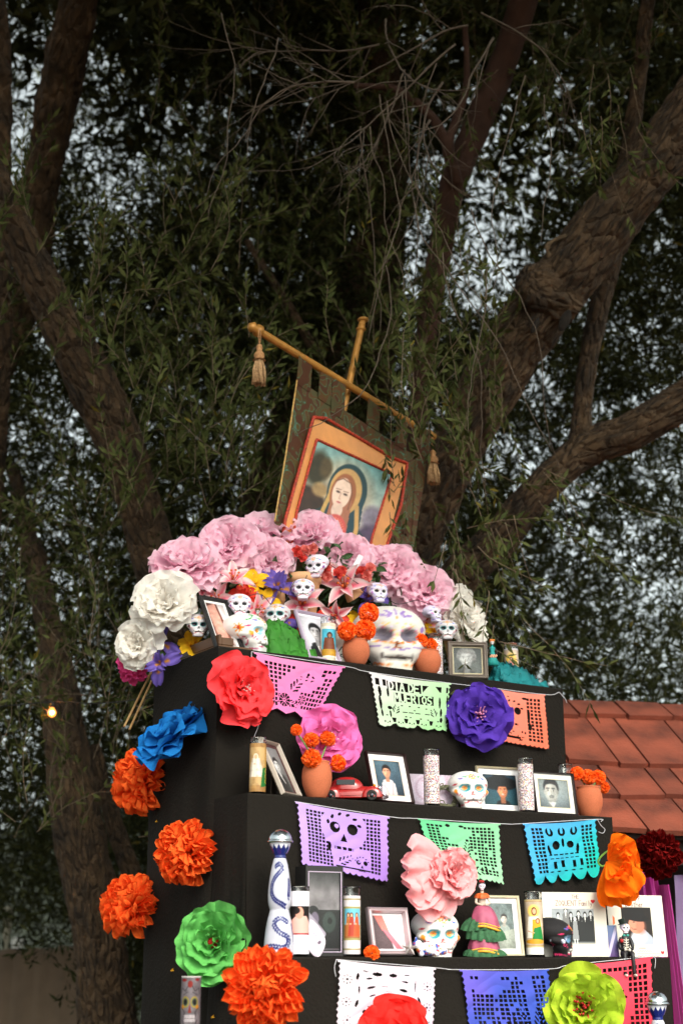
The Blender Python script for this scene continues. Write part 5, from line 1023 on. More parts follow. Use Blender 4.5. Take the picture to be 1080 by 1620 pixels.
SK7 = skull_mesh(skpaint(base=(.84, .80, .90), eye=(.98, .95, .90), iris=(.70, .45, .75), line=(.45, .35, .75), leaf=(.9, .6, .2), style=1))
put_skull('large plaster skull with faded paint between the terracotta pots on the top step', SK2, 616, 1, 108, -20, .16, 3, m=MATTE)
put_skull('white sugar skull turned to the right at the left end of the top step', SK6, 391, 1, 64, 34, .10, 0)
put_skull('teal-eyed sugar skull on the middle step between the candle and a framed photo', SK1, 741, 2, 58, -22, .08)
put_skull('teal-eyed sugar skull on the lowest step left of the dancing catrina', SK1, 690, 3, 68, -16, .12, 6)
put_skull('black skull with pink swirls in profile on the lowest step by the saint candle', SK3, 878, 3, 56, 40, .07, 8, m=MATTE)
for lab, x, y, Y, h, yw, tl, me in (('skull light on the wire above the white sugar skull', 379, 958, 4.62, 34, -25, 8, SK4), ('dark-haired skull light beside the small doll', 438, 976, 4.60, 38, -40, 0, SK5), ('lilac skull light in front of the tan pot', 479, 934, 4.66, 34, -30, 0, SK4), ('tilted skull light high among the roses', 501, 896, 4.70, 34, -50, 15, SK4), ('small skull light above the big plaster skull', 597, 938, 4.66, 30, -12, 6, SK7), ('pale skull light below the last pink peony', 684, 972, 4.66, 26, 15, 0, SK7), ('colourful skull light in front of the white tissue flower', 706, 998, 4.62, 32, -30, 0, SK5), ('grey skull light in shade below the big white peony', 313, 990, 4.66, 34, -20, 10, SK5)):
    put_skull(lab, me, x, 1, h, yw, 0, tl, 'skull_light', 'string light', 0, None, onY(x, y, Y), 'skull lights strung through the flowers')
def cable():
    pts = [(300, 1000, 4.68), (313, 982, 4.67), (345, 975, 4.66), (352, 952, 4.64), (379, 948, 4.63), (412, 940, 4.62), (438, 966, 4.61), (452, 950, 4.62), (466, 920, 4.66), (479, 922, 4.68), (488, 905, 4.7), (501, 884, 4.72), (540, 905, 4.70), (570, 925, 4.68), (597, 928, 4.67), (625, 955, 4.68), (660, 950, 4.68), (684, 962, 4.67), (694, 980, 4.65), (706, 986, 4.63), (712, 965, 4.64)]
    P = [onY(*p) for p in pts]; o = thing('light_cable', 'thin black cable looping between the skull lights', 'cable', P[0]); MB().tube(spline([p-P[0] for p in P], 6), .0016, 5).build('cable', MATS['black_rubber'], o, True)
cable()
def spaint(): pass
# ---------------------------------------------------------------- terracotta pots and marigolds
TC = mat('terracotta', 'b8623f', .85, var=.14, vscale=16, bump=.35, bscale=50)
POT1 = MB().lathe([(.0001, 0), (.58, 0), (.64, .04), (.80, .35), (.97, .75), (1.0, 1.1), (.97, 1.45), (.86, 1.72), (.80, 1.8), (.84, 1.87), (.86, 1.93), (.80, 1.95), (.74, 1.88), (.72, 1.7), (.0001, 1.6)], 40).mesh('pot', True)
def pot(lab, x, k, wpx, back=.06, sz=1., yb=None):
    P = shelf(x, k, back); r = mm(wpx/2, P); o = thing('terracotta_pot', lab, 'pot', P, group='small terracotta pots of marigolds'); q = obj('pot', POT1, TC, o, scale=(r, r, r*sz))
    m = MB(); m.lathe([(.0001, 0), (r*.7, 0)], 20, Matrix.Translation((0, 0, r*1.66*sz))); m.build('soil', mat('soil', '2b1d12', 1), o); return P, r
def mg_mesh(seed):
    r = np.random.RandomState(seed); V = []; Fc = []; n = 260
    for i in range(n):
        g = (i+.5)/n; ph = math.acos(1-1.55*g); th = i*2.39996+r.rand()*.3; d = Vector((math.sin(ph)*math.cos(th), math.sin(ph)*math.sin(th), math.cos(ph)*.85)); rad = .62+.1*r.rand(); M = (d+Vector((0, 0, .15))).to_track_quat('Z', 'Y').to_matrix() @ Matrix.Rotation(r.rand()*6.28, 3, 'Z')
        w, h = .12+.05*r.rand(), .30+.08*r.rand(); b = len(V)
        for (u, v, zz) in ((-.5, 0, 0), (.5, 0, 0), (-1.1, .2, .6), (0, -.15, .75), (1.1, .25, .62), (-1.0, .75, .95), (0, .35, 1.05), (1.0, .7, .92)):
            p = M @ Vector((u*w, v*w+r.normal()*.02, zz*h)); V.append(d*rad*.72+p)
        Fc += [(b, b+1, b+3), (b, b+3, b+2), (b+1, b+4, b+3), (b+2, b+3, b+6, b+5), (b+3, b+4, b+7, b+6)]
    return mesh('head', V, Fc, False)
MG = [mg_mesh(i) for i in range(3)]; MGM = mat('marigold_petal', 'ff6a08', .6, transl=.2, rnd=.08, var=.12, vscale=60)
STEM = mat('flower_stem', '6f8a4a', .7, var=.15)
for m_ in MG: m_.materials.append(MGM)
def marigold(lab, x, y, rpx, P0, yaw=-30, elev=25, stem=None, dY=0., g='marigolds in the clay pots'):
    P = onY(x, y, P0[1]+dY); r = mm(rpx, P)*1.02; o = thing('marigold', lab, 'flower', P, (0, 0, 0), g); h = obj('head', MG[RS.randint(3)], None, o, (0, 0, 0), facing(yaw, elev, RS.rand()*360), r); h['kind'] = 'stuff'
    if stem is not None:
        S = np.array(stem)-P; MB().tube(spline([(0, 0, -r*.2), S*.5+np.array([.004, 0, .0]), S], 5), .0028, 6).build('stem', STEM, o, True)
    return o
P1, r1 = pot('terracotta pot of three marigolds left of the big plaster skull', 563, 1, 44, .05, .95); T1 = P1+Vector((0, 0, r1*1.6))
marigold('topmost marigold of the pot in front of the big plaster skull', 583, 970, 19, P1, -20, 15, T1, -.01); marigold('left marigold spilling over the pot before the big plaster skull', 549, 998, 18, P1, -45, 15, T1, -.03); marigold('right marigold on the pot before the big plaster skull', 577, 997, 20, P1, -25, 20, T1, -.03)
P2, r2 = pot('terracotta pot right of the big plaster skull', 676, 1, 44, .06, .9); T2 = P2+Vector((0, 0, r2*1.5))
marigold('flattened marigold lying on the pot right of the plaster skull', 664, 1014, 15, P2, -30, 30, T2, -.01); marigold('second marigold on the pot right of the plaster skull, touching the candle', 682, 1020, 12, P2, 10, 20, T2, -.015)
P3, r3 = pot('largest terracotta pot, with five marigolds, in front of the orchid flower', 501, 2, 48, .05, 1.25); T3 = P3+Vector((0, 0, r3*2.))
marigold('smallest marigold standing up on a bare stem at the left of the middle pot', 469, 1155, 11, P3, -30, 20, T3); marigold('marigold on a stem before the orchid flower, left one', 492, 1171, 15, P3, -40, 30, T3); marigold('marigold on a stem before the orchid flower, right one', 518, 1169, 15, P3, -10, 30, T3); marigold('wide marigold resting on the rim of the middle pot', 493, 1200, 18, P3, -40, 10, T3, -.03); marigold('marigold drooping over the right side of the middle pot', 534, 1207, 16, P3, 20, -10, T3, -.02)
P4, r4 = pot('terracotta pot at the right end of the middle step before the shingles', 932, 2, 44, .09, 1.15); T4 = P4+Vector((0, 0, r4*1.9))
marigold('left marigold in the pot before the shingles', 912, 1224, 13, P4, -60, 20, T4); marigold('middle marigold in the pot before the shingles', 930, 1229, 14, P4, -20, 20, T4, -.02); marigold('right marigold in the pot before the shingles', 946, 1230, 14, P4, 0, 20, T4); marigold('marigold hanging down the right side of the pot before the shingles', 955, 1246, 11, P4, 40, -10, T4)
PF = shelf(590, 3, .015); marigold('loose marigold head lying on the edge of the lowest step', 588, 1508, 15, PF, -20, 40, g='loose marigolds')
# ---------------------------------------------------------------- glass candles
GLASS = mat('clear_glass', 'f4f6f6', .03, trans=1)
WAX = mat('candle_wax', 'efe6d8', .5)
def proj(P): d = np.array(P)-CAM; z = d@fw; return 540+F*(d@rt)/z, 810-F*(d@up)/z
def candle(lab, x, k, ytop, wpx, cv, back=.05, top=.16, name='glass_candle', rot=0):
    P = shelf(x, k, back); lo, hi = .05, .5
    for _ in range(30):
        m = (lo+hi)/2
        if proj(P+Vector((0, 0, m)))[1] > ytop: lo = m
        else: hi = m
    h = lo; r = mm(wpx/2, P); o = thing(name, lab, 'candle', P, (0, 0, face_cam(P, rot)), 'prayer candles in glass')
    m = MB(); m.lathe([(.0001, 0), (r*.9, 0), (r, h*.012), (r, h*.97), (r*1.03, h*.985), (r*1.0, h), (r*.93, h*.995), (r*.93, h*.90), (r*.93, h*.03), (.0001, h*.03)], 32); m.build('glass', GLASS, o, True)
    m = MB(); zt = h*(1-top); m.lathe([(.0001, h*.035), (r*.9, h*.035), (r*.9, zt), (.0001, zt-.003)], 28); m.build('wax', WAX, o, True)
    m = MB(); m.tube([(0, 0, zt-.004), (.001, 0, zt+.006)], .0011, 5); m.build('wick', MATS['black_rubber'], o)
    n, q = cv.nx, cv.ny; a, z = np.meshgrid(np.linspace(-math.pi, math.pi, n), np.linspace(h*(1-top*.95), h*.03, q)); V = np.stack([np.sin(a)*r*1.012, -np.cos(a)*r*1.012, z], -1)
    obj('label', mesh('label', V.reshape(-1, 3), gridF(n, q)[:, ::-1].copy(), True, lin(cv.a.reshape(-1, 3))), PRINT, o)
def cv_confetti(seed):
    r = np.random.RandomState(seed); c = Cv(1, .9, 150, (.87, .83, .86))
    for i in range(46):
        for j in range(30):
            x, y = (i+.5*(j % 2)+.5*r.rand())/46, (j+.5*r.rand())/33; q = r.randint(5); col = ((.25, .12, .16), (.62, .12, .18), (.15, .13, .18), (.80, .68, .35), (.95, .94, .94))[q]
            c.ell(x, y, .006+.004*r.rand(), .008+.006*r.rand(), col, 0, r.randint(180))
    return c
def fig_saint(c, x, robe, hair, skin=(.86, .66, .52), s=1., mantle=None, y0=.36):
    if mantle: c.poly([(x-.05*s, y0), (x+.05*s, y0), (x+.12*s, .80), (x-.12*s, .80)], mantle)
    c.poly([(x-.03*s, y0), (x+.035*s, y0), (x+.07*s, .8), (x-.07*s, .8)], robe); c.ell(x, y0-.035, .032*s, .05*s, hair, .1); c.ell(x, y0-.03, .02*s, .036*s, skin, .1)
    for k in range(3): c.line([(x-.01+k*.012, y0+.04), (x-.03+k*.03, .78)], .004, tuple(np.array(robe)*.7))
    c.ell(x-.02*s, y0+.14, .02, .015, skin)
def cv_saint(kind):
    if kind == 'white_robe':
        c = Cv(1, 1.15, 170, (.80, .70, .52)); c.rect(.26, .03, .74, .97, (.72, .58, .38)); c.rect(.28, .05, .72, .95, (.76, .68, .60)); c.noise(.3, 8); c.ell(.5, .24, .11, .13, (.95, .80, .42), .3)
        c.poly([(.40, .36), (.58, .36), (.66, .8), (.36, .8)], (.92, .90, .86)); c.ell(.51, .25, .05, .09, (.42, .24, .12), .1); c.ell(.51, .25, .034, .058, (.88, .66, .52), .1); c.poly([(.48, .42), (.62, .42), (.68, .85), (.46, .85)], (.88, .62, .12)); c.poly([(.50, .6), (.64, .56), (.70, .86), (.46, .88)], (.10, .48, .22)); c.ell(.57, .45, .04, .06, (.45, .26, .14), .1); c.ell(.57, .455, .026, .04, (.87, .64, .50), .1); c.ell(.52, .88, .2, .05, (.82, .58, .15)); c.line([(.38, .66), (.5, .7)], .02, (.85, .62, .5)); c.rect(0, 1.0, 1, 1.15, (.93, .91, .90)); return c
    if kind == 'blue_square':
        c = Cv(1, 1.15, 170, (.86, .82, .84)); c.rect(0, .06, 1, .09, (.60, .55, .35)); c.rect(0, 1.04, 1, 1.07, (.6, .55, .35)); c.rect(.33, .22, .72, .88, (.62, .58, .36)); c.rect(.36, .26, .69, .84, (.40, .70, .80)); c.noise(.1, 9); c.rect(.36, .58, .69, .84, (.62, .40, .25))
        for x, col in ((.44, (.75, .45, .25)), (.50, (.70, .25, .18)), (.60, (.82, .35, .2))): fig_saint(c, x, col, (.3, .16, .1), y0=.42)
        c.rect(.1, .3, .28, .8, (.80, .76, .78)); return c
    if kind == 'gold_green':
        c = Cv(1, 1.15, 170, (.62, .45, .25)); c.noise(.9, 7, (.85, .70, .45)); c.rect(.28, .1, .66, 1.0, (.74, .60, .40)); fig_saint(c, .46, (.90, .86, .80), (.88, .84, .76), s=1.5, mantle=(.78, .72, .66)); c.poly([(.60, .6), (.72, .55), (.74, 1.0), (.56, 1.05)], (.10, .40, .16)); 
        for k in range(7): c.ring(.72, .18+k*.12, .045, .02, (.80, .62, .18))
        c.noise(.5, 14, (.35, .2, .1)); return c
    if kind == 'turquoise':
        c = Cv(1, 1.15, 150, (.84, .78, .70)); c.rect(.30, .10, .76, 1.05, (.90, .87, .80)); c.rect(.34, .18, .72, 1.0, (.28, .66, .76)); c.poly([(.42, .45), (.62, .45), (.7, 1), (.36, 1)], (.45, .22, .12)); c.ell(.53, .38, .06, .1, (.18, .10, .08)); c.ell(.53, .4, .035, .06, (.55, .35, .25)); c.rect(.34, .8, .72, 1., (.75, .55, .15)); c.noise(.15, 12); return c
    if kind == 'gold_virgin':
        c = Cv(1, 1.15, 150, (.78, .68, .60)); c.ell(.5, .55, .16, .42, (.90, .74, .35), .3); fig_saint(c, .5, (.80, .55, .50), (.35, .25, .2), s=1.2, mantle=(.60, .58, .62)); c.ring(.5, .28, .08, .012, (.95, .8, .4)); c.noise(.2, 10); c.rect(0, 0, 1, .05, (.75, .72, .75)); return c
    if kind == 'photo':
        c = Cv(1, 1.15, 170, (.92, .90, .93)); c.rect(.30, .28, .72, .80, (.10, .08, .08)); c.poly([(.32, .8), (.34, .55), (.45, .46), (.62, .46), (.71, .6), (.71, .8)], (.88, .66, .62)); c.ell(.50, .40, .07, .11, (.86, .58, .50), .1); c.ell(.42, .36, .09, .07, (.08, .05, .05), .2); c.rect(.3, .77, .72, .80, (.6, .1, .15)); c.line([(.45, .88), (.58, .88)], .006, (.7, .68, .7)); return c
candle('tall confetti patterned candle in the middle of the middle step', 683, 2, 1186, 25, cv_confetti(1), .04, .12)
candle('confetti patterned candle between two framed portraits on the middle step', 833, 2, 1200, 24, cv_confetti(2), .04, .12)
candle('clear rimmed candle hidden behind the last portrait of the middle step', 897, 2, 1209, 23, cv_confetti(3), .17, .2)
candle('confetti candle behind the right pot on the top step', 690, 1, 1003, 21, cv_confetti(4), .10, .14)
candle('gold and green saint candle at the left end of the middle step', 407, 2, 1167, 26, cv_saint('gold_green'), .04, .12)
candle('candle with a turquoise picture beside the leaning portrait on the top step', 519, 1, 977, 24, cv_saint('turquoise'), .07, .16)
candle('candle with a golden robed figure at the right end behind the teal tulle', 810, 1, 1018, 22, cv_saint('gold_virgin'), .14, .14)
candle('plain white candle with a photo of a person beside the talavera bottle', 473, 3, 1402, 31, cv_saint('photo'), .05, .08)
candle('candle with a small blue square picture right of the black window box', 556, 3, 1403, 28, cv_saint('blue_square'), .06, .14)
candle('candle with a white and green robed figure beside the family card', 846, 3, 1410, 28, cv_saint('white_robe'), .05, .14)
def cvl(): c = Cv(1, 1.15, 120, (.90, .88, .84)); c.line([(.42, .7), (.5, .55), (.58, .72), (.44, .85), (.6, .95)], .03, (.2, .2, .2)); return c
candle('pale candle with a dark squiggle behind the pot of three marigolds', 541, 1, 994, 22, cvl(), .11, .1)
# ---------------------------------------------------------------- portraits
def face(c, x, y, s, skin, hair, bw=False, style='short', look=0, shirt=(.2, .2, .2), bg=None, smile=False, tash=False):
    sh = tuple(np.array(skin)*.72)
    c.poly([(x-.42*s, y+1.5*s), (x-.38*s, y+.62*s), (x-.12*s, y+.42*s), (x+.12*s, y+.42*s), (x+.40*s, y+.62*s), (x+.46*s, y+1.5*s)], shirt); c.ell(x, y+.52*s, .3*s, .12*s, shirt, .2); c.poly([(x-.1*s, y+.2*s), (x+.1*s, y+.2*s), (x+.12*s, y+.55*s), (x-.12*s, y+.55*s)], sh)
    if style == 'curly':
        for k in range(16): a = math.pi*(.95+1.1*k/15); c.ell(x+.27*s*math.cos(a), y-.06*s+.3*s*math.sin(a), .10*s, .09*s, tuple(np.array(hair)*(.8+.3*((k*7) % 5)/5)), .3)
    elif style == 'long': c.ell(x, y+.05*s, .31*s, .42*s, hair, .08); c.poly([(x-.3*s, y), (x+.3*s, y), (x+.32*s, y+.6*s), (x-.32*s, y+.6*s)], hair)
    elif style == 'short': c.ell(x+.01*s, y-.10*s, .255*s, .27*s, hair, .18)
    c.ell(x, y+.02*s, .21*s, .29*s, skin, .16); c.ell(x, y+.27*s, .12*s, .06*s, sh, .8, al=.5); c.ell(x-.07*s, y+.08*s, .07*s, .07*s, tuple(np.clip(np.array(skin)*1.15, 0, 1)), 1., al=.6); c.ell(x-.02*s, y-.15*s, .12*s, .07*s, tuple(np.clip(np.array(skin)*1.12, 0, 1)), 1., al=.6); c.ell(x+.12*s, y+.06*s, .09*s, .22*s, sh, .9, al=.6); c.ell(x-.215*s, y+.03*s, .03*s, .06*s, skin, .1); c.ell(x+.215*s, y+.03*s, .03*s, .06*s, sh, .1)
    if style == 'short': c.poly([(x-.22*s, y-.08*s), (x-.18*s, y-.27*s), (x, y-.34*s), (x+.2*s, y-.26*s), (x+.23*s, y-.06*s), (x+.17*s, y-.16*s), (x+.02*s, y-.20*s), (x-.14*s, y-.17*s)], hair)
    if style == 'curly': c.ell(x, y-.27*s, .2*s, .09*s, hair, .3)
    dk = tuple(np.array(skin)*.22)
    for q in (-1, 1):
        c.line([(x+(q*.09-.05+look*.02)*s, y-.07*s), (x+(q*.09+.045+look*.02)*s, y-.075*s)], .025*s, tuple(np.array(hair)*.8)); c.ell(x+(q*.09+look*.02)*s, y-.015*s, .04*s, .018*s, (.9, .88, .86), .2); c.ell(x+(q*.09+look*.02)*s, y-.015*s, .02*s, .02*s, dk, .2)
    c.line([(x+look*.02*s, y-.01*s), (x+(.025+look*.03)*s, y+.09*s), (x-.02*s, y+.1*s)], .018*s, sh)
    if smile: c.ell(x, y+.17*s, .075*s, .03*s, (.93, .92, .90), .1); c.line([(x-.08*s, y+.155*s), (x, y+.2*s), (x+.08*s, y+.155*s)], .015*s, dk)
    else: c.line([(x-.06*s, y+.175*s), (x, y+.17*s), (x+.06*s, y+.175*s)], .022*s, tuple(np.array(skin)*np.array((.75, .45, .45)) if not bw else np.array(skin)*.5))
    if tash: c.line([(x-.07*s, y+.14*s), (x, y+.125*s), (x+.07*s, y+.14*s)], .02*s, hair)
def photo(kind, w, h):
    c = Cv(w, h, 90, (.3, .3, .3)); W, Hh = w, h
    g = lambda v: (v, v, v)
    if kind == 'lady': c.grad((.22, .24, .24), (.35, .37, .36)); c.noise(.3, 6); face(c, W*.46, Hh*.42, W*.92, g(.64), g(.5), True, 'curly', -.5, g(.25), smile=True); c.noise(.35, 40); c.ell(W*.45, Hh*.44, W*.12, Hh*.14, g(.72), .8, al=.25)
    elif kind == 'man_bw': c.grad((.88, .86, .90), (.80, .78, .82)); face(c, W*.5, Hh*.38, W*.95, (.70, .68, .70), (.10, .09, .10), True, 'short', .3, (.10, .09, .10)); c.poly([(W*.42, Hh*.72), (W*.58, Hh*.72), (W*.5, Hh*1.)], (.9, .9, .9)); c.line([(W*.5, Hh*.74), (W*.51, Hh)], W*.04, (.3, .05, .08))
    elif kind == 'clark': c.grad((.62, .66, .66), (.44, .48, .50)); face(c, W*.42, Hh*.42, W*.98, (.68, .68, .66), (.20, .21, .22), True, 'short', -.4, (.40, .43, .46), tash=True); c.poly([(W*.3, Hh*.8), (W*.55, Hh*.8), (W*.45, Hh)], g(.82)); c.noise(.12, 20)
    elif kind == 'man_col': c.grad((.32, .42, .48), (.14, .20, .26)); c.noise(.3, 4); face(c, W*.45, Hh*.32, W*.62, (.85, .58, .46), (.10, .07, .06), False, 'short', 0, (.86, .80, .80)); c.line([(W*.3, Hh*.62), (W*.42, Hh)], W*.03, (.7, .62, .64)); c.line([(W*.62, Hh*.62), (W*.55, Hh)], W*.03, (.62, .55, .58))
    elif kind == 'hat': c.grad((.10, .22, .30), (.14, .32, .36)); c.ell(W*.5, Hh*.30, W*.52, Hh*.22, (.04, .05, .07), .05); c.ell(W*.5, Hh*.18, W*.24, Hh*.2, (.05, .06, .08), .05); face(c, W*.56, Hh*.52, W*.62, (.82, .48, .32), (.10, .06, .05), False, 'none', .3, (.05, .05, .06), smile=True); c.ell(W*.5, Hh*.30, W*.50, Hh*.10, (.04, .05, .07), .05)
    elif kind == 'red': c.grad((.93, .90, .92), (.86, .80, .84)); c.poly([(0, 0), (W*.25, 0), (W*.5, Hh*.45), (W*.65, Hh), (0, Hh)], (.34, .26, .28)); c.poly([(W*.05, 0), (W*.35, 0), (W*.55, Hh*.5), (W*.3, Hh*.45)], (.90, .45, .42)); c.poly([(W*.3, Hh*.4), (W*.55, Hh*.5), (W*.95, Hh), (W*.75, Hh)], (.86, .42, .48)); c.line([(W*.6, Hh*.15), (W*.8, Hh*.3), (W*.65, Hh*.45), (W*.9, Hh*.4)], W*.03, (.90, .55, .62))
    elif kind == 'couple': c.grad((.45, .50, .50), (.30, .34, .34)); c.noise(.4, 5); face(c, W*.6, Hh*.35, W*.5, (.78, .74, .70), (.2, .18, .18), True, 'short', 0, (.55, .58, .56)); c.poly([(0, Hh*.7), (W, Hh*.55), (W, Hh), (0, Hh)], (.60, .62, .58)); c.noise(.2, 14)
    elif kind == 'arm': c.grad((.40, .22, .18), (.62, .40, .34)); c.poly([(0, Hh*.1), (W*.5, 0), (W*.75, Hh), (W*.2, Hh)], (.84, .60, .54)); c.poly([(W*.6, 0), (W, 0), (W, Hh), (W*.9, Hh)], (.9, .84, .84)); c.noise(.2, 6)
    elif kind == 'sketch':
        c.a[:] = (.90, .82, .90); r = np.random.RandomState(4)
        for k in range(14): x, y = r.rand()*W, r.rand()*Hh; c.line([(x, y), (x+r.normal()*.2*W, y+r.normal()*.2*Hh), (x+r.normal()*.2*W, y+r.normal()*.3*Hh)], .012*W, (.75, .60, .68))
        c.ring(W*.4, Hh*.4, W*.2, W*.012, (.72, .5, .62))
    elif kind == 'oblique': c.grad((.55, .55, .56), (.3, .3, .3)); face(c, W*.5, Hh*.4, W*.8, g(.78), g(.15), True, 'short', 0, g(.2)); c.line([(0, Hh*.1), (W*.6, Hh*.8)], W*.05, g(.85))
    v = np.hypot((c.X/w-.5), (c.Y/h-.5)); c.a *= (1.06-.5*v[..., None]**2*1.6); return soften(c, 3, .035)
BEZ = {}
def frame(lab, xl, xr, k, ytl, kind, fcol, fwid=.012, matw=.012, matc=(.90, .88, .88), yaw=0, lean=15, back=.06, name='photo_frame', dep=.014, metal=0, rough=.45, roll=0, inner=None, zoff=0.):
    """bottom corners at pixel columns xl, xr on step k; ytl = pixel row of the top left corner"""
    C = shelf((xl+xr)/2, k, back); e = Vector((math.cos(R(yaw)), math.sin(R(yaw)), 0)); lo, hi = .01, .6
    for _ in range(30):
        m = (lo+hi)/2
        if proj(C+e*m/2)[0]-proj(C-e*m/2)[0] < xr-xl: lo = m
        else: hi = m
    w = lo; M = Matrix.Rotation(R(yaw), 3, 'Z') @ Matrix.Rotation(R(-lean), 3, 'X'); lo, hi = .01, .6
    for _ in range(30):
        m = (lo+hi)/2
        if proj(C+M @ Vector((-w/2, 0, m)))[1] > ytl: lo = m
        else: hi = m
    h = lo; o = thing(name, lab, 'picture frame' if name == 'photo_frame' else 'card', C, (M @ Matrix.Rotation(R(roll), 3, 'Y')), 'framed photographs on the steps' if name == 'photo_frame' else None)
    fm = mat('frame_'+fcol, fcol, rough, metal=metal, bump=.15, bscale=90, var=.1)
    loops = [(0, 0, .0), (0, 0, -dep*.75), (.18, .18, -dep), (.45, .45, -dep*.72), (.75, .75, -dep*.95), (1, 1, -dep*.35), (1, 1, 0)]; V = []; Fc = []
    for a, _, y in loops:
        t = a*fwid
        for (x, z) in ((-w/2+t, t), (w/2-t, t), (w/2-t, h-t), (-w/2+t, h-t)): V.append((x, y, z))
    for i in range(len(loops)-1):
        for q in range(4): Fc.append((i*4+q, i*4+(q+1) % 4, i*4+4+(q+1) % 4, i*4+4+q))
    for q in range(4): Fc.append((24+q, 24+(q+1) % 4, (q+1) % 4, q))
    obj('frame', mesh('frame', V, Fc, False), fm, o)
    MB().box((-w/2+.001, .0005, .001), (w/2-.001, .004, h-.001)).build('backing', mat('brown_board', '3a2c20', .9), o)
    wi, hi_ = w-2*fwid, h-2*fwid; y = -.002
    if matw:
        V = []; 
        for t, yy in ((0, y), (matw, y), (matw*1.08, y+.0015)):
            for (x, z) in ((-wi/2+t, fwid+t), (wi/2-t, fwid+t), (wi/2-t, h-fwid-t), (-wi/2+t, h-fwid-t)): V.append((x, yy, z))
        obj('mat_board', mesh('mat_board', V, [(i*4+q, i*4+(q+1) % 4, i*4+4+(q+1) % 4, i*4+4+q) for i in range(2) for q in range(4)], False), mat('mat_%02x%02x%02x' % tuple(int(v*255) for v in matc), '%02x%02x%02x' % tuple(int(v*255) for v in matc), .7), o)
        if inner:
            m = MB(); t = matw*.96
            for (x0, z0, x1, z1) in ((-wi/2+t, fwid+t, wi/2-t, fwid+t+.002), (-wi/2+t, h-fwid-t-.002, wi/2-t, h-fwid-t), (-wi/2+t, fwid+t, -wi/2+t+.002, h-fwid-t), (wi/2-t-.002, fwid+t, wi/2-t, h-fwid-t)): m.box((x0, y-.0018, z0), (x1, y-.0006, z1))
            m.build('fillet', mat('fillet_'+inner, inner, .5), o)
    pw, ph = wi-2*matw+.002, hi_-2*matw+.002; print_sheet('photograph', photo(kind, 1, ph/pw), pw, ph, o, (0, y+.001, fwid+matw-.001))
    if lean > 0 and name == 'photo_frame':
        m = MB(); z0 = h*.62; L = math.sin(R(lean))*h*.6+.02; m.add([(-.015, .005, z0), (.015, .005, z0), (.02, .005+L*math.cos(R(lean)), .0), (-.02, .005+L*math.cos(R(lean)), .0), (-.015, .008, z0), (.015, .008, z0), (.02, .008+L*math.cos(R(lean)), .0), (-.02, .008+L*math.cos(R(lean)), .0)], [(0, 1, 2, 3), (7, 6, 5, 4), (0, 4, 5, 1), (1, 5, 6, 2), (2, 6, 7, 3), (3, 7, 4, 0)]); m.build('easel_leg', MATS['brown_board'], o)
    return o
frame('small black frame leaning far left, its flesh-toned photo half behind the white skull', 340, 386, 1, 944, 'arm', '1f1d1e', .014, .010, yaw=6, lean=30, back=.06)
frame('lavender and white frame with a man in a dark suit, by the green tulle', 487, 538, 1, 966, 'man_bw', 'b9a8bd', .010, .008, (.93, .91, .94), yaw=8, lean=24, back=.055)
frame('silver ribbed frame with a smiling curly-haired lady in black and white', 709, 771, 1, 1016, 'lady', '8b8078', .018, .003, (.80, .76, .66), yaw=-26, lean=2, back=.045, metal=.35, inner='cdbf9a', dep=.02)
frame('thin frame turned sharply away beside the gold candle on the middle step', 445, 473, 2, 1171, 'oblique', 'b9aba0', .007, .012, (.30, .16, .16), yaw=34, lean=26, back=.05, dep=.016)
frame('dark wood frame with a young man in a pale shirt beside the toy car', 590, 654, 2, 1189, 'man_col', '2a1616', .008, .022, (.92, .88, .89), yaw=0, lean=17, back=.055, inner='dcb9a0')
frame('champagne frame with a smiling man in a black wide hat', 757, 831, 2, 1212, 'hat', 'b3a88e', .008, .020, (.93, .92, .93), yaw=-10, lean=7, back=.10)
frame('black frame with a moustached man in black and white, next to the last pot', 846, 912, 2, 1220, 'clark', '2b2022', .007, .020, (.92, .90, .88), yaw=-4, lean=7, back=.06, inner='c9bd9c')
frame('silver frame with a red and white picture beside the loose marigold', 586, 650, 3, 1437, 'red', 'c0aeb2', .017, .006, (.90, .86, .88), yaw=-6, lean=14, back=.05, metal=.5, rough=.3, dep=.022)
frame('cream frame with a grey photograph half hidden by the dancing catrina', 768, 828, 3, 1417, 'couple', 'd8cdb4', .009, .016, (.88, .87, .89), yaw=-14, lean=9, back=.06)
def sketch():
    C = shelf(684, 2, .16); o = thing('drawing_card', 'pale lilac card with a faint pink drawing behind the confetti candle', 'card', C, (R(-4), 0, R(-14))); w = mm(80, C)*1.1; h = mm(56, C); print_sheet('card', photo('sketch', 1, h/w), w, h, o); MB().box((-w/2, .0006, 0), (w/2, .002, h)).build('backing', MATS['brown_board'], o)
sketch()
def card(lab, xl, xr, yt, cvf, yaw, lean, back, nm='memorial_card'):
    C = shelf((xl+xr)/2, 3, back); e = Vector((math.cos(R(yaw)), math.sin(R(yaw)), 0)); lo, hi = .01, .6
    for _ in range(30):
        m = (lo+hi)/2
        if proj(C+e*m/2)[0]-proj(C-e*m/2)[0] < xr-xl: lo = m
        else: hi = m
    w = lo; h = mm(1509-yt, C)*1.03; o = thing(nm, lab, 'card', C, (R(-lean), 0, R(yaw))); print_sheet('print', cvf(h/w), w, h, o, m=mat('card_print', rough=.7, vcol=True)); MB().box((-w/2, .0004, 0), (w/2, .0018, h)).build('cardboard', mat('cream_board', 'e6ddce', .8), o)
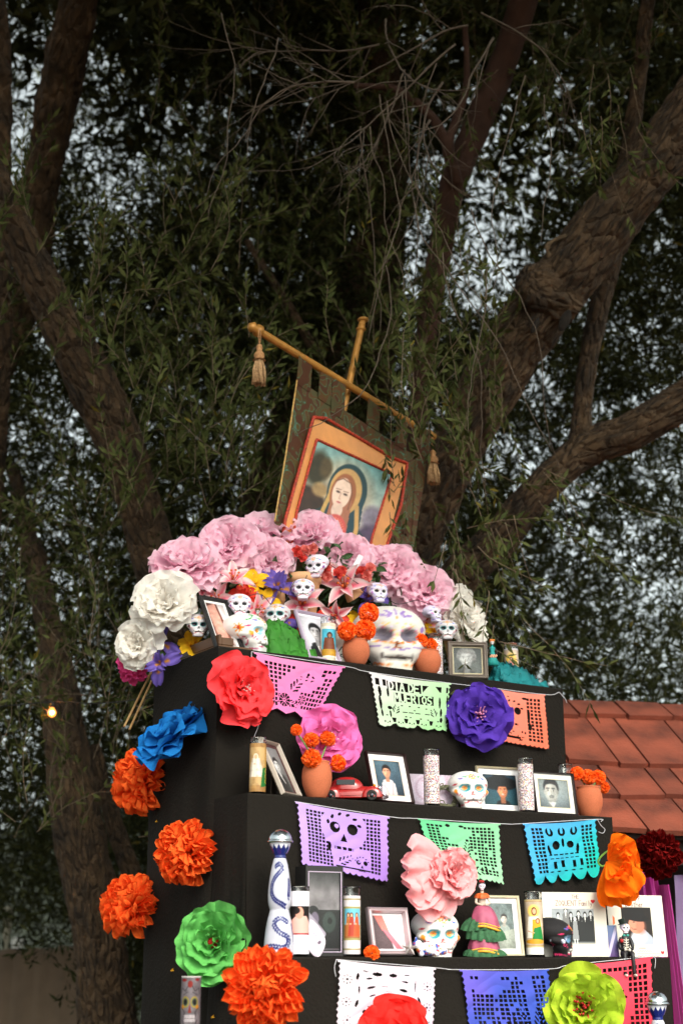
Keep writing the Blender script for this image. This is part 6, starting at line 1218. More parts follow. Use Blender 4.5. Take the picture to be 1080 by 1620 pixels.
def cv_family(ar):
    c = Cv(1, ar, 190, (.86, .83, .78)); ink = (.42, .30, .30); c.text('THE', .47, .04, .055, ink, .12, .95, .55); c.text('ZOQUENT', .21, .125, .075, ink, .1, .95, .5); c.text('Family', .58, .125, .075, ink, .1, .75, .42); c.heart(.80, .135, .035, (.78, .10, .16))
    x0, y0, x1, y1 = .14, .24, .80, ar*.80; c.rect(x0, y0, x1, y1, (.52, .54, .56)); m = (c.X > x0) & (c.X < x1) & (c.Y > y0) & (c.Y < y1); a0 = c.a.copy()
    c.grad((.62, .64, .66), (.40, .42, .44), y0, y1); c.noise(.35, 8)
    c.rect(0, y1-.05, 1, y1, (.45, .46, .46))
    for (x, t, sk) in ((.24, .34, .8), (.34, .38, .15), (.44, .33, .1), (.56, .31, .12), (.66, .33, .1), (.75, .31, .12), (.36, .27, .5)):
        dress = (sk*.9,)*3 if sk > .3 else (.10, .11, .12); c.poly([(x-.045, t+.05), (x+.045, t+.05), (x+.06, y1-.03), (x-.06, y1-.03)], dress); c.ell(x, t+.07, .055, .04, dress, .2); c.ell(x, t-.005, .028, .04, (.10, .10, .10), .2); c.ell(x, t+.008, .02, .028, (.84, .84, .84), .1); c.poly([(x-.012, t+.04), (x+.012, t+.04), (x, t+.11)], (.85, .85, .85))
    c.poly([(.47, .42), (.53, .42), (.55, y1-.05), (.45, y1-.05)], (.55, .56, .57)); c.ell(.50, .395, .022, .03, (.86, .86, .86), .1); c.line([(.48, y1-.06), (.48, y1-.01)], .014, (.9, .9, .9)); c.line([(.52, y1-.06), (.52, y1-.01)], .014, (.9, .9, .9))
    c.a = np.where(m[..., None], c.a, a0); return c
def cv_brother(ar):
    c = Cv(1, ar, 170, (.87, .84, .79)); ink = (.36, .22, .22); c.text('R.I.P', .42, .02, .06, ink, .12, .9, .5); c.text('Brother', .33, .10, .075, ink, .11, .9, .5)
    for k, (x, y, l) in enumerate(((.50, .86, .12), (.46, .905, .26), (.46, .945, .44), (.47, .985, .38))):
        c.line([(x+l*t, y*ar+.008*math.sin(t*40+k)) for t in np.linspace(0, 1, 30)], .006, (.5, .4, .4))
    c.heart(.91, .93*ar, .032, (.82, .12, .18)); c.poly([(.08, .3), (.12, .34), (.12, .42), (.08, .45)], (.95, .45, .2))
    x0, y0, x1, y1 = .24, .185, .77, ar*.80; m = (c.X > x0) & (c.X < x1) & (c.Y > y0) & (c.Y < y1); a0 = c.a.copy(); c.grad((.08, .06, .06), (.16, .10, .08), y0, y1)
    c.poly([(.30, y1), (.32, .68), (.44, .56), (.62, .50), (.76, .62), (.80, y1)], (.66, .68, .74)); c.ell(.52, .62, .14, .1, (.74, .76, .80), .4); c.ell(.49, .44, .14, .13, (.80, .54, .44), .12); c.ell(.57, .46, .09, .12, (.68, .42, .34), .5, al=.6); c.ell(.50, .33, .22, .06, (.06, .05, .06), .05, 6); c.ell(.50, .27, .15, .1, (.07, .06, .07), .05); c.ell(.45, .40, .02, .008, (.3, .18, .15), .2); c.ell(.46, .505, .035, .008, (.55, .3, .26), .3); c.line([(.4, .48), (.42, .5)], .01, (.6, .35, .3))
    c.a = np.where(m[..., None], c.a, a0); return c
card('white card with a black and white group photo and hand lettering THE ZOQUENT Family', 862, 963, 1413, cv_family, -22, 3, .06)
card('white card lettered R.I.P Brother with a photo of a man in a hat', 967, 1056, 1417, cv_brother, -10, 4, .07)
def blue_card():
    C = shelf(970, 3, .05); o = thing('small_blue_card', 'narrow glossy blue and lilac card tucked between the two white cards', 'card', C, (R(-5), 0, R(-14))); c = Cv(1, 2, 40, (.55, .62, .78)); c.grad((.45, .55, .72), (.35, .25, .45)); c.line([(.1, 1.9), (.9, .2)], .25, (.75, .72, .85)); h = mm(48, C); print_sheet('card', c, h*.42, h, o); MB().box((-h*.21, .0004, 0), (h*.21, .0015, h)).build('backing', MATS['brown_board'], o)
blue_card()
# ---------------------------------------------------------------- talavera bottles
def cv_talavera():
    c = Cv(1, 1.1, 230, (.74, .74, .79)); bl = (.05, .08, .38)
    def trail(pts, n):
        P = spline([(x, y, 0) for x, y in pts], 20); P = np.array(P)[:, :2]; s = np.r_[0, np.cumsum(np.linalg.norm(np.diff(P, axis=0), axis=1))]
        for i, t in enumerate(np.linspace(0, s[-1], n)):
            x = np.interp(t, s, P[:, 0]); y = np.interp(t, s, P[:, 1]); a = math.degrees(math.atan2(np.interp(t+.01, s, P[:, 1])-y, np.interp(t+.01, s, P[:, 0])-x))
            for q in (-1, 1): c.ell(x-q*.016*math.sin(R(a)), y+q*.016*math.cos(R(a)), .020, .012, bl, 0, a+q*35)
    for off in (-.17, .33, .83):
        trail([(.10+off, .10), (.19+off, .07), (.25+off, .12)], 8); trail([(.22+off, .14), (.10+off, .24), (.06+off, .36), (.12+off, .47), (.28+off, .55)], 22); trail([(.30+off, .72), (.20+off, .68), (.12+off, .74), (.20+off, .84), (.30+off, .90), (.26+off, 1.0), (.12+off, .99), (.04+off, 1.0)], 26); trail([(.36+off, .25), (.33+off, .45)], 9); trail([(.40+off, .75), (.42+off, .95)], 8)
    c.noise(.06, 8); return c
def bottle(lab, x, k, ytop, P=None, sc_=1., back=.05):
    P = shelf(x, k, back) if P is None else Vector(P); s = mm(1, P)*sc_; o = thing('talavera_bottle', lab, 'bottle', P, (0, 0, face_cam(P, -8)), 'talavera bottles with silver caps')
    Hb = 192
    prof = [(.1, 0), (21, 0), (23.5, 2), (24, 8), (23.5, 20), (22, 36), (19.5, 52), (17, 62), (15.5, 68), (15.2, 71), (16.2, 74), (17.8, 80), (18.6, 90), (18, 104), (15.8, 122), (13, 138), (10.5, 148), (8.5, 151)]
    P2 = np.array(spline([(r, z, 0) for r, z in prof[1:]], 4))[:, :2]; n = 96; a = np.linspace(-math.pi, math.pi, n); cv = cv_talavera(); A, rr = np.meshgrid(a, P2[:, 0]*s); _, zz = np.meshgrid(a, P2[:, 1]*s); V = np.stack([np.sin(A)*rr, -np.cos(A)*rr, zz], -1)
    nz = 150; zi = np.linspace(P2[0, 1], P2[-1, 1], nz); ri = np.interp(zi, P2[:, 1], P2[:, 0]); ri[0] = 22; A, rr = np.meshgrid(np.linspace(-math.pi, math.pi, 200), ri*s); _, zz = np.meshgrid(np.arange(200), zi*s); V = np.stack([np.sin(A)*rr, -np.cos(A)*rr, zz], -1)
    yi = (cv.ny-1-np.arange(nz)/(nz-1)*(cv.ny-1)).astype(int); xi = (np.arange(200)/199*(cv.nx-1)).astype(int); col = lin(cv.a[yi][:, xi].reshape(-1, 3))
    obj('body', mesh('body', V.reshape(-1, 3), gridF(200, nz), True, col), PAINTED, o)
    blue = mat('cobalt_glaze', '16246e', .2, coat=.5); wht = mat('white_glaze', 'dcdce8', .25, coat=.5); sil = mat('polished_silver', 'c9ced2', .18, metal=1, bump=.05)
    MB().lathe([(8.4*s, 150.6*s), (9*s, 153*s), (8*s, 155*s), (9*s, 157*s), (10.5*s, 158*s), (14*s, 165*s), (16.5*s, 172*s), (17*s, 175*s)], 40).build('collar', wht, o, True)
    m = MB()
    for i in range(12):
        t0 = i*math.pi/6
        for q in range(4):
            pass
        pts = []; 
        for (da, r, z) in ((-.26, 10.9, 158.3), (.26, 10.9, 158.3), (.26, 14.4, 165), (-.26, 14.4, 165), (0, 17.0, 172.5)): pts.append(((r+.25)*s*math.cos(t0+da), (r+.25)*s*math.sin(t0+da), z*s))
        m.add(pts, [(0, 1, 2, 3), (3, 2, 4)])
    m.lathe([(8.8*s, 150.4*s), (9.4*s, 152*s), (9.2*s, 155*s), (10.9*s, 158.4*s)], 40)
    m.build('blue_points', blue, o); D = MB(); D.lathe([(17.2*s, 174.5*s), (20.5*s, 175*s), (21.2*s, 176.8*s), (20.5*s, 178.6*s), (18.6*s, 179*s)]+[(18.8*s*math.cos(t), (179+18*math.sin(t))*s) for t in np.linspace(.05, 1.565, 14)], 40); D.build('silver_cap', sil, o, 'auto' if False else True); return o
bottle('tall white bottle with blue leaf trails and silver cap, left on the lowest step', 441, 3, 1313, sc_=1.0)
def low_step():
    z = H-.50; o = thing('low_plinth', 'low black cloth covered plinth in front of the altar foot', 'plinth', (3.05, 3.72, 0)); MB().box((0, 0, 0), (.95, .27, z), bev=.004).build('plinth', BLACK, o)
    P = onY(1037, 1575, 3.84); s = mm(1, P); bottle('silver capped talavera bottle cut off at the bottom right corner', 1037, 3, 0, P=(P[0], P[1], z+.001), sc_=(P[2]+0.0-z)/(186*s) if True else 1)
    o = thing('candle_stand', 'slim black covered stand holding the skull printed candle at the lower left', 'stand', (2.02, 4.02, 0)); MB().box((-.07, -.07, 0), (.07, .07, 1.16), bev=.003).build('stand', BLACK, o)
low_step()
def skull_candle():
    P0 = onY(303, 1546, 4.02); x = P0[0]; z0 = 1.162; h = P0[2]-z0; P = Vector((x, 4.02, z0)); r = mm(16, P); o = thing('glass_candle', 'tall candle at the bottom left, its sugar skull print darkened for dim light', 'candle', P, (0, 0, face_cam(P, -5)), 'prayer candles in glass')
    bpy.data.objects[-1] if False else None
    c = Cv(1, 2.2, 220, (.38, .35, .37)); cx = .5; k = .5/math.pi  # print colours darkened throughout to stand in for dim light
    c.noise(.3, 14)
    for s in (-1, 1): c.ell(cx+s*.075, .50, .065, .115, (.52, .44, .18), .05); c.ell(cx+s*.075, .50, .048, .085, (.30, .34, .26), .05); c.ell(cx+s*.075, .50, .032, .06, (.05, .05, .04), .1); c.ell(cx+s*.13, .60, .03, .05, (.62, .40, .10), .3); c.line([(cx+s*.02, .15), (cx+s*.08, .28), (cx+s*.15, .22), (cx+s*.18, .34)], .012, (.12, .10, .12)); c.line([(cx+s*.04, .30), (cx+s*.12, .36)], .010, (.12, .1, .12)); c.line([(cx+s*.15, .62), (cx+s*.09, .70), (cx+s*.1, .8)], .014, (.12, .1, .12))
    c.poly([(cx, .54), (cx-.03, .72), (cx+.03, .72)], (.42, .10, .06)); c.ell(cx, .14, .04, .07, (.45, .10, .08), .2); c.ell(cx-.11, .06, .05, .03, (.45, .1, .1)); c.ell(cx+.12, .05, .04, .03, (.45, .1, .1))
    c.rect(cx-.09, .76, cx+.09, .90, (.70, .66, .68))
    for q in range(8): c.line([(cx-.08+q*.023, .76), (cx-.08+q*.023, .90)], .006, (.25, .22, .24))
    c.line([(cx-.1, .83), (cx+.1, .83)], .008, (.2, .18, .2)); c.line([(cx-.13, .86), (cx-.07, 1.0), (cx+.07, 1.0), (cx+.13, .86)], .014, (.15, .12, .14)); c.line([(cx-.12, .95), (cx, 1.07), (cx+.12, .95)], .012, (.15, .12, .14))
    n, q = c.nx, c.ny; a, z = np.meshgrid(np.linspace(-math.pi, math.pi, n), np.linspace(h, h*.02, q)); V = np.stack([np.sin(a)*r, -np.cos(a)*r, z], -1); obj('label', mesh('label', V.reshape(-1, 3), gridF(n, q)[:, ::-1].copy(), True, lin(c.a.reshape(-1, 3))), PRINT, o)
    MB().lathe([(.0001, 0), (r*.98, 0), (r*.99, h*.02), (r*.985, h*.99), (r*1.02, h*1.01), (r*.93, h*1.0), (r*.93, h*.93), (.0001, h*.93)], 28).build('glass', mat('milk_glass', 'b8b2ae', .2), o, True)
skull_candle()
# ---------------------------------------------------------------- black window box and paper mask
def winbox():
    C = shelf(513, 3, .05); s = mm(1, C); w, h, d = 66*s, 139*s, .085; bm = mat('black_card', '1b1817', .5, bump=.1); o = thing('window_box', 'tall black box with a cloudy clear window between two candles', 'box', C, (0, 0, R(-6))); m = MB(); fx0, fx1, fz0, fz1 = -w/2+.008, w/2-.006, .012, h-.018
    m.box((-w/2, 0, 0), (fx0, .004, h)).box((fx1, 0, 0), (w/2, .004, h)).box((fx0, 0, 0), (fx1, .004, fz0)).box((fx0, 0, fz1), (fx1, .004, h)).box((-w/2, .004, 0), (-w/2+.003, d, h)).box((w/2-.003, .004, 0), (w/2, d, h)).box((-w/2+.003, .004, h-.003), (w/2-.003, d, h)).box((-w/2+.003, .004, 0), (w/2-.003, d, .003)).box((-w/2+.003, d-.003, .003), (w/2-.003, d, h-.003)); m.build('box', bm, o)
    m = MB(); t = .0022
    for (x0, z0, x1, z1) in ((fx0, fz0, fx0+t, fz1), (fx1-t, fz0, fx1, fz1), (fx0+t, fz0, fx1-t, fz0+t), (fx0+t, fz1-t, fx1-t, fz1)): m.box((x0, -.0015, z0), (x1, .0015, z1))
    m.build('window_edge', mat('lilac_edge', 'cbb6cf', .4), o)
    c = Cv(1, 2.0, 80, (.30, .28, .30)); c.grad((.16, .15, .16), (.62, .58, .60), .0, .5); c.rect(0, .95, 1, 2, (.12, .11, .12)); c.noise(.35, 5); c.ell(.2, 1.15, .22, .3, (.10, .08, .10)); c.ell(.25, 1.18, .12, .18, (.55, .48, .58), .2); c.line([(.05, 1.1), (.5, 1.55)], .16, (.80, .74, .82)); c.ell(.68, 1.25, .2, .26, (.25, .3, .28), .2); c.ell(.70, 1.22, .07, .08, (.08, .08, .08)); c.line([(.0, 1.92), (1, 1.92)], .03, (.5, .45, .5))
    print_sheet('cloudy_backing', c, fx1-fx0-.001, fz1-fz0-.001, o, ((fx0+fx1)/2, .012, fz0))
    MB().box((fx0+.0005, .0045, fz0), (fx1-.0005, .0052, fz1)).build('pane', GLASS, o)
    C = shelf(506, 3, .028); c = Cv(1, 2.1, 90, (.88, .82, .88)); r = np.random.RandomState(2)
    for k in range(26): x, y = r.rand(), r.rand()*2; c.ring(x, y, .05+.06*r.rand(), .015, (.62, .52, .64))
    c.line([(.6, .3), (.4, .8), (.7, 1.2), (.5, 1.7)], .025, (.4, .3, .42)); c.ell(.62, 1.35, .12, .1, (.35, .28, .36), .3)
    h2 = 57*s; w2 = 27*s; o2 = thing('paper_mask', 'small white lace-patterned paper mask leaning against the window box', 'mask', C, (R(-8), R(-16), R(-18)))
    n, q = 40, 60; u, v = np.meshgrid(np.linspace(-1, 1, n), np.linspace(0, 1, q)); wid = np.sin(math.pi*np.clip(v*.92+.05, 0, 1))**.6*(1-.18*np.sin(v*6)); x = u*w2/2*wid+.12*w2*np.sin(v*4); V = np.stack([x, .006*u*u, (1-v)*h2], -1); xi = ((u*.5+.5)*(c.nx-1)).astype(int); yi = (v*(c.ny-1)).astype(int)
    obj('mask', mesh('mask', V.reshape(-1, 3), gridF(n, q)[:, ::-1].copy(), True, lin(c.a[yi, xi].reshape(-1, 3))), PRINT, o2)
winbox()
# ---------------------------------------------------------------- toy car
def toycar():
    C = shelf(556, 2, .09); s = mm(1, C); red = mat('toy_red_enamel', 'a3201f', .28, coat=.6, var=.08, vscale=20); chrome = mat('toy_chrome', 'cfc6d2', .2, metal=.9); blk = mat('toy_tyre', '12110f', .7)
    o = thing('toy_car', 'red vintage toy car behind the marigold pot, its chrome nose to the right', 'toy car', C, (0, 0, R(-36)))
    L = 92*s*1.12; W = 46*s; Hh = 40*s
    def super_(cx, cz, a, b, hh, p=2.6, n=28, m=14, z0=0):
        V = []; 
        for j in range(m+1):
            ph = math.pi/2*j/m; 
            for i in range(n):
                t = 2*math.pi*i/n; f = lambda q, e: math.copysign(abs(q)**(2/e), q); V.append((cx+a*f(math.cos(ph), 2.2)*f(math.cos(t), p), b*f(math.cos(ph), 2.2)*f(math.sin(t), p), z0+cz+hh*f(math.sin(ph), 2.2)))
        return V, [(j*n+i, j*n+(i+1) % n, j*n+n+(i+1) % n, j*n+n+i) for j in range(m) for i in range(n)]
    m = MB(); z0 = 9*s; m.add(*super_(0, z0, L*.5, W*.36, Hh*.42)); m.add(*super_(-L*.08, z0+Hh*.25, L*.27, W*.33, Hh*.52)); m.box((-L*.46, -W*.34, z0-4*s), (L*.46, W*.34, z0+.001), bev=.002)
    for x in (-.31, .32):
        for q in (-1, 1): m.add(*super_(L*x, z0-4*s, L*.15, W*.14, Hh*.44)) if False else m.add([(v[0], v[1]+q*W*.36, v[2]) for v in super_(L*x, z0-3*s, L*.155, W*.13, Hh*.42)[0]], super_(0, 0, 1, 1, 1)[1])
    m.build('body', red, o, True)
    for x in (-.31, .32):
        for q in (-1, 1):
            M = Matrix.Translation((L*x, q*W*.43, 8.5*s)) @ Matrix.Rotation(math.pi/2, 4, 'X'); w = obj('wheel', MB().lathe([(.0001, -3*s), (6.5*s, -3.2*s), (8.5*s, -2*s), (8.5*s, 2*s), (6.5*s, 3.2*s), (5*s, 2.6*s), (.0001, 2.6*s)], 22).mesh('wheel', True), blk, o); w.matrix_local = M
            h = obj('hub_cap', MB().lathe([(3.6*s, -3.4*s), (3.6*s, 3.4*s), (2*s, 4.2*s), (.0001, 4.4*s)], 16).mesh('hub_cap', True), mat('dark_hub', '4b4a52', .3, metal=.8), w); h2 = None
    g = MB(); g.box((L*.47, -W*.17, z0+2*s), (L*.52, W*.17, z0+Hh*.40), bev=.0015)
    for k in range(5): g.box((L*.515, -W*.15+k*W*.07, z0+3*s), (L*.53, -W*.13+k*W*.07, z0+Hh*.37))
    g.build('grille', chrome, o); MB().tube([(L*.50, -W*.42, z0), (L*.55, -W*.2, z0-s), (L*.55, W*.2, z0-s), (L*.50, W*.42, z0)], 2.2*s, 8).build('bumper', chrome, o, True)
    for q in (-1, 1): MB().ball((L*.44, q*W*.36, z0+Hh*.26), 4.6*s, 14, 8, (.7, 1, 1)).build('headlight', chrome, o, True)
    MB().ball((L*.36, -W*.36, z0+Hh*.38), 2.4*s, 10, 6).build('turn_light', mat('amber', 'd88a1a', .3), o, True)
    for q in (-1, 1):
        wn_ = MB(); wn_.box((-L*.22, q*W*.325-.0008, z0+Hh*.42), (L*.06, q*W*.325+.0008, z0+Hh*.62), bev=.0004)
        wn_.build('side_window', mat('toy_window', '1c1c22', .1), o)
toycar()
# ---------------------------------------------------------------- figurines
def ruff(mb, r0, r1, z0, z1, n=60, fr=11, amp=.1, sx=1., sy=1., cx=0, cy=0, m=8):
    V = []; 
    for j in range(m+1):
        t = j/m; r = r0+(r1-r0)*math.sin(t*math.pi/2)**.8
        for i in range(n):
            a = 2*math.pi*i/n; q = r*(1+amp*t*math.sin(fr*a+j*.12)+.05*t*math.sin(3*a+z0*90)); V.append((cx*t+q*math.cos(a)*sx, cy*t+q*math.sin(a)*sy, z0+(z1-z0)*(t**1.7)+(z0-z1)*.10*t*math.sin(2*a+z0*70)))
    mb.add(V, [(j*n+i, j*n+(i+1) % n, j*n+n+(i+1) % n, j*n+n+i) for j in range(m) for i in range(n)]); return mb
BONE = mat('bone_white', 'd8cfc2', .6)
def mini_skull(par, loc, s, rz, me=None):
    o = obj('head', me or SK4, None, par); o.matrix_local = Matrix.Translation(loc) @ Matrix.Rotation(R(rz), 4, 'Z') @ Matrix.Diagonal((s, s, s, 1)); return o
def catrina():
    C = shelf(765, 3, .055); s = mm(1, C); o = thing('catrina_figurine', 'dancing skeleton lady figurine in a pink and yellow tiered dress with green ruffles', 'figurine', C, (0, 0, R(-25)))
    gr = mat('green_ruffle', '2c5a38', .8, var=.4, vscale=80, bump=.8, bscale=200); pk = mat('plum_skirt', 'a04a66', .6, var=.3, vscale=25); ye = mat('yellow_band', 'dba32c', .6); og = mat('orange_bodice', 'd4581c', .6, var=.2)
    m = MB(); ruff(m, 17*s, 33*s, 12*s, 0, fr=17, amp=.10, sy=.75); ruff(m, 8*s, 30*s, 50*s, 24*s, fr=15, amp=.12, sy=.75, cx=4*s); ruff(m, 8*s, 27*s, 62*s, 40*s, fr=13, amp=.12, sy=.7, cx=-6*s); m.build('green_ruffle', gr, o, True)
    m = MB(); ruff(m, 12*s, 25*s, 34*s, 5*s, fr=7, amp=.07, sy=.75, cy=-3*s); ruff(m, 7*s, 22*s, 78*s, 42*s, fr=6, amp=.07, sy=.75, cx=3*s, cy=-4*s); m.build('skirt', pk, o, True)
    for (r1, z0, z1, f_, cx_, cy_, w_t) in ((25, 34, 5, 7, 0, -3, 2.0), (23.6, 34, 9.5, 7, 0, -3, 1.2), (22, 78, 42, 6, 3, -4, 1.9), (20.8, 78, 46.5, 6, 3, -4, 1.1)):
        P = []
        for a in np.linspace(0, 2*math.pi, 61):
            q = (r1+.6)*s*(1+.07*math.sin(f_*a+.96)+.05*math.sin(3*a+z0*s*90)); P.append((cx_*s+q*math.cos(a), cy_*s+q*math.sin(a)*.75, z1*s+(z0-z1)*s*.10*math.sin(2*a+z0*s*70)))
        MB().tube(P, w_t*s, 6).build('yellow_trim', ye, o, True)
    MB().lathe([(6*s, 74*s), (5.2*s, 80*s), (6.6*s, 88*s), (8.2*s, 93*s), (6*s, 96*s), (2.6*s, 97*s), (2.3*s, 102*s)], 20, None, 1, .7).build('torso', mat('catrina_bone', 'c9b3a4', .6), o, True)
    m = MB(); ruff(m, 5*s, 11.5*s, 97*s, 89*s, fr=9, amp=.1, sy=.8, m=4); m.build('collar', og, o, True)
    m = MB()
    for q in (-1, 1): m.tube(spline([(q*8*s, 0, 92*s), (q*11*s, -4*s, 82*s), (q*2*s, -9*s, 78*s)], 5), [2.2*s]*6+[1.8*s]*5, 7)
    m.build('arms', MATS['catrina_bone'], o, True)
    mini_skull(o, (0, 0, 107*s), 10*s, -10); m = MB().ball((0, 2.5*s, 110*s), 6.3*s, 12, 8).ball((0, 7*s, 112*s), 3.6*s, 10, 6); m.build('hair', mat('black_hair', '15100f', .4), o, True)
    m = MB(); 
    for k in range(5): m.ball((-3*s+k*1.2*s, -3*s+abs(k-2)*1.*s, 115*s), 2*s, 8, 5)
    m.build('flower_crown', mat('red_rose_paint', 'b8242a', .5), o, True)
catrina()
def doll(lab, x, k, ytop, ybot, back, col, acc, name='catrina_doll', P=None):
    P = shelf(x, k, back) if P is None else Vector(P); s = mm((ybot-ytop)/46., P); o = thing(name, lab, 'figurine', P, (0, 0, R(-20))); dm = mat('dress_'+col, col, .7, var=.2, vscale=60); am = mat('acc_'+acc, acc, .6, var=.2)
    MB().lathe([(.1*s, 0), (10*s, 0), (8*s, 10*s), (4*s, 20*s), (3.4*s, 24*s), (5*s, 29*s), (4.4*s, 31*s), (1.4*s, 32*s), (1.3*s, 35*s)], 20, None, 1, .75).build('dress', dm, o, True); mini_skull(o, (0, 0, 38.5*s), 6*s, -8, SK5)
    m = MB(); m.ball((0, 1.5*s, 41*s), 4.2*s, 10, 6); 
    for q in range(4): m.ball((-3*s+q*2*s, -1*s, 43*s), 1.7*s, 7, 4)
    m.build('hair', am, o, True); m = MB()
    for q in (-1, 1): m.tube(spline([(q*4.4*s, 0, 29.5*s), (q*8*s, -1*s, 24*s), (q*4*s, -4*s, 16*s)], 4), 1.*s, 6)
    m.build('arms', mat('doll_black', '1d1a1c', .5), o, True); m = MB()
    for q in range(6): m.ball((-5*s+q*2*s, -5*s, (14+(q % 2)*2)*s), 1.9*s, 7, 4)
    m.build('bouquet', mat('peach_bouquet', 'e6a888', .7), o, True)
doll('small catrina doll in a teal dress standing in teal tulle at the right end', 779, 1, 1012, 1056, .06, '1a8f8c', 'd8792e', P=onY(779, 1053, 4.50))
doll('tiny skeleton doll standing above the green tulle on the top step', 406, 1, 958, 1004, .09, '6f7f4a', '6a4a2c', P=onY(407, 1006, 4.58))
def tulle(lab, x, k, wpx, hpx, col, back, yaw=0, skew=.3):
    P = shelf(x, k, back); w, h = mm(wpx, P), mm(hpx, P); nx, ny = 70, 34; o = thing('tulle_heap', lab, 'fabric', P, (0, 0, R(yaw)), 'heaps of coloured tulle'); m_ = mat('tulle_'+col, col, .7, transl=.35, var=.15, vscale=20)
    for q in range(2):
        u, v = np.meshgrid(np.linspace(0, 2*math.pi, nx), np.linspace(0, 1, ny)); n = fbm(np.stack([np.cos(u)*1.5+q*9, np.sin(u)*1.5, v*1.4], -1), 3); r = (.12+.88*v**.75)*(1+.42*n+.10*np.sin(u*13+v*6+n*5)+.05*np.sin(u*31+n*9))*(1-.12*q); x_ = r*np.cos(u)*w/2+skew*w*(v-.5); y_ = r*np.sin(u)*.045*(1+.2*n); z_ = h*(1-v**1.5)*(1-.14*q)+.006*np.sin(u*9)*v*(1-v)*2; z_ = np.clip(z_+.045*fbm(np.stack([np.cos(u)*6+q*3, np.sin(u)*6, v*8], -1), 3)*(v < .97), .0005, 9)
        obj('layer', mesh('layer', np.stack([x_, y_, z_], -1).reshape(-1, 3), gridF(nx, ny), True), m_, o)
tulle('heap of green tulle between the white skull and the framed man on the top step', 444, 1, 96, 54, '3f8f2c', .07, 0, .25)
tulle('heap of teal tulle spreading at the right end of the top step', 808, 1, 104, 32, '1a8f96', .075, 0, .3)
def skeleton():
    C = shelf(990, 3, .02); s = mm(1, C); o = thing('skeleton_figurine', 'seated skeleton figurine in a black suit and top hat, legs hanging over the edge', 'figurine', C, (0, 0, R(-28)))
    su = mat('black_suit', '1a171c', .5); bn = BONE
    m = MB(); m.lathe([(.1*s, 0), (8.5*s, 0), (9.5*s, 4*s), (7.2*s, 13*s), (7.6*s, 22*s), (7.2*s, 29*s), (4*s, 33*s), (1.8*s, 34*s)], 20, None, 1, .7)
    for q in (-1, 1):
        m.tube(spline([(q*6.5*s, 0, 29*s), (q*10*s, -1*s, 20*s), (q*9.5*s, -5*s, 12*s), (q*4*s, -9*s, 12*s)], 5), [3*s]*8+[2.4*s]*8, 9)
        m.tube(spline([(q*4*s, 0, 3.5*s), (q*6*s, -12*s, 5*s), (q*6.5*s, -17*s, -4*s), (q*7*s, -17*s, -26*s)], 6), [4*s]*9+[3*s]*10, 10)
    m.build('suit', su, o, True); m = MB()
    for k in range(5): m.tube(spline([(-4.4*s, -3.6*s, (11+k*3.7)*s), (0, -5.9*s, (10+k*3.7)*s), (4.4*s, -3.6*s, (11+k*3.7)*s)], 4), .85*s, 5)
    m.tube([(0, -5.9*s, 9*s), (0, -5.4*s, 28*s)], .8*s, 5); m.build('ribs', bn, o, True)
    for q in (-1, 1): MB().ball((q*7.5*s, -20.5*s, -28*s), 4*s, 12, 7, (.7, 1.7, .6)).build('shoe', mat('white_shoe', 'c8c2ba', .5), o, True)
    mini_skull(o, (0, -1*s, 43*s), 14*s, 0); MB().lathe([(.1*s, 0), (8.2*s, 0), (8.2*s, 1*s), (5*s, 1.4*s), (5.4*s, 8*s), (.1*s, 8*s)], 20, Matrix.Translation((-3*s, 0, 50*s)) @ Matrix.Rotation(R(-16), 4, 'Y')).build('top_hat', mat('green_black_hat', '1d2a26', .5), o, True)
    MB().ball((-2.8*s, -4.2*s, 32.5*s), 2.8*s, 8, 5, (1, .5, .7)).ball((2.8*s, -4.2*s, 32.5*s), 2.8*s, 8, 5, (1, .5, .7)).build('bow_tie', mat('teal_bow', '3f9a90', .5), o, True)
    MB().ball((-8*s, -8*s, 24*s), 3.2*s, 9, 6).build('rose', mat('red_rose_small', 'b01c22', .5), o, True); MB().ball((3.5*s, -9*s, 10*s), 2.6*s, 9, 6).ball((-3.5*s, -9*s, 11*s), 2.4*s, 9, 6).build('hands', bn, o, True)
skeleton()
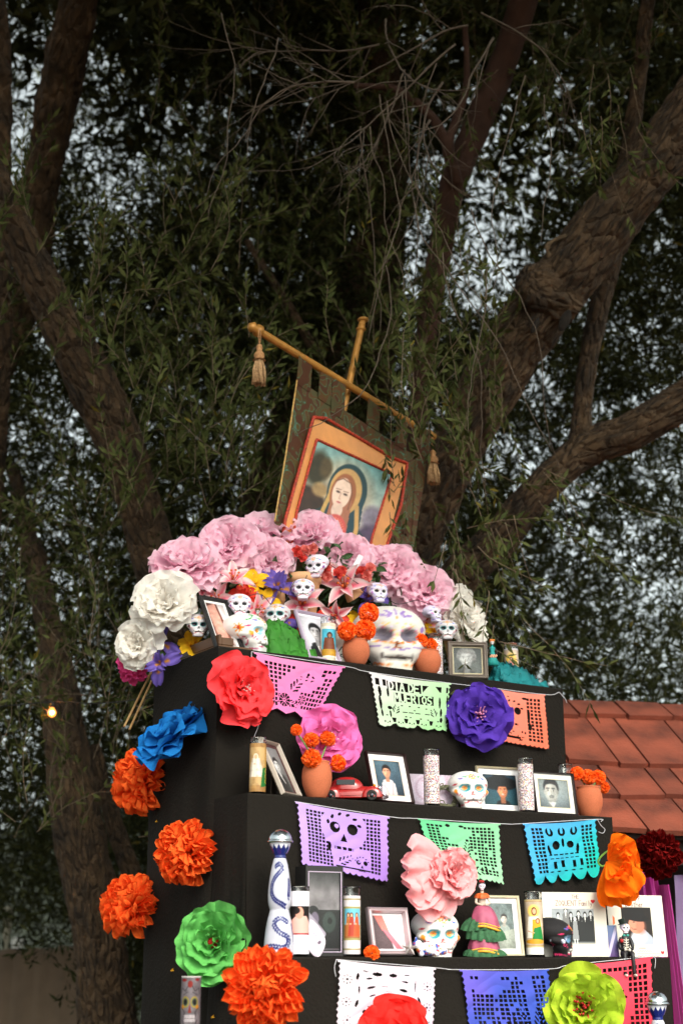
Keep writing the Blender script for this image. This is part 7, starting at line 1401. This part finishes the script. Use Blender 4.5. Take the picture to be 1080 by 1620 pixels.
def ornament():
    C = shelf(678, 3, .03); s = mm(1, C); c1 = (.92, .90, .93)
    def paint(V):
        b = np.tile(np.array(c1), (len(V), 1)); n = fbm(V*900*mm(1, C)*0+V/s*.16, 2); b[n > .18] = (.20, .35, .70); n2 = fbm(V/s*.2+30, 2); b[n2 > .24] = (.80, .62, .2); b[fbm(V/s*.25+60, 2) > .26] = (.85, .3, .2); return b
    m = MB(); m.ball((0, 0, 11*s), 11*s, 40, 26, (1.9, .9, .95)); m.ball((-18*s, -2*s, 18*s), 8*s, 30, 18, (1, .9, .9)); m.ball((20*s, 0, 8*s), 7*s, 24, 14, (1.5, .9, .9))
    for (x, y) in ((-12, -6), (-12, 6), (12, -6), (12, 6)): m.ball((x*s, y*s, 4*s), 4.5*s, 14, 9)
    for q in (-1, 1): m.ball((-20*s, q*4*s, 26*s), 3*s, 12, 8, (.6, .5, 1.2))
    me = m.mesh('ceramic_ornament', True); V = np.array(m.v); a = me.color_attributes.new('Col', 'FLOAT_COLOR', 'POINT'); c = np.ones((len(V), 4), np.float32); c[:, :3] = lin(paint(V)); a.data.foreach_set('color', c.ravel())
    o = obj('ceramic_ornament', me, PAINTED, None, C, (0, 0, R(-30))); tag(o, 'small white ceramic animal painted with blue and yellow flowers in front of the skull', 'ornament')
    P = shelf(648, 3, .018); m = MB(); 
    V = [(0, -.004, 0), (0, .004, 0)]+[((13 if i % 2 == 0 else 5)*s*math.cos(i*math.pi/5+.3), 0, (13 if i % 2 == 0 else 5)*s*math.sin(i*math.pi/5+.3)) for i in range(10)]
    m.add(V, [(0, 2+i, 2+(i+1) % 10) for i in range(10)]+[(1, 2+(i+1) % 10, 2+i) for i in range(10)]); o = m.build('silver_star', mat('star_metal', 'b9aaa8', .3, metal=.8), None); o.location = P+Vector((0, 0, 12*s)); o.rotation_euler = (R(-10), 0, R(-30)); tag(o, 'small faceted silver star leaning at the corner of the silver frame', 'ornament')
ornament()
def wreath():
    C = shelf(706, 2, .11); s = mm(1, C); o = thing('moss_wreath', 'small grey-green twig wreath behind the teal-eyed skull on the middle step', 'wreath', C, (R(-10), 0, R(-20))); m = MB()
    for i in range(90):
        a = RS.rand()*6.28; r = 16*s+RS.normal()*2.5*s; p = np.array((r*math.cos(a), RS.normal()*3*s, 20*s+r*math.sin(a))); t = np.array((-math.sin(a), RS.normal()*.4, math.cos(a)))*RS.uniform(6, 12)*s; m.tube([p-t, p+np.array((RS.normal(), 0, RS.normal()))*2*s, p+t], .9*s, 4)
    w = m.build('twig_ring', mat('moss_twig', '6b6a52', .95, var=.3, vscale=60), o, True); w['kind'] = 'stuff'
wreath()
